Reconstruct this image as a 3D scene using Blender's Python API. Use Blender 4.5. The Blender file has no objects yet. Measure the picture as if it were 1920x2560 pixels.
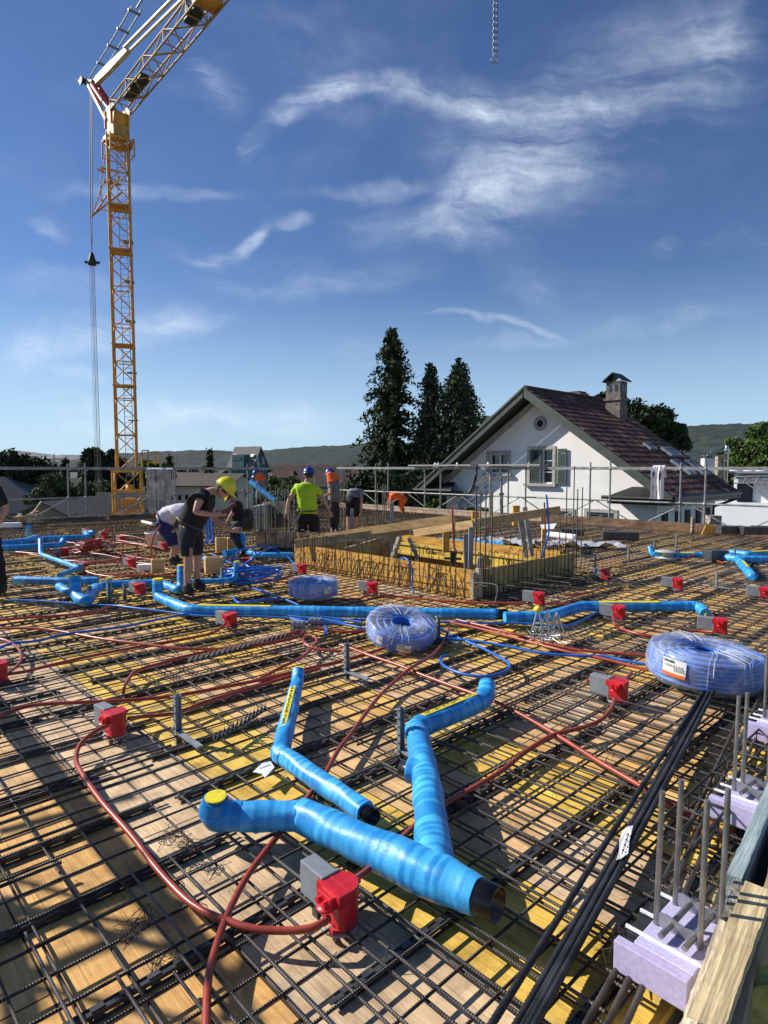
import bpy, bmesh, math, random
import numpy as np
from mathutils import Vector, Matrix
R = math.radians
random.seed(7); rng = np.random.default_rng(7)
scene = bpy.context.scene

# ------------------------------------------------------------------ camera
FPX, CXP, CYP, CH = 1560.0, 960.0, 1280.0, 1.6
PITCH = math.atan(108.0 / FPX)
cam_d = bpy.data.cameras.new('camera'); cam = bpy.data.objects.new('camera', cam_d)
scene.collection.objects.link(cam); scene.camera = cam
cam.location = (0, 0, CH); cam.rotation_euler = (R(90) - PITCH, 0, 0)
cam_d.sensor_fit = 'VERTICAL'; cam_d.sensor_height = 36; cam_d.lens = FPX / 2560 * 36
cam_d.clip_start = 0.05; cam_d.clip_end = 90000
CP, SP = math.cos(PITCH), math.sin(PITCH)

def ray(px, py):
    u = (px - CXP) / FPX; v = (CYP - py) / FPX
    return Vector((u, CP + v * SP, -SP + v * CP))
def G(px, py, z=0.0):                      # photo pixel -> point of the plane at height z
    d = ray(px, py); t = (z - CH) / d.z
    return Vector((d.x * t, d.y * t, z))
def J(px, py, Y):                          # photo pixel -> point at distance Y in front
    d = ray(px, py); t = Y / d.y
    return Vector((d.x * t, Y, CH + d.z * t))
def JP(px, py, P0, n):                     # photo pixel -> point on a vertical plane
    d = ray(px, py); o = Vector((0, 0, CH)); t = (Vector(P0) - o).dot(n) / d.dot(n)
    return o + d * t
ANG = R(43.6)                              # the building's grid
A = Vector((-math.sin(ANG), math.cos(ANG), 0)); B = Vector((math.cos(ANG), math.sin(ANG), 0))
def AB(a, b, z=0.0): return A * a + B * b + Vector((0, 0, z))
def toab(p): return p.dot(A), p.dot(B)

# ------------------------------------------------------------------ sun, sky, exposure
SUN_EL, SDX, SDY = R(34), 0.955, -0.296    # shadows fall to the right and a little towards us
sd = bpy.data.lights.new('sun', 'SUN'); sun = bpy.data.objects.new('sun', sd)
scene.collection.objects.link(sun)
sd.energy = 5.0; sd.angle = R(0.53); sd.color = (1.0, 0.95, 0.87)
sun_to = Vector((-SDX * math.cos(SUN_EL), -SDY * math.cos(SUN_EL), math.sin(SUN_EL))).normalized()
sun.rotation_euler = sun_to.to_track_quat('Z', 'Y').to_euler()
scene.view_settings.view_transform = 'Standard'; scene.view_settings.look = 'None'
scene.view_settings.exposure = 0.35; scene.view_settings.gamma = 1.0
scene.render.engine = 'CYCLES'
scene.cycles.use_denoising = True
scene.cycles.max_bounces = 6; scene.cycles.diffuse_bounces = 2; scene.cycles.glossy_bounces = 3
scene.cycles.transparent_max_bounces = 12; scene.cycles.volume_bounces = 0
scene.cycles.caustics_reflective = False; scene.cycles.caustics_refractive = False

world = bpy.data.worlds.new('World'); scene.world = world; world.use_nodes = True
wt = world.node_tree; wt.nodes.clear()
def wn(t, **k):
    n = wt.nodes.new(t)
    for a, v in k.items(): setattr(n, a, v)
    return n
def wl(a, b): wt.links.new(a, b)
def wmath(op, a, b=None, c=None, clamp=False):
    n = wn('ShaderNodeMath', operation=op); n.use_clamp = clamp
    for i, v in enumerate((a, b, c)):
        if v is None: continue
        if isinstance(v, (int, float)): n.inputs[i].default_value = v
        else: wl(v, n.inputs[i])
    return n.outputs[0]
wout = wn('ShaderNodeOutputWorld'); wbg = wn('ShaderNodeBackground')
sky = wn('ShaderNodeTexSky', sky_type='NISHITA'); sky.sun_disc = False
sky.sun_elevation = SUN_EL; sky.sun_rotation = math.atan2(sun_to.x, sun_to.y)
sky.altitude = 500; sky.air_density = 1.0; sky.dust_density = 0.1; sky.ozone_density = 5.0
wbg.inputs['Strength'].default_value = 0.082
tc = wn('ShaderNodeTexCoord'); sep = wn('ShaderNodeSeparateXYZ'); wl(tc.outputs['Generated'], sep.inputs[0])
ysafe = wmath('MAXIMUM', wmath('ABSOLUTE', sep.outputs[1]), 0.12)
cu = wmath('DIVIDE', sep.outputs[0], ysafe); cv = wmath('DIVIDE', sep.outputs[2], ysafe)
cmb = wn('ShaderNodeCombineXYZ'); wl(cu, cmb.inputs[0]); wl(cv, cmb.inputs[1]); wl(wmath('MULTIPLY', wmath('SIGN', sep.outputs[1]), 0.7), cmb.inputs[2])
def wnoise(vec, scale, detail=5, rough=0.6, dist=0.0):
    n = wn('ShaderNodeTexNoise'); n.inputs['Scale'].default_value = scale; n.inputs['Detail'].default_value = detail
    n.inputs['Roughness'].default_value = rough; n.inputs['Distortion'].default_value = dist
    wl(vec, n.inputs['Vector']); return n
def wvm(op, a, b=None, sc=None):
    n = wn('ShaderNodeVectorMath', operation=op); wl(a, n.inputs[0])
    if b is not None:
        if isinstance(b, tuple): n.inputs[1].default_value = b
        else: wl(b, n.inputs[1])
    if sc is not None: n.inputs['Scale'].default_value = sc
    return n.outputs[0]
nz = wnoise(cmb.outputs[0], 3.2, 4, 0.6); nz2 = wnoise(cmb.outputs[0], 14, 4, 0.6)
warp = wvm('SCALE', wvm('SUBTRACT', nz.outputs['Color'], (0.5, 0.5, 0.5)), sc=0.14)
warp2 = wvm('SCALE', wvm('SUBTRACT', nz2.outputs['Color'], (0.5, 0.5, 0.5)), sc=0.012)
cw = wvm('ADD', wvm('ADD', cmb.outputs[0], warp), warp2)
cw = wvm('MULTIPLY', cw, (1, 1, 0))
STROKES = [  # cirrus: from, to (photo px), half width, strength
 (608,370,650,290,20,.75),(640,300,760,235,24,.75),(730,240,900,200,26,.8),(860,205,1130,215,26,.8),(1080,215,1330,260,40,.6),
 (1250,260,1600,180,70,.34),(1450,250,1920,60,110,.26),(1700,120,1920,70,60,.28),(1300,330,1600,300,90,.36),(1000,330,1450,330,90,.24),
 (1090,560,1300,440,75,.52),(1000,550,1200,590,42,.45),(760,470,1080,450,17,.6),(1080,450,1250,500,36,.42),(850,520,1050,560,50,.28),
 (1200,470,1500,380,80,.34),(470,170,560,215,16,.55),(470,215,620,200,40,.22),(490,650,600,620,13,.8),(600,625,690,545,16,.65),(360,630,860,700,34,.26),(700,545,790,530,14,.5),
 (560,690,1100,670,40,.2),(100,480,600,455,18,.45),(50,545,140,590,18,.5),(0,880,260,820,42,.55),(180,850,600,765,30,.5),(0,900,120,880,30,.4),(0,720,300,700,40,.22),
 (115,915,250,932,13,.7),(0,1050,500,1030,36,.5),(250,1010,810,1035,26,.55),(150,985,500,1015,20,.4),(560,1060,900,1050,25,.35),
 (1060,800,1400,838,7,.55),(1140,890,1400,850,14,.45),(1450,825,1900,755,24,.42),(1590,612,1690,570,14,.5),(1740,585,1950,560,20,.45),(1240,755,1400,760,20,.2),(820,880,1000,890,30,.22),
]
acc = None
for (x1, y1, x2, y2, w, s) in STROKES:
    r1, r2 = ray(x1, y1), ray(x2, y2)
    p1 = Vector((r1.x / r1.y, r1.z / r1.y)); p2 = Vector((r2.x / r2.y, r2.z / r2.y))
    c = (p1 + p2) / 2; d = p2 - p1
    m = wn('ShaderNodeMapping', vector_type='TEXTURE')
    m.inputs['Location'].default_value = (c.x, c.y, 0); m.inputs['Rotation'].default_value = (0, 0, math.atan2(d.y, d.x))
    m.inputs['Scale'].default_value = (d.length * 0.74, w * 2.05 / FPX, 1); wl(cw, m.inputs['Vector'])
    ln = wn('ShaderNodeVectorMath', operation='LENGTH'); wl(m.outputs[0], ln.inputs[0])
    mr = wn('ShaderNodeMapRange', interpolation_type='SMOOTHERSTEP'); wl(ln.outputs['Value'], mr.inputs['Value'])
    mr.inputs['From Min'].default_value = 1.0; mr.inputs['From Max'].default_value = 0.0
    mr.inputs['To Min'].default_value = 0.0; mr.inputs['To Max'].default_value = s
    acc = mr.outputs[0] if acc is None else wmath('ADD', acc, mr.outputs[0])
mp = wn('ShaderNodeMapping'); mp.inputs['Rotation'].default_value = (0, 0, R(-20)); mp.inputs['Scale'].default_value = (2.6, 12.0, 1)
wl(cw, mp.inputs['Vector'])
streak = wnoise(mp.outputs[0], 1.0, 12, 0.62, 0.2); fine = wnoise(cw, 7.0, 9, 0.72, 0.2)
tex = wmath('ADD', wmath('MULTIPLY', wmath('SUBTRACT', streak.outputs['Fac'], 0.40), 4.0, clamp=True), 0.08)
tex = wmath('MULTIPLY', tex, wmath('ADD', wmath('MULTIPLY', wmath('SUBTRACT', fine.outputs['Fac'], 0.32, clamp=True), 3.2), 0.25))
veil = wnoise(cmb.outputs[0], 2.2, 5, 0.55, 0.5)
veilv = wmath('MULTIPLY', wmath('SUBTRACT', veil.outputs['Fac'], 0.46, clamp=True), 0.7)
cov = wmath('ADD', wmath('MULTIPLY', acc, tex), wmath('MULTIPLY', veilv, tex), clamp=True)
upm = wn('ShaderNodeMapRange'); wl(sep.outputs[2], upm.inputs['Value'])
upm.inputs['From Min'].default_value = 0.0; upm.inputs['From Max'].default_value = 0.04
cov = wmath('MULTIPLY', wmath('MULTIPLY', cov, upm.outputs[0]), 0.86)
mixc = wn('ShaderNodeMix', data_type='RGBA')
hs = wn('ShaderNodeHueSaturation'); hs.inputs['Hue'].default_value = 0.508; hs.inputs['Saturation'].default_value = 1.07; hs.inputs['Value'].default_value = 1.0
wl(sky.outputs[0], hs.inputs['Color'])
hzr = wn('ShaderNodeMapRange', interpolation_type='SMOOTHSTEP'); wl(sep.outputs[2], hzr.inputs['Value'])
hzr.inputs['From Min'].default_value = 0.30; hzr.inputs['From Max'].default_value = -0.02; hzr.inputs['To Max'].default_value = 0.80
hzm = wn('ShaderNodeMix', data_type='RGBA'); wl(hzr.outputs[0], hzm.inputs['Factor']); wl(hs.outputs[0], hzm.inputs[6]); hzm.inputs[7].default_value = (5.0, 7.2, 9.4, 1)
wl(cov, mixc.inputs['Factor']); wl(hzm.outputs[2], mixc.inputs[6]); mixc.inputs[7].default_value = (8.6, 9.6, 11.0, 1)
wl(mixc.outputs[2], wbg.inputs['Color']); wl(wbg.outputs[0], wout.inputs['Surface'])

# ------------------------------------------------------------------ materials
MATS = {}
def mat(name, col=(.5,.5,.5), rough=0.7, metal=0.0, var=0.15, vscale=8.0, bump=0.0, bscale=40.0, col2=None, spec=None, stretch=None, coat=0.0, along=None):
    if name in MATS: return MATS[name]
    m = bpy.data.materials.new(name); m.use_nodes = True; t = m.node_tree; b = t.nodes['Principled BSDF']
    b.inputs['Roughness'].default_value = rough; b.inputs['Metallic'].default_value = metal
    if spec is not None: b.inputs['Specular IOR Level'].default_value = spec
    if coat: b.inputs['Coat Weight'].default_value = coat; b.inputs['Coat Roughness'].default_value = 0.15
    tcn = t.nodes.new('ShaderNodeTexCoord'); v = tcn.outputs['Object']
    if along is not None:
        mpn = t.nodes.new('ShaderNodeMapping'); mpn.vector_type = 'TEXTURE'; mpn.inputs['Rotation'].default_value = (0, 0, along); mpn.inputs['Scale'].default_value = (14, 1, 1)
        t.links.new(v, mpn.inputs['Vector']); v = mpn.outputs[0]
    if stretch:
        mpn = t.nodes.new('ShaderNodeMapping'); mpn.inputs['Scale'].default_value = stretch
        t.links.new(v, mpn.inputs['Vector']); v = mpn.outputs[0]
    n = t.nodes.new('ShaderNodeTexNoise'); n.inputs['Scale'].default_value = vscale; n.inputs['Detail'].default_value = 6; n.inputs['Roughness'].default_value = 0.65
    t.links.new(v, n.inputs['Vector'])
    r = t.nodes.new('ShaderNodeValToRGB'); c = list(col)
    d = col2 if col2 else [x * (1 - var * 1.6) for x in c]
    l = [min(1, x * (1 + var)) for x in c]
    r.color_ramp.elements[0].position = 0.36; r.color_ramp.elements[1].position = 0.64
    r.color_ramp.elements[0].color = (*d, 1); r.color_ramp.elements[1].color = (*l, 1)
    t.links.new(n.outputs['Fac'], r.inputs['Fac']); t.links.new(r.outputs[0], b.inputs['Base Color'])
    if bump:
        n2 = t.nodes.new('ShaderNodeTexNoise'); n2.inputs['Scale'].default_value = bscale; n2.inputs['Detail'].default_value = 5
        t.links.new(v, n2.inputs['Vector'])
        bp = t.nodes.new('ShaderNodeBump'); bp.inputs['Strength'].default_value = bump; bp.inputs['Distance'].default_value = 0.02
        t.links.new(n2.outputs['Fac'], bp.inputs['Height']); t.links.new(bp.outputs[0], b.inputs['Normal'])
    MATS[name] = m; return m
def bsdf(m): return m.node_tree.nodes['Principled BSDF']

def ribbed(name, col, direction, pitch, rough=0.45, metal=0.6, strength=0.6):
    m = mat(name, col, rough, metal, 0.35, 5.0); t = m.node_tree; b = bsdf(m)
    g = t.nodes.new('ShaderNodeNewGeometry'); vm = t.nodes.new('ShaderNodeVectorMath'); vm.operation = 'DOT_PRODUCT'
    t.links.new(g.outputs['Position'], vm.inputs[0]); vm.inputs[1].default_value = direction
    s = t.nodes.new('ShaderNodeMath'); s.operation = 'MULTIPLY'; s.inputs[1].default_value = 2 * math.pi / pitch
    t.links.new(vm.outputs['Value'], s.inputs[0])
    sn = t.nodes.new('ShaderNodeMath'); sn.operation = 'SINE'; t.links.new(s.outputs[0], sn.inputs[0])
    bp = t.nodes.new('ShaderNodeBump'); bp.inputs['Strength'].default_value = strength; bp.inputs['Distance'].default_value = 0.003
    t.links.new(sn.outputs[0], bp.inputs['Height']); t.links.new(bp.outputs[0], b.inputs['Normal'])
    return m

STEEL_A = ribbed('rebar_steel_a_lit', (0.14, 0.125, 0.115), A, 0.009)  # paler than the cross bars: their sunlit gleam is put into the colour
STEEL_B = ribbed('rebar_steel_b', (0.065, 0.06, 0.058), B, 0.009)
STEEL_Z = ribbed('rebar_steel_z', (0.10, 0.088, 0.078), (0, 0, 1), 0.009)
STEEL_DARK = mat('rebar_dark', (0.045, 0.045, 0.05), 0.5, 0.5, 0.35, 9)
STAINLESS = mat('stainless_bar', (0.33, 0.32, 0.31), 0.42, 0.75, 0.2, 12)
WIRE = mat('tying_wire', (0.06, 0.04, 0.035), 0.6, 0.4, 0.3)
PLAST_DK = mat('black_plastic', (0.050, 0.053, 0.058), 0.5, 0, 0.3, 14)
PLAST_GR = mat('grey_plastic', (0.26, 0.28, 0.30), 0.5, 0, 0.12, 10)
GREYBOX = mat('grey_housing', (0.22, 0.24, 0.26), 0.55, 0, 0.1, 12)
REDBOX = mat('red_plastic', (0.62, 0.018, 0.03), 0.38, 0, 0.15, 10, bump=0.05)
REDPIPE = mat('red_conduit', (0.36, 0.055, 0.03), 0.33, 0, 0.18, 5)
BLUEPIPE = mat('blue_conduit', (0.015, 0.14, 0.55), 0.35, 0, 0.18, 6)
YEL_TAPE = mat('yellow_tape', (0.80, 0.68, 0.03), 0.5, 0, 0.1, 20)
BLACKPIPE = mat('black_pipe', (0.012, 0.012, 0.013), 0.3, 0, 0.2)
TIMBER = mat('new_timber', (0.62, 0.40, 0.17), 0.75, 0, 0.22, 5, bump=0.15, stretch=(1, 1, 5))
TIMBER_OLD = mat('weathered_timber', (0.40, 0.33, 0.22), 0.85, 0, 0.35, 9, bump=0.5, col2=(0.17, 0.14, 0.10))
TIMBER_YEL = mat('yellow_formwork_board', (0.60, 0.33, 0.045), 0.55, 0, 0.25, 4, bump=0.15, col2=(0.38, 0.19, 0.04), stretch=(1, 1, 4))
GALV = mat('galvanised_tube', (0.27, 0.28, 0.28), 0.5, 0.4, 0.22, 6)
CRANE = mat('crane_yellow', (0.62, 0.29, 0.035), 0.55, 0, 0.22, 1.2, col2=(0.40, 0.17, 0.03))
CRANE_PALE = mat('crane_sunbleached', (0.70, 0.52, 0.30), 0.5, 0, 0.18, 1.5)
WHITE = mat('white_foam', (0.78, 0.78, 0.80), 0.8, 0, 0.06, 10, bump=0.1)
FILM = mat('cling_film', (0.75, 0.78, 0.85), 0.3, 0, 0.1, 10)

# ------------------------------------------------------------------ helpers
COL = scene.collection
class MB:
    """collects shapes and links them as one mesh object"""
    def __init__(s): s.v = []; s.f = []; s.sm = []
    def add(s, vs, fs, smooth=False):
        o = len(s.v); s.v.extend([tuple(p) for p in vs]); s.f.extend([tuple(i + o for i in f) for f in fs]); s.sm.extend([smooth] * len(fs))
    def box(s, c, size, ax=None, ch=0.0):
        ax = ax or (Vector((1, 0, 0)), Vector((0, 1, 0)), Vector((0, 0, 1)))
        c = Vector(c); h = [x / 2 for x in size]
        if ch <= 0:
            vs = [c + ax[0] * (i * h[0]) + ax[1] * (j * h[1]) + ax[2] * (k * h[2]) for i in (-1, 1) for j in (-1, 1) for k in (-1, 1)]
            s.add(vs, [(0, 1, 3, 2), (4, 6, 7, 5), (0, 4, 5, 1), (2, 3, 7, 6), (0, 2, 6, 4), (1, 5, 7, 3)])
        else:
            bm = bmesh.new(); bmesh.ops.create_cube(bm, size=1)
            for v in bm.verts: v.co = Vector((v.co.x * size[0], v.co.y * size[1], v.co.z * size[2]))
            bmesh.ops.bevel(bm, geom=bm.edges[:], offset=ch, segments=2, affect='EDGES', profile=0.5)
            bm.verts.ensure_lookup_table()
            vs = [c + ax[0] * v.co.x + ax[1] * v.co.y + ax[2] * v.co.z for v in bm.verts]
            s.add(vs, [[v.index for v in f.verts] for f in bm.faces]); bm.free()
    def bar(s, p, q, w, h=None, up=None):                       # rectangular beam from p to q
        p, q = Vector(p), Vector(q); d = q - p; L = d.length; d = d / L
        up = Vector(up or (0, 0, 1))
        if abs(d.dot(up)) > 0.98: up = Vector((1, 0, 0))
        x = d.cross(up).normalized(); z = x.cross(d)
        s.box((p + q) / 2, (w, L, h or w), (x, d, z))
    def tube(s, pts, r, n=8, cap=True, smooth=True):
        pts = [Vector(p) for p in pts]; m = len(pts)
        rs = r if hasattr(r, '__len__') else [r] * m
        tang = [(pts[min(i + 1, m - 1)] - pts[max(i - 1, 0)]).normalized() for i in range(m)]
        t0 = tang[0]; up = Vector((0, 0, 1)) if abs(t0.z) < 0.9 else Vector((1, 0, 0))
        x = t0.cross(up).normalized(); vs = []
        for i in range(m):
            t = tang[i]; x = (x - t * x.dot(t)).normalized(); y = t.cross(x)
            for k in range(n):
                a = 2 * math.pi * k / n; vs.append(pts[i] + (x * math.cos(a) + y * math.sin(a)) * rs[i])
        fs = [(i * n + k, i * n + (k + 1) % n, (i + 1) * n + (k + 1) % n, (i + 1) * n + k) for i in range(m - 1) for k in range(n)]
        s.add(vs, fs, smooth)
        if cap:
            s.add(vs[:n], [tuple(range(n))[::-1]]); s.add(vs[-n:], [tuple(range(n))])
    def disc(s, c, r, n=20, nrm=(0, 0, 1), th=0.0):
        nrm = Vector(nrm).normalized(); c = Vector(c)
        s.tube([c - nrm * th / 2, c + nrm * (th / 2 + 1e-4)], r, n, True, False)
    def lathe(s, c, prof, n=28, ax=None, smooth=True):           # profile of (radius, height)
        c = Vector(c); ax = ax or (Vector((1, 0, 0)), Vector((0, 1, 0)), Vector((0, 0, 1)))
        vs = [c + ax[0] * (r * math.cos(2 * math.pi * k / n)) + ax[1] * (r * math.sin(2 * math.pi * k / n)) + ax[2] * h for r, h in prof for k in range(n)]
        s.add(vs, [(i * n + k, i * n + (k + 1) % n, (i + 1) * n + (k + 1) % n, (i + 1) * n + k) for i in range(len(prof) - 1) for k in range(n)], smooth)
    def poly(s, pts, th, nrm):                                   # extruded polygon
        nrm = Vector(nrm).normalized() * th; n = len(pts); pts = [Vector(p) for p in pts]
        vs = pts + [p + nrm for p in pts]
        s.add(vs, [tuple(range(n))[::-1], tuple(range(n, 2 * n))] + [(i, (i + 1) % n, n + (i + 1) % n, n + i) for i in range(n)])
    def build(s, name, m, parent=None, **tags):
        me = bpy.data.meshes.new(name); me.from_pydata(s.v, [], s.f); me.materials.append(m)
        if any(s.sm): me.polygons.foreach_set('use_smooth', s.sm)
        me.update(); o = bpy.data.objects.new(name, me); COL.objects.link(o)
        if parent:
            o.parent = parent
            o.matrix_parent_inverse = parent_inv(parent)
        tag(o, **tags); return o
def parent_inv(p):
    if p.type == 'EMPTY': return Matrix.LocRotScale(p.location, p.rotation_euler, p.scale).inverted()
    return Matrix.Identity(4)
def tag(o, label=None, cat=None, group=None, kind=None):
    if label: o['label'] = label
    if cat: o['category'] = cat
    if group: o['group'] = group
    if kind: o['kind'] = kind
    return o
def thing(name, label, cat, loc=(0, 0, 0), rz=0.0, group=None):
    o = bpy.data.objects.new(name, None); COL.objects.link(o); o.location = loc; o.rotation_euler = (0, 0, rz)
    o.empty_display_size = 0.1
    return tag(o, label, cat, group)
def local_build(mb, name, m, parent, **t):                       # the mesh is already in the thing's own frame
    me = bpy.data.meshes.new(name); me.from_pydata(mb.v, [], mb.f); me.materials.append(m)
    if any(mb.sm): me.polygons.foreach_set('use_smooth', mb.sm)
    me.update(); o = bpy.data.objects.new(name, me); COL.objects.link(o); o.parent = parent; tag(o, **t); return o
def dup(root, loc, rz, label=None, group=None):
    def cp(o, par):
        c = o.copy(); COL.objects.link(c); c.parent = par
        for ch in [x for x in o.children]: cp(ch, c)
        return c
    r = cp(root, None); r.location = loc; r.rotation_euler = (0, 0, rz)
    if label: r['label'] = label
    if group: r['group'] = group
    return r
def spline(pts, step=0.04, closed=False):                        # catmull-rom
    P = [Vector(p) for p in pts]; out = []; n = len(P)
    for i in range(n - 1):
        p0, p1, p2, p3 = P[max(i - 1, 0)], P[i], P[i + 1], P[min(i + 2, n - 1)]
        k = max(2, min(60, int((p2 - p1).length / step)))
        for j in range(k):
            t = j / k
            out.append(0.5 * ((2 * p1) + (p2 - p0) * t + (2 * p0 - 5 * p1 + 4 * p2 - p3) * t * t + (3 * p1 - p0 - 3 * p2 + p3) * t ** 3))
    out.append(P[-1]); return out
def fillet(pts, r, step=0.012):                                  # polyline with rounded corners, evenly resampled
    P = [Vector(p) for p in pts]; out = [P[0]]
    for i in range(1, len(P) - 1):
        a, b, c = P[i - 1], P[i], P[i + 1]; u = (a - b); w = (c - b)
        d = min(r, u.length * 0.48, w.length * 0.48); p, q = b + u.normalized() * d, b + w.normalized() * d
        for j in range(9):
            t = j / 8; out.append(p * (1 - t) ** 2 + b * 2 * t * (1 - t) + q * t * t)
    out.append(P[-1]); res = [out[0]]; 
    for i in range(1, len(out)):
        seg = (out[i] - out[i - 1]); k = max(1, int(seg.length / step))
        for j in range(1, k + 1): res.append(out[i - 1] + seg * (j / k))
    return res
def foliage(name, m, centers, sizes, parent=None, aspect=1.0, **tags):
    n = len(centers); C = np.asarray(centers, dtype=np.float64); S = np.asarray(sizes)[:, None]
    a = rng.normal(size=(n, 3)); a /= np.linalg.norm(a, axis=1)[:, None]
    b = np.cross(a, rng.normal(size=(n, 3))); b /= np.linalg.norm(b, axis=1)[:, None]
    q = np.stack([C - a * S, C - b * S * 0.5 * aspect, C + a * S, C + b * S * 0.5 * aspect], axis=1).reshape(-1, 3)
    me = bpy.data.meshes.new(name); me.vertices.add(n * 4); me.vertices.foreach_set('co', q.ravel())
    me.loops.add(n * 4); me.loops.foreach_set('vertex_index', np.arange(n * 4)); me.polygons.add(n)
    me.polygons.foreach_set('loop_start', np.arange(0, n * 4, 4)); me.polygons.foreach_set('loop_total', np.full(n, 4))
    me.materials.append(m); me.update(); me.validate()
    o = bpy.data.objects.new(name, me); COL.objects.link(o); o.parent = parent; tag(o, **tags); return o
# ================================================================== the setting
def struct(o): o['kind'] = 'structure'; return o
GZ = -7.0                                                        # street level below the deck
def terrain(name, m, x0, x1, y0, y1, nx, ny, hf):
    xs = np.linspace(x0, x1, nx); ys = np.linspace(y0, y1, ny); X, Y = np.meshgrid(xs, ys); Z = hf(X, Y)
    vs = np.stack([X, Y, Z], -1).reshape(-1, 3)
    mb = MB(); mb.v = [tuple(p) for p in vs]
    mb.f = [(j * nx + i, j * nx + i + 1, (j + 1) * nx + i + 1, (j + 1) * nx + i) for j in range(ny - 1) for i in range(nx - 1)]
    mb.sm = [True] * len(mb.f); return struct(mb.build(name, m))
m_ground = mat('grass_and_gravel', (0.10, 0.12, 0.05), 0.95, 0, 0.4, 0.06, col2=(0.16, 0.15, 0.12))
gm = MB(); gm.add([(-34000, -600, GZ), (34000, -600, GZ), (34000, 34000, GZ), (-34000, 34000, GZ)], [(0, 1, 2, 3)])
struct(gm.build('ground', m_ground))
def fbm(X, Y, f, o=5, seed=0):
    r = np.random.default_rng(seed); z = 0; a = 1
    for i in range(o):
        for k in range(4):
            th = r.uniform(0, 6.28); ph = r.uniform(0, 6.28); z = z + a * np.sin((X * math.cos(th) + Y * math.sin(th)) * f * r.uniform(.7, 1.4) + ph) / 4
        f *= 2.1; a *= 0.5
    return z
m_forest = mat('forest_cover', (0.020, 0.034, 0.024), 0.95, 0, 0.5, 0.05, bump=0, col2=(0.004, 0.010, 0.010))
# hills: the skyline is given as (photo x, photo y) at one distance
def hill(name, m, D, prof, depth, rough, seed, x0, x1, nx=420, ny=60, fs=1.0):
    px = np.array([p[0] for p in prof]); py = np.array([p[1] for p in prof])
    def hf(X, Y):
        pxs = CXP + X / D * FPX; top = (1172 - np.interp(pxs, px, py)) / FPX * D + CH - GZ
        t = np.clip((Y - (D - depth)) / depth, 0, 1.0); s = np.sin(t * math.pi / 2) ** 1.3
        back = np.clip((Y - D) / (depth * 0.4), 0, 1); s = np.where(Y > D, 1.0, s)
        X = X * (2200 / D if D > 9000 else 1); Y = Y * (2200 / D if D > 9000 else 1); tree = fbm(X, Y, 0.02, 4, seed) * rough + fbm(X, Y, 0.16, 3, seed + 1) * rough * 0.55
        return GZ + (top * s * (1 - back * 0.5) + tree * np.clip(s * 3, 0, 1)) - 2 * (1 - s)
    return terrain(name, m, x0, x1, D - depth, D + depth * 0.4, nx, ny, hf)
hill('hills', m_forest, 2200, [(-400, 1172), (200, 1168), (262, 1160), (300, 1152), (360, 1140), (420, 1131), (480, 1130), (560, 1128), (640, 1133), (700, 1127), (780, 1120), (860, 1116), (920, 1112), (1100, 1108), (1300, 1100), (2400, 1100)], 1000, 4.0, 3, -1900, 1500)
hill('hills', m_forest, 1300, [(900, 1172), (1500, 1120), (1600, 1078), (1680, 1069), (1760, 1067), (1860, 1068), (1900, 1074), (2100, 1090), (2500, 1090)], 700, 3.2, 9, 300, 1300)
m_alps = mat('mountain_rock', (0.20, 0.21, 0.22), 0.95, 0, 0.2, 0.001)
hill('mountains', m_alps, 30000, [(-300, 1135), (-100, 1130), (0, 1133), (60, 1129), (100, 1133), (150, 1140), (230, 1136), (300, 1143), (420, 1150), (700, 1160), (1000, 1168)], 6000, 60.0, 21, -30000, 4000, 300, 40)

# ------------------------------------------------------------------ deck
A0, A1, B0, B1 = 0.70, 19.9, -4.0, 16.2
WC = G(1185, 1500); wa, wb = toab(WC)                            # front corner of the shaft opening
WA1, WB1 = wa + 3.66, wb + 2.3
mdk = bpy.data.materials.new('formwork_panels'); mdk.use_nodes = True
t = mdk.node_tree; b_ = bsdf(mdk)
def N(tp, **k):
    n = t.nodes.new(tp)
    for a, v in k.items(): setattr(n, a, v)
    return n
L = t.links.new
def mth(op, a, b=None, c=None, clamp=False):
    n = N('ShaderNodeMath', operation=op); n.use_clamp = clamp
    for i, v in enumerate((a, b, c)):
        if v is None: continue
        if isinstance(v, (int, float)): n.inputs[i].default_value = v
        else: L(v, n.inputs[i])
    return n.outputs[0]
tcn = N('ShaderNodeTexCoord'); sp = N('ShaderNodeSeparateXYZ'); L(tcn.outputs['Object'], sp.inputs[0])   # x = along B, y = along A
PW, PL_ = 0.5, 2.0
row = mth('FLOOR', mth('DIVIDE', sp.outputs[0], PW)); shift = mth('MULTIPLY', mth('MODULO', mth('ABSOLUTE', row), 3.0), 0.7)
ya = mth('ADD', sp.outputs[1], shift); colm = mth('FLOOR', mth('DIVIDE', ya, PL_))
cc = N('ShaderNodeCombineXYZ'); L(row, cc.inputs[0]); L(colm, cc.inputs[1])
wnz = N('ShaderNodeTexWhiteNoise', noise_dimensions='3D'); L(cc.outputs[0], wnz.inputs['Vector'])
rp = N('ShaderNodeValToRGB'); rp.color_ramp.interpolation = 'CONSTANT'
cols = [(0.0, (0.62, 0.44, 0.26)), (0.24, (0.64, 0.40, 0.18)), (0.42, (0.66, 0.37, 0.12)), (0.50, (0.70, 0.42, 0.12)), (0.62, (0.74, 0.47, 0.09)), (0.84, (0.66, 0.42, 0.18))]
while len(rp.color_ramp.elements) < len(cols): rp.color_ramp.elements.new(0.5)
for e, (p, c) in zip(rp.color_ramp.elements, cols): e.position = p; e.color = (*c, 1)
lf = N('ShaderNodeTexNoise'); lf.inputs['Scale'].default_value = 0.42; lf.inputs['Detail'].default_value = 2; L(tcn.outputs['Object'], lf.inputs['Vector'])
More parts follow.
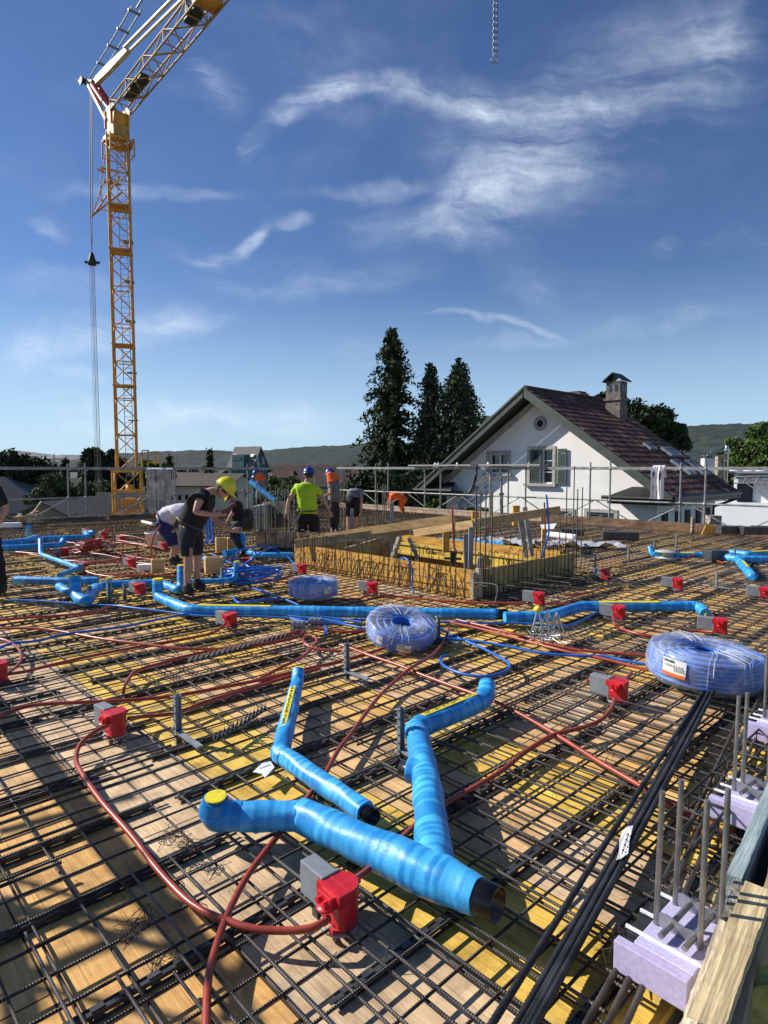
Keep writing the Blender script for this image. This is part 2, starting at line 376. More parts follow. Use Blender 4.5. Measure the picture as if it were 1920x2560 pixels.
nf = mth('ADD', mth('MULTIPLY', mth('SUBTRACT', lf.outputs['Fac'], 0.5), 1.7), mth('ADD', mth('MULTIPLY', wnz.outputs['Value'], 0.42), 0.29), clamp=True)
rw = N('ShaderNodeValToRGB'); rw.color_ramp.interpolation = 'CONSTANT'                # the rows of boards nearest the edge
rows = [(0.0, .46), (1 / 3, .10), (.5, .66), (2 / 3, .35), (2.5 / 3, .70)]
while len(rw.color_ramp.elements) < len(rows): rw.color_ramp.elements.new(0.5)
for e, (p, c) in zip(rw.color_ramp.elements, rows): e.position = p; e.color = (c, c, c, 1)
L(mth('DIVIDE', mth('ADD', sp.outputs[0], 0.0), 3.0), rw.inputs['Fac']); nearf = mth('ADD', mth('MULTIPLY', rw.outputs['Color'], 1.0), mth('MULTIPLY', mth('SUBTRACT', wnz.outputs['Value'], .5), .22))
isn = mth('LESS_THAN', sp.outputs[0], 3.0)
L(mth('ADD', mth('MULTIPLY', isn, nearf), mth('MULTIPLY', mth('SUBTRACT', 1.0, isn), nf), clamp=True), rp.inputs['Fac'])
# grain along A, lamella joints across, knots, dirt
mg = N('ShaderNodeMapping'); mg.inputs['Scale'].default_value = (85, 4.0, 1); L(tcn.outputs['Object'], mg.inputs[0])
gr = N('ShaderNodeTexNoise'); gr.inputs['Scale'].default_value = 1; gr.inputs['Detail'].default_value = 6; gr.inputs['Distortion'].default_value = 0.6; L(mg.outputs[0], gr.inputs['Vector'])
plank = mth('FLOOR', mth('DIVIDE', sp.outputs[0], 0.1)); plk = mth('FLOOR', mth('ADD', mth('DIVIDE', ya, 0.9), mth('MULTIPLY', plank, 0.37)))
c2 = N('ShaderNodeCombineXYZ'); L(plank, c2.inputs[0]); L(plk, c2.inputs[1]); wn2 = N('ShaderNodeTexWhiteNoise', noise_dimensions='3D'); L(c2.outputs[0], wn2.inputs['Vector'])
dirt = N('ShaderNodeTexNoise'); dirt.inputs['Scale'].default_value = 5.5; dirt.inputs['Detail'].default_value = 8; dirt.inputs['Roughness'].default_value = 0.7; L(tcn.outputs['Object'], dirt.inputs['Vector'])
kn = N('ShaderNodeTexVoronoi'); kn.inputs['Scale'].default_value = 5.0; L(tcn.outputs['Object'], kn.inputs['Vector'])
knot = mth('LESS_THAN', kn.outputs['Distance'], 0.085)
val = mth('ADD', mth('MULTIPLY', mth('SUBTRACT', gr.outputs['Fac'], .5), 1.1), 1.06)
val = mth('MULTIPLY', val, mth('ADD', mth('MULTIPLY', wn2.outputs['Value'], 0.26), 0.87))
val = mth('MULTIPLY', val, mth('ADD', mth('MULTIPLY', mth('SMOOTH_MIN', dirt.outputs['Fac'], 0.56, 0.06), 2.3), -0.16))
val = mth('MULTIPLY', val, mth('SUBTRACT', 1.0, mth('MULTIPLY', knot, 0.42)))
fx = mth('FRACT', mth('DIVIDE', sp.outputs[0], 0.1)); j1 = mth('LESS_THAN', fx, 0.03)
fp = mth('FRACT', mth('DIVIDE', sp.outputs[0], PW)); j2 = mth('LESS_THAN', fp, 0.016)
fq = mth('FRACT', mth('DIVIDE', ya, PL_)); j3 = mth('LESS_THAN', fq, 0.004)
val = mth('MULTIPLY', val, mth('SUBTRACT', 1.0, mth('MULTIPLY', j1, 0.34)))
val = mth('MULTIPLY', val, mth('SUBTRACT', 1.0, mth('MULTIPLY', mth('MAXIMUM', j2, j3), 0.9)))
pk = N('ShaderNodeTexNoise'); pk.inputs['Scale'].default_value = 2.1; pk.inputs['Detail'].default_value = 4; L(tcn.outputs['Object'], pk.inputs['Vector'])
grm = N('ShaderNodeMix', data_type='RGBA'); L(mth('MULTIPLY', mth('SUBTRACT', pk.outputs['Fac'], 0.55, clamp=True), 1.6), grm.inputs['Factor']); L(rp.outputs[0], grm.inputs[6]); grm.inputs[7].default_value = (0.56, 0.46, 0.36, 1)
st = N('ShaderNodeTexNoise'); st.inputs['Scale'].default_value = 3.1; st.inputs['Detail'].default_value = 9; st.inputs['Roughness'].default_value = 0.72; L(tcn.outputs['Object'], st.inputs['Vector'])
cem = N('ShaderNodeMix', data_type='RGBA'); L(mth('MULTIPLY', mth('SUBTRACT', st.outputs['Fac'], 0.57, clamp=True), 5.0, clamp=True), cem.inputs['Factor']); L(grm.outputs[2], cem.inputs[6]); cem.inputs[7].default_value = (0.47, 0.43, 0.38, 1)
nh = N('ShaderNodeTexVoronoi'); nh.inputs['Scale'].default_value = 9.0; nh.inputs['Randomness'].default_value = 0.6; L(tcn.outputs['Object'], nh.inputs['Vector'])
val = mth('MULTIPLY', val, mth('SUBTRACT', 1.0, mth('MULTIPLY', mth('LESS_THAN', nh.outputs['Distance'], 0.035), 0.7)))
mx = N('ShaderNodeVectorMath', operation='SCALE'); L(cem.outputs[2], mx.inputs[0]); L(val, mx.inputs['Scale'])
L(mx.outputs[0], b_.inputs['Base Color']); b_.inputs['Roughness'].default_value = 0.62; b_.inputs['Specular IOR Level'].default_value = 0.3
bp = N('ShaderNodeBump'); bp.inputs['Strength'].default_value = 0.35; bp.inputs['Distance'].default_value = 0.004; L(val, bp.inputs['Height']); L(bp.outputs[0], b_.inputs['Normal'])

def abrect(mb, a0, a1, b0, b1, z0, z1):                          # box in (b, a) local frame
    mb.box(((b0 + b1) / 2, (a0 + a1) / 2, (z0 + z1) / 2), (b1 - b0, a1 - a0, z1 - z0))
def ab_object(mb, name, m, parent=None, **tags):
    o = local_build(mb, name, m, None, **tags); o.rotation_euler = (0, 0, ANG)
    if parent: o.parent = parent; o.matrix_parent_inverse = parent_inv(parent)
    return o
mb = MB()
for (a0, a1, b0, b1) in ((A0 - 0.02, wa, B0, B1), (WA1, A1, B0, B1), (wa, WA1, B0, wb), (wa, WA1, WB1, B1)): abrect(mb, a0, a1, b0, b1, -0.03, 0)
struct(ab_object(mb, 'deck_floor', mdk))
m_conc = mat('raw_concrete', (0.36, 0.35, 0.33), 0.9, 0, 0.2, 2.5, bump=0.2)
mb = MB()
for (a0, a1, b0, b1) in ((A0, A0 + .2, B0, B1), (A1 - .2, A1, B0, B1), (A0 + .2, A1 - .2, B1 - .2, B1), (A0 + .2, A1 - .2, B0, B0 + .2),
                         (wa - .2, wa, wb, WB1), (WA1, WA1 + .2, wb, WB1), (wa - .2, WA1 + .2, WB1, WB1 + .2), (wa - .2, WA1 + .2, wb - .2, wb)): abrect(mb, a0, a1, b0, b1, GZ, -0.05)
abrect(mb, A0 + .2, A1 - .2, B0 + .2, B1 - .2, -3.2, -3.0)
struct(ab_object(mb, 'building_walls', m_conc))

# ------------------------------------------------------------------ reinforcement grid
def grid_bar(kind, off, s0, s1, r, z, seg=6, sag=0.0):
    """one straight bar; kind 'a' runs along A at b = off"""
    mb = MB(); n = 2 if sag == 0 else 8; pts = []
    for i in range(n):
        t_ = i / (n - 1); s = s0 + (s1 - s0) * t_; dz = z + (math.sin(t_ * 9 + off) * sag); w = math.sin(t_ * 3 + off * 5) * 0.004
        pts.append((off + w, s, dz) if kind == 'a' else (s, off + w, dz))
    mb.tube(pts, r, seg, True); return mb
def clear(kind, off, s0, s1):                                    # cut a bar where the shaft opening is
    if kind == 'a' and wb - 0.05 < off < WB1 + 0.05: lo, hi = wa - 0.04, WA1 + 0.04
    elif kind == 'b' and wa - 0.05 < off < WA1 + 0.05: lo, hi = wb - 0.04, WB1 + 0.04
    else: return [(s0, s1)]
    out = []
    if s0 < lo: out.append((s0, min(s1, lo)))
    if s1 > hi: out.append((max(s0, hi), s1))
    return out
bars = []
def layer(kind, z, r, spacing, lo, hi, s_lo, s_hi, matl, mlen=(5.0, 6.5), lap=0.35, jit=0.006):
    off = lo + 0.02; k = 0
    while off < hi:
        s = s_lo - 0.0
        cut = s_lo + (1.7 if int(off / 2.3) % 2 else 3.9) + rng.uniform(-.03, .03); side = 1
        while s < s_hi:
            e = min(cut, s_hi)
            for (p, q) in clear(kind, off, s, e):
                if q - p > 0.15: bars.append((kind, off + rng.normal() * jit + side * 0.012, p, q, r, z, matl))
            if e >= s_hi: break
            s = e - lap * rng.uniform(.75, 1.2); cut = e + rng.uniform(*mlen); side = -side
        off += spacing * (1 if rng.random() > 0.06 else 0.72); k += 1
layer('a', 0.040, 0.0055, 0.15, B0 + 0.2, B1 - 0.05, A0 + 0.03, A1 - 0.1, STEEL_A)
layer('b', 0.051, 0.0055, 0.15, A0 + 0.05, A1 - 0.05, B0 + 0.1, B1 - 0.1, STEEL_B)
# extra bars that start along the right hand edge and end ragged in the field
b = -2.0
while b < B1 - .1:
    ln = rng.uniform(1.0, 1.7) if b < 5 else rng.uniform(1.2, 3.2)
    bars.append(('a', b, A0 + 0.05, A0 + ln, 0.0058, 0.062, STEEL_A)); b += rng.choice([0.09, 0.13, 0.15, 0.15])
for _ in range(22):                                              # loose laps lying in the field
    o = rng.uniform(A0 + 1, 12); s = rng.uniform(0, 11); bars.append(('b', o, s, s + rng.uniform(0.8, 2.6), 0.0068, 0.065, STEEL_B))
for bb in (0.35, 0.62, 0.95, 1.12): bars.append(('b', 2.25 + bb * .9, -1.5, bb + 0.35, 0.0075, 0.066, STEEL_B))
b = 6.0
while b < B1:
    for q in (3.2, 6.0, 9.0, 13): 
        if rng.random() < .12: bars.append(('a', b, q + rng.uniform(-1, 1), q + rng.uniform(1.5, 3), 0.0058, 0.066, STEEL_A))
    b += 0.22
mesh_t = thing('reinforcement_mesh', 'dark steel bar grid tied flat over the yellow formwork deck', 'rebar mesh', (0, 0, 0.0))
def bar_score(bk):
    kind, off, s0, s1 = bk[:4]; best = 0
    for i in range(13):
        s = s0 + (s1 - s0) * i / 12; p = AB(s, off) if kind == 'a' else AB(off, s)
        if p.y > 1.9 and abs(p.x / p.y) < 0.66: best += 1 / (p.y ** 1.6) * (s1 - s0)
    return best
order = sorted(range(len(bars)), key=lambda i: -bar_score(bars[i]))
restA, restB = MB(), MB()
for n_, i in enumerate(order):
    kind, off, s0, s1, r, z, ml = bars[i]
    if n_ < 100: ab_object(grid_bar(kind, off, s0, s1, r, z, 8, 0.0015), 'bar', ml, mesh_t)
    else: q = grid_bar(kind, off, s0, s1, r, z, 5); (restA if kind == 'a' else restB).add(q.v, q.f, True)
o = ab_object(restA, 'further_bars', STEEL_A, mesh_t); o['kind'] = 'stuff'
o = ab_object(restB, 'further_cross_bars', STEEL_B, mesh_t); o['kind'] = 'stuff'
ties = MB()                                                      # tying wire at crossings near the camera
for _ in range(420):
    i = order[rng.integers(0, 160)]; kind, off, s0, s1 = bars[i][:4]
    s = A0 + 0.22 + 0.15 * rng.integers(0, 70) if kind == 'a' else B0 + 0.37 + 0.15 * rng.integers(0, 120)
    if not s0 < s < s1: continue
    c = Vector((off, s, 0.055)) if kind == 'a' else Vector((s, off, 0.055))
    a = rng.uniform(0, 6.28); ties.tube([c + Vector((math.cos(a) * .013, math.sin(a) * .013, -.014)), c + Vector((0, 0, .009)), c - Vector((math.cos(a) * .013, math.sin(a) * .013, .014))], 0.0016, 4, False)
    ties.tube([c + Vector((0, 0, .008)), c + Vector((math.cos(a + 1) * .014, math.sin(a + 1) * .014, .016 + rng.uniform(0, .012)))], 0.0016, 4, False)
o = ab_object(ties, 'wire_ties', WIRE, mesh_t); o['kind'] = 'stuff'

# ------------------------------------------------------------------ plastic spacer strips under the grid
def strip_mesh(Ls):
    mb = MB(); p = 0.085; n = int(Ls / p); hw = 0.013
    for k in range(n):                                           # two leaning toothed webs with slots, on a pierced foot
        x = -Ls / 2 + (k + .5) * p
        mb.box((x, 0, 0.031), (p * 0.46, 0.020, 0.006)); mb.box((x - p * .5, 0, 0.024), (p * .56, 0.016, 0.005))
        for sgn in (-1, 1):
            mb.add([(x - p * .25, sgn * .011, .030), (x + p * .25, sgn * .011, .030), (x + p * .16, sgn * hw, .006), (x - p * .16, sgn * hw, .006)], [(0, 1, 2, 3)])
            mb.box((x, sgn * (hw + .002), 0.0035), (p * 1.0, 0.010, 0.005))
    for sgn in (-1, 1): mb.box((0, sgn * .013, 0.0255), (Ls, 0.004, 0.010))
    return mb
src = strip_mesh(2.0); me_strip = bpy.data.meshes.new('spacer_strip'); me_strip.from_pydata(src.v, [], src.f); me_strip.materials.append(PLAST_DK); me_strip.update()
rails_a = [toab(G(x, y))[0] for x, y in ((300, 2383), (282, 2130), (213, 1968), (120, 1871), (360, 2210))]
a = A0 + 0.12; ns = 0
while a < A1 - .3:
    b = -1.0 + rng.uniform(0, .6) if a < 6 else -3.4
    while b < B1 - 1.0:
        c = AB(a + rng.normal() * .03, b + 1.0); vis = c.y > 0.8 and abs(c.x) < c.y * 0.72 + 1.3
        if not (wa - .2 < a < WA1 + .2 and wb - 1.6 < b + 1 < WB1 + 1.6) and vis and ns < 250:
            o = bpy.data.objects.new('spacer_strip', me_strip); COL.objects.link(o); o.location = c; o.rotation_euler = (0, 0, ANG + rng.normal() * 0.012)
            tag(o, 'black toothed plastic spacer strip lying under the steel bar grid', 'spacer strip', 'black plastic spacer strips under the reinforcement'); ns += 1
        b += 2.0 + rng.uniform(0.02, 0.25)
    a += 0.47 + rng.uniform(-.04, .05)
# ================================================================== tower crane
MC = J(318, 1172, 35.0); MX, MY = MC.x, MC.y
JD = Vector((0.664, -0.748, 0)); JN = Vector((0.748, 0.664, 0))   # jib direction and its sideways normal
crane = thing('tower_crane', 'tall yellow lattice tower crane standing beyond the guard rail with its jib reaching over', 'crane', (MX, MY, GZ))
def lattice(mb, base, axis, up1, up2, w1, w2, L, bay, rc, rd, first=0):
    """square lattice: chords along axis, zigzag on four sides"""
    cs = [(-1, -1), (1, -1), (1, 1), (-1, 1)]
    P = lambda i, s: base + axis * s + up1 * (cs[i][0] * w1 / 2) + up2 * (cs[i][1] * w2 / 2)
    for i in range(4): mb.tube([P(i, 0), P(i, L)], rc, 6)
    n = max(1, round(L / bay)); h = L / n
    for k in range(n):
        for i in range(4):
            j = (i + 1) % 4
            a_, b_2 = (i, j) if (k + i) % 2 else (j, i)
            mb.tube([P(a_, k * h), P(b_2, (k + 1) * h)], rd, 5, False)
            if k % 2 == 0: mb.tube([P(i, k * h), P(j, k * h)], rd * .9, 5, False)
UZ = Vector((0, 0, 1)); MWID = 0.98
def zpx(py, Y=35.0): return J(960, py, Y).z
zt, zb, zl = zpx(345), GZ, zpx(1178)
mr_ = R(-10); M1 = Vector((math.cos(mr_ + ANG), math.sin(mr_ + ANG), 0)); M2 = Vector((-M1.y, M1.x, 0))
# mast yaw: two faces visible, the left one narrow and sunlit
M1 = Vector((math.cos(R(-38)), math.sin(R(-38)), 0)); M1 = Vector((math.cos(R(18)), math.sin(R(18)), 0)); M2 = Vector((-M1.y, M1.x, 0))
mb = MB(); lattice(mb, Vector((MX, MY, zl)), UZ, M1, M2, 1.02, 1.02, zt - zl, 0.98, 0.052, 0.033)
for py in (1178, 966, 865, 630, 520): mb.box((MX, MY, zpx(py)), (1.16, 1.16, 0.07), (M1, M2, UZ))
for py in (1178, 966, 865, 630, 520): pass
mast = mb.build('mast', CRANE, crane)
mb = MB(); lattice(mb, Vector((MX, MY, GZ)), UZ, M1, M2, 1.42, 1.42, zl - GZ, 1.5, 0.06, 0.035)
for z in (zl, zl - 1.1, zl - 2.3):
    for s in (-1, 1):
        mb.bar(Vector((MX, MY, z)) + M1 * .75 * s - M2 * .75, Vector((MX, MY, z)) + M1 * .75 * s + M2 * .75, .07, .14); mb.bar(Vector((MX, MY, z)) + M2 * .75 * s - M1 * .75, Vector((MX, MY, z)) + M2 * .75 * s + M1 * .75, .07, .14)
mb.box((MX + .1, MY - .1, zl - 1.75), (.8, .5, .5), (M1, M2, UZ), .04); mb.box((MX + .3, MY, zl - 2.5), (.7, .9, .12), (M1, M2, UZ))
mb.lathe((MX + .25, MY - .3, zl - 1.2), [(0, 0), (.22, 0), (.22, .45), (0, .45)], 12)
mb.build('base_tower', CRANE, crane)
mb = MB(); lx = Vector((MX, MY, 0)) + M1 * .12 + M2 * .25
for s in (-.2, .2): mb.tube([lx + M1 * s + UZ * (GZ + 1), lx + M1 * s + UZ * zt], 0.018, 5)
z = GZ + 1.0
while z < zt: mb.tube([lx - M1 * .2 + UZ * z, lx + M1 * .2 + UZ * z], 0.012, 4, False); z += 0.3
for z in (zpx(1050), zpx(930), zpx(800), zpx(700), zpx(600)): mb.box(lx + M1 * .25 + UZ * z, (.5, .55, .04), (M1, M2, UZ))
mb.build('ladder', GALV, crane)
top = Vector((MX, MY, zpx(272)))                                 # slewing head
mb = MB(); hz0 = zt - .1
fr = [(-.62, 0), (.6, 0), (.55, .5), (.85, 1.15), (.45, 1.45), (-.5, 1.5), (-.68, 1.0), (-.55, .5)]
for s in (-.42, .36): mb.poly([Vector((MX, MY, hz0)) + JD * x + UZ * (y * 1.12) + JN * s for x, y in fr], .06, JN)
mb.bar(Vector((MX, MY, hz0 + .3)) - JD * .5, Vector((MX, MY, hz0 + .3)) + JD * .55, .84, .5); mb.bar(Vector((MX, MY, hz0 + 1.1)) - JD * .58, Vector((MX, MY, hz0 + 1.1)) - JD * .5, 1.0, .9)
mb.bar(Vector((MX, MY, hz0 + .95)) + JD * .3, Vector((MX, MY, hz0 + .95)) + JD * .42, 1.0, .7)
mb.lathe((MX, MY, hz0 - .25), [(.75, 0), (.75, .18), (.62, .22), (.62, .3)], 20)
lattice(mb, Vector((MX, MY, hz0 - .9)), UZ, JD, JN, 1.3, 1.25, .9, .9, .04, .03)
mb.build('slewing_head', mat('crane_head', (0.66, 0.36, 0.06), 0.5, 0, 0.25, 1.5, col2=(0.4, 0.2, 0.05)), crane)
P0 = Vector((MX, MY, 0))
def jp(px, py): return JP(px, py, P0, JN)                         # point in the jib's vertical plane
jb0 = jp(312, 268); jslope = Vector((JD.x, JD.y, 0.0)); JW, JH = .95, .55
JL = 27.0; jbase = Vector((MX, MY, jb0.z)) + JD * .35
mb = MB(); cs3 = lambda i, s: jbase + JD * s + (JN * (JW / 2 * (1, -1)[i]) if i < 2 else UZ * JH)
lattice(mb, jbase + UZ * JH * .5, JD, JN, UZ, JW, JH, JL, 1.15, .05, .03)
mb.build('jib', mat('crane_jib_shaded', (0.40, 0.22, 0.06), 0.55, 0, 0.25, 1.2), crane)  # crane yellow darkened: the shade of the jib's underside is put into the colour
mb = MB()
for s, l in ((1.2, 2.4), (8.6, 1.0)):
    mb = MB()
    mb.bar(jbase + JD * s + UZ * .3, jbase + JD * (s + l) + UZ * .3, .42, .26)
    mb.lathe(jbase + JD * (s + l * .5) + UZ * .4 - JN * .3, [(0, 0), (.2, 0), (.2, .6), (0, .6)], 12, (JD, UZ, JN))
    mb.build('winch', mat('dark_machinery', (0.035, 0.04, 0.035), 0.6, 0.2, 0.3, 3), crane)
mb = MB(); mb.box(jbase + JD * 10.4 + UZ * .2, (.8, 1.0, .3), (JD, JN, UZ), .03); mb.build('jib_platform', CRANE, crane)
tip = jp(226, 208)
# struts of the A-frame, tie rods, backstay
mb = MB(); foot = jp(287, 306)
for s in (-.42, .42): mb.bar(foot + JN * s, tip + JN * s * .4 , .16, .2, JN)
mb.build('rear_strut', CRANE_PALE, crane)
mb = MB(); f2 = jp(296, 300); 
for s in (-.2, .2): mb.tube([jp(292, 288) + JN * s, jp(268, 258) + JN * s], .09, 8)
mb.build('ram', mat('grey_steel', (0.16, 0.17, 0.19), .4, .5, .2), crane)
mb = MB()
for s in (-.2, .2): mb.tube([jp(268, 258) + JN * s, jp(240, 216) + JN * s], .13, 8)
mb.bar(jp(222, 205) + JN * .36, jp(238, 248) + JN * .30, .12, .26, JN)
mb.build('red_warning_casing', mat('red_white_paint', (0.55, 0.05, 0.03), .5, 0, .2, 3), crane)
mb = MB(); mb.bar(jp(206, 206), jp(240, 206), .5, .14, UZ); mb.tube([tip - JN * .5, tip + JN * .5], .14, 10)
for s in (-.3, .3): mb.disc(jp(216, 207) + JN * s, .24, 14, JN, .08)
mb.build('sheave_bracket', mat('dark_machinery', (0.035, 0.04, 0.035)), crane)
# pendants
mb = MB(); a1, a2 = jp(232, 205), jp(317, 118)
mb.poly([jp(229, 208) - JN * .12, jp(272, 162) - JN * .12, jp(318, 120) - JN * .12, jp(322, 130) - JN * .12, jp(276, 180) - JN * .12, jp(240, 214) - JN * .12], .24, JN)
mb.build('pendant_plate', CRANE_PALE, crane)
mb = MB(); q0, q1 = jp(318, 122), jp(441, 0); q2 = q0 + (q1 - q0) * 2.6
for s in (-.16, .16): mb.bar(q0 + JN * s, q2 + JN * s, .08, .12, JN)
mb.build('pendant_bar', CRANE_PALE, crane)
mb = MB(); q0, q1 = jp(232, 202), jp(342, 20); q2 = q0 + (q1 - q0) * 2.2
for s in (-.22, .22): mb.tube([q0 + JN * s, q0 + (q1 - q0) * 1.0 + JN * s], .035, 6)
mb.tube([q1, q2], .05, 6)
for f in (.25, .5, .72, .95): mb.bar(q0 + (q1 - q0) * f - JN * .3, q0 + (q1 - q0) * f + JN * .3, .08, .1)
mb.build('tie_rods', GALV, crane)
mb = MB()
for (xa, ya, xb, yb) in ((344, 128, 308, 268), (354, 132, 330, 250)):
    mb.tube([jp(xa, ya), jp(xb, yb)], .028, 5); mb.tube([jp(xa, ya), jp(xa - 5, ya - 110)], .010, 4)
r0 = jp(229, 212)
for s in (-.05, .05):
    mb = MB(); mb.tube([r0 + JN * s, J(228, 545, r0.y) + JN * s], .028, 5); mb.tube([J(228, 545, r0.y) + JN * s, J(230, 636, r0.y)], .022, 5)
    mb.build('hoist_rope', mat('rope_steel', (0.16, 0.15, 0.15), .5, .4, .2), crane)
mb = MB(); pc = J(230, 650, r0.y)
mb.lathe(pc - Vector((0, 0, .28)), [(0, .75), (.10, .68), (.16, .45), (.24, .2), (.24, 0), (0, -.02)], 12); mb.bar(pc - Vector((.42, 0, .12)), pc + Vector((.45, 0, -.16)), .12, .12)
mb.build('pulley_block', mat('dark_machinery', (0.035, 0.04, 0.035)), crane)
mb = MB(); pb = J(232, 1165, r0.y)
for i in range(7):
    o1 = Vector(((i - 3) * .055, (i % 3 - 1) * .08, 0)); bot = J(246, 1172, r0.y); bot.z = GZ + 1; mb.tube([pc + o1 * .8 - UZ * .25, bot + o1 * 1.1], .009, 4, False)
mb.build('reeving_ropes', mat('rope_steel', (0.16, 0.15, 0.15)), crane)
# rope guides bracket on the mast
mb = MB()
for (x0_, y0_, x1_, y1_, r_) in ((300, 440, 232, 540, .045), (306, 480, 236, 535, .045), (262, 445, 228, 545, .03), (250, 420, 300, 430, .06), (243, 422, 262, 432, .05), (258, 455, 302, 462, .07), (252, 455, 253, 525, .03), (253, 525, 300, 528, .025), (270, 350, 252, 450, .03)):
    mb.tube([J(x0_, y0_, 35.1), J(x1_, y1_, 35.6)], r_, 6)
mb.build('rope_bracket', CRANE, crane)
for i in range(3):
    pass
mb = MB(); pf = J(368, 1135, 34.6)                                # little railed platform right of the mast
for (x0_, y0_, x1_, y1_) in ((355, 1126, 355, 1200), (370, 1126, 370, 1200), (355, 1126, 372, 1126), (370, 1130, 398, 1132), (398, 1132, 398, 1160), (388, 1131, 388, 1160), (355, 1150, 372, 1150), (372, 1156, 398, 1158)):
    mb.tube([J(x0_, y0_, 34.8), J(x1_, y1_, 34.8)], .035, 5)
mb.build('railed_landing', CRANE, crane)

# lifting chain hanging from the jib
ch_ = thing('lifting_chain', 'grey two-strand lifting chain hanging from above against the empty sky', 'chain', J(1236, 152, 15.6))
mb = MB(); c0 = J(1237, 148, 15.6)
def link(mb, c, ax, ay, w, h, r):
    mb.tube([c + ax * (w * math.cos(a_)) + ay * (h * math.sin(a_)) for a_ in np.linspace(0, 2 * math.pi, 9)], r, 4, False)
for s in (-1, 1):
    for k in range(52):
        c = c0 + Vector((s * .035, 0, .12 + k * .072)); link(mb, c, Vector((1, 0, 0)) if k % 2 else Vector((0, 1, 0)), UZ, .022, .044, .0095)
mb.build('chain', GALV, ch_)
mb = MB()
for s in (-1, 1):
    c = c0 + Vector((s * .035, 0, 0)); mb.tube([c + UZ * .12, c + UZ * .05, c + Vector((.05 * s, 0, 0)), c + Vector((.045 * s, 0, -.06)), c + Vector((0, 0, -.09)), c + Vector((-.04 * s, 0, -.05))], .014, 6)
mb.build('hook', GALV, ch_)

# ================================================================== the white house
e1 = -A; e2 = B; HP = Vector((2.70, 26.82, 0))
def H(s, d, z): return HP + e1 * s + e2 * d + Vector((0, 0, z))
house = thing('white_house', 'white rendered gabled house with brown tiled roof just beyond the guard rail', 'house', H(4.4, 3, GZ))
m_wall = mat('white_render', (0.86, 0.84, 0.79), 0.9, 0, 0.05, 1.2, bump=0.25, bscale=30)
m_green = mat('dark_green_paint', (0.045, 0.06, 0.05), 0.6, 0, 0.2, 4)
HG, SR = 4.5, 4.37
def hwall(s0, s1, z0, z1, d=0.0, th=0.25, mb=None): mb.box(H((s0 + s1) / 2, d + th / 2, (z0 + z1) / 2), (s1 - s0, th, z1 - z0), (e1, e2, UZ))
# gable wall cut into strips round the openings
ops = [(4.15, 5.12, 1.05, 2.33), (2.22, 3.15, 1.42, 2.2), (6.55, 7.55, -1.3, 0.08), (5.35, 5.95, -1.3, 0.05), (0.9, 1.8, -1.4, -.1)]
mb = MB(); xs = sorted({0.0, 9.0, SR} | {o_[0] for o_ in ops} | {o_[1] for o_ in ops})
def top(s): return HG - 0.22 - 0.70 * abs(s - SR) * (0.98 if s < SR else 1.0)
for i in range(len(xs) - 1):
    x0, x1 = xs[i], xs[i + 1]; spans = sorted((o_[2], o_[3]) for o_ in ops if o_[0] <= x0 and o_[1] >= x1); z = GZ
    for (lo, hi) in spans: hwall(x0, x1, z, lo, mb=mb); z = hi
    mb.poly([H(x0, 0, z), H(x1, 0, z), H(x1, 0, top(x1)), H(x0, 0, top(x0))], .25, e2)
DW = 5.0
mb.box(H(8.875, DW / 2 + .12, (GZ + .95) / 2), (.25, DW - .25, .95 - GZ), (e1, e2, UZ)); mb.box(H(.125, DW / 2 + .12, (GZ + .95) / 2), (.25, DW - .25, .95 - GZ), (e1, e2, UZ))
mb.poly([H(0, DW, GZ), H(9, DW, GZ), H(9, DW, top(9)), H(SR, DW, top(SR)), H(0, DW, top(0))], .25, e2)
mb.build('wall', m_wall, house)
# tiled roof
mt = bpy.data.materials.new('old_roof_tiles'); mt.use_nodes = True; t = mt.node_tree; b_ = bsdf(mt)
def tile_mat(t, b_, c1, c2, c3):
    at = t.nodes.new('ShaderNodeAttribute'); at.attribute_name = 'tilecol'
    r = t.nodes.new('ShaderNodeValToRGB')
    while len(r.color_ramp.elements) < 3: r.color_ramp.elements.new(.5)
    for e, p, c in zip(r.color_ramp.elements, (0, .5, 1), (c1, c2, c3)): e.position = p; e.color = (*c, 1)
    t.links.new(at.outputs['Fac'], r.inputs['Fac']); t.links.new(r.outputs[0], b_.inputs['Base Color']); b_.inputs['Roughness'].default_value = .8
tile_mat(t, b_, (0.05, 0.026, 0.022), (0.13, 0.060, 0.045), (0.34, 0.19, 0.13))
def tiled_plane(name, P, U, V, LU, LV, parent, m, tw=.19, tl=.30, lift=.05):
    """tile rows over a roof plane: P is the lower corner, U along the eave, V up the slope; each tile a tilted curved slab"""
    nrm = U.cross(V).normalized(); nrm = nrm if nrm.z > 0 else -nrm; mb = MB(); nu, nv = int(LU / tw), int(LV / tl); tw = LU / nu; tl = LV / nv; cols = []
    for j in range(nv):
        for i in range(nu):
            off = (tw * .5 if j % 2 else 0); c = P + U * (i * tw + off * .0) + V * (j * tl) + nrm * (.02 + random.uniform(0, .006))
            ks = 4; vs = []
            for q, (vv, h) in enumerate(((-.02, lift), (tl * 1.05, .008))):
                for k in range(ks + 1):
                    u = k / ks; vs.append(c + U * (u * tw * .98) + V * vv + nrm * (h + .028 * math.sin(u * math.pi)))
            f = [(k, k + 1, ks + 2 + k, ks + 1 + k) for k in range(ks)]; o_ = len(vs); vs += [c + U * (k / ks * tw * .98) - V * .02 - nrm * .01 for k in range(ks + 1)]
            f += [(o_ + k, o_ + k + 1, k + 1, k) for k in range(ks)]; mb.add(vs, f); cv_ = min(1, max(0, random.gauss(.42, .26))); cols += [cv_] * len(f)
    o = mb.build(name, m, parent); at = o.data.attributes.new('tilecol', 'FLOAT', 'FACE'); at.data.foreach_set('value', cols); return o
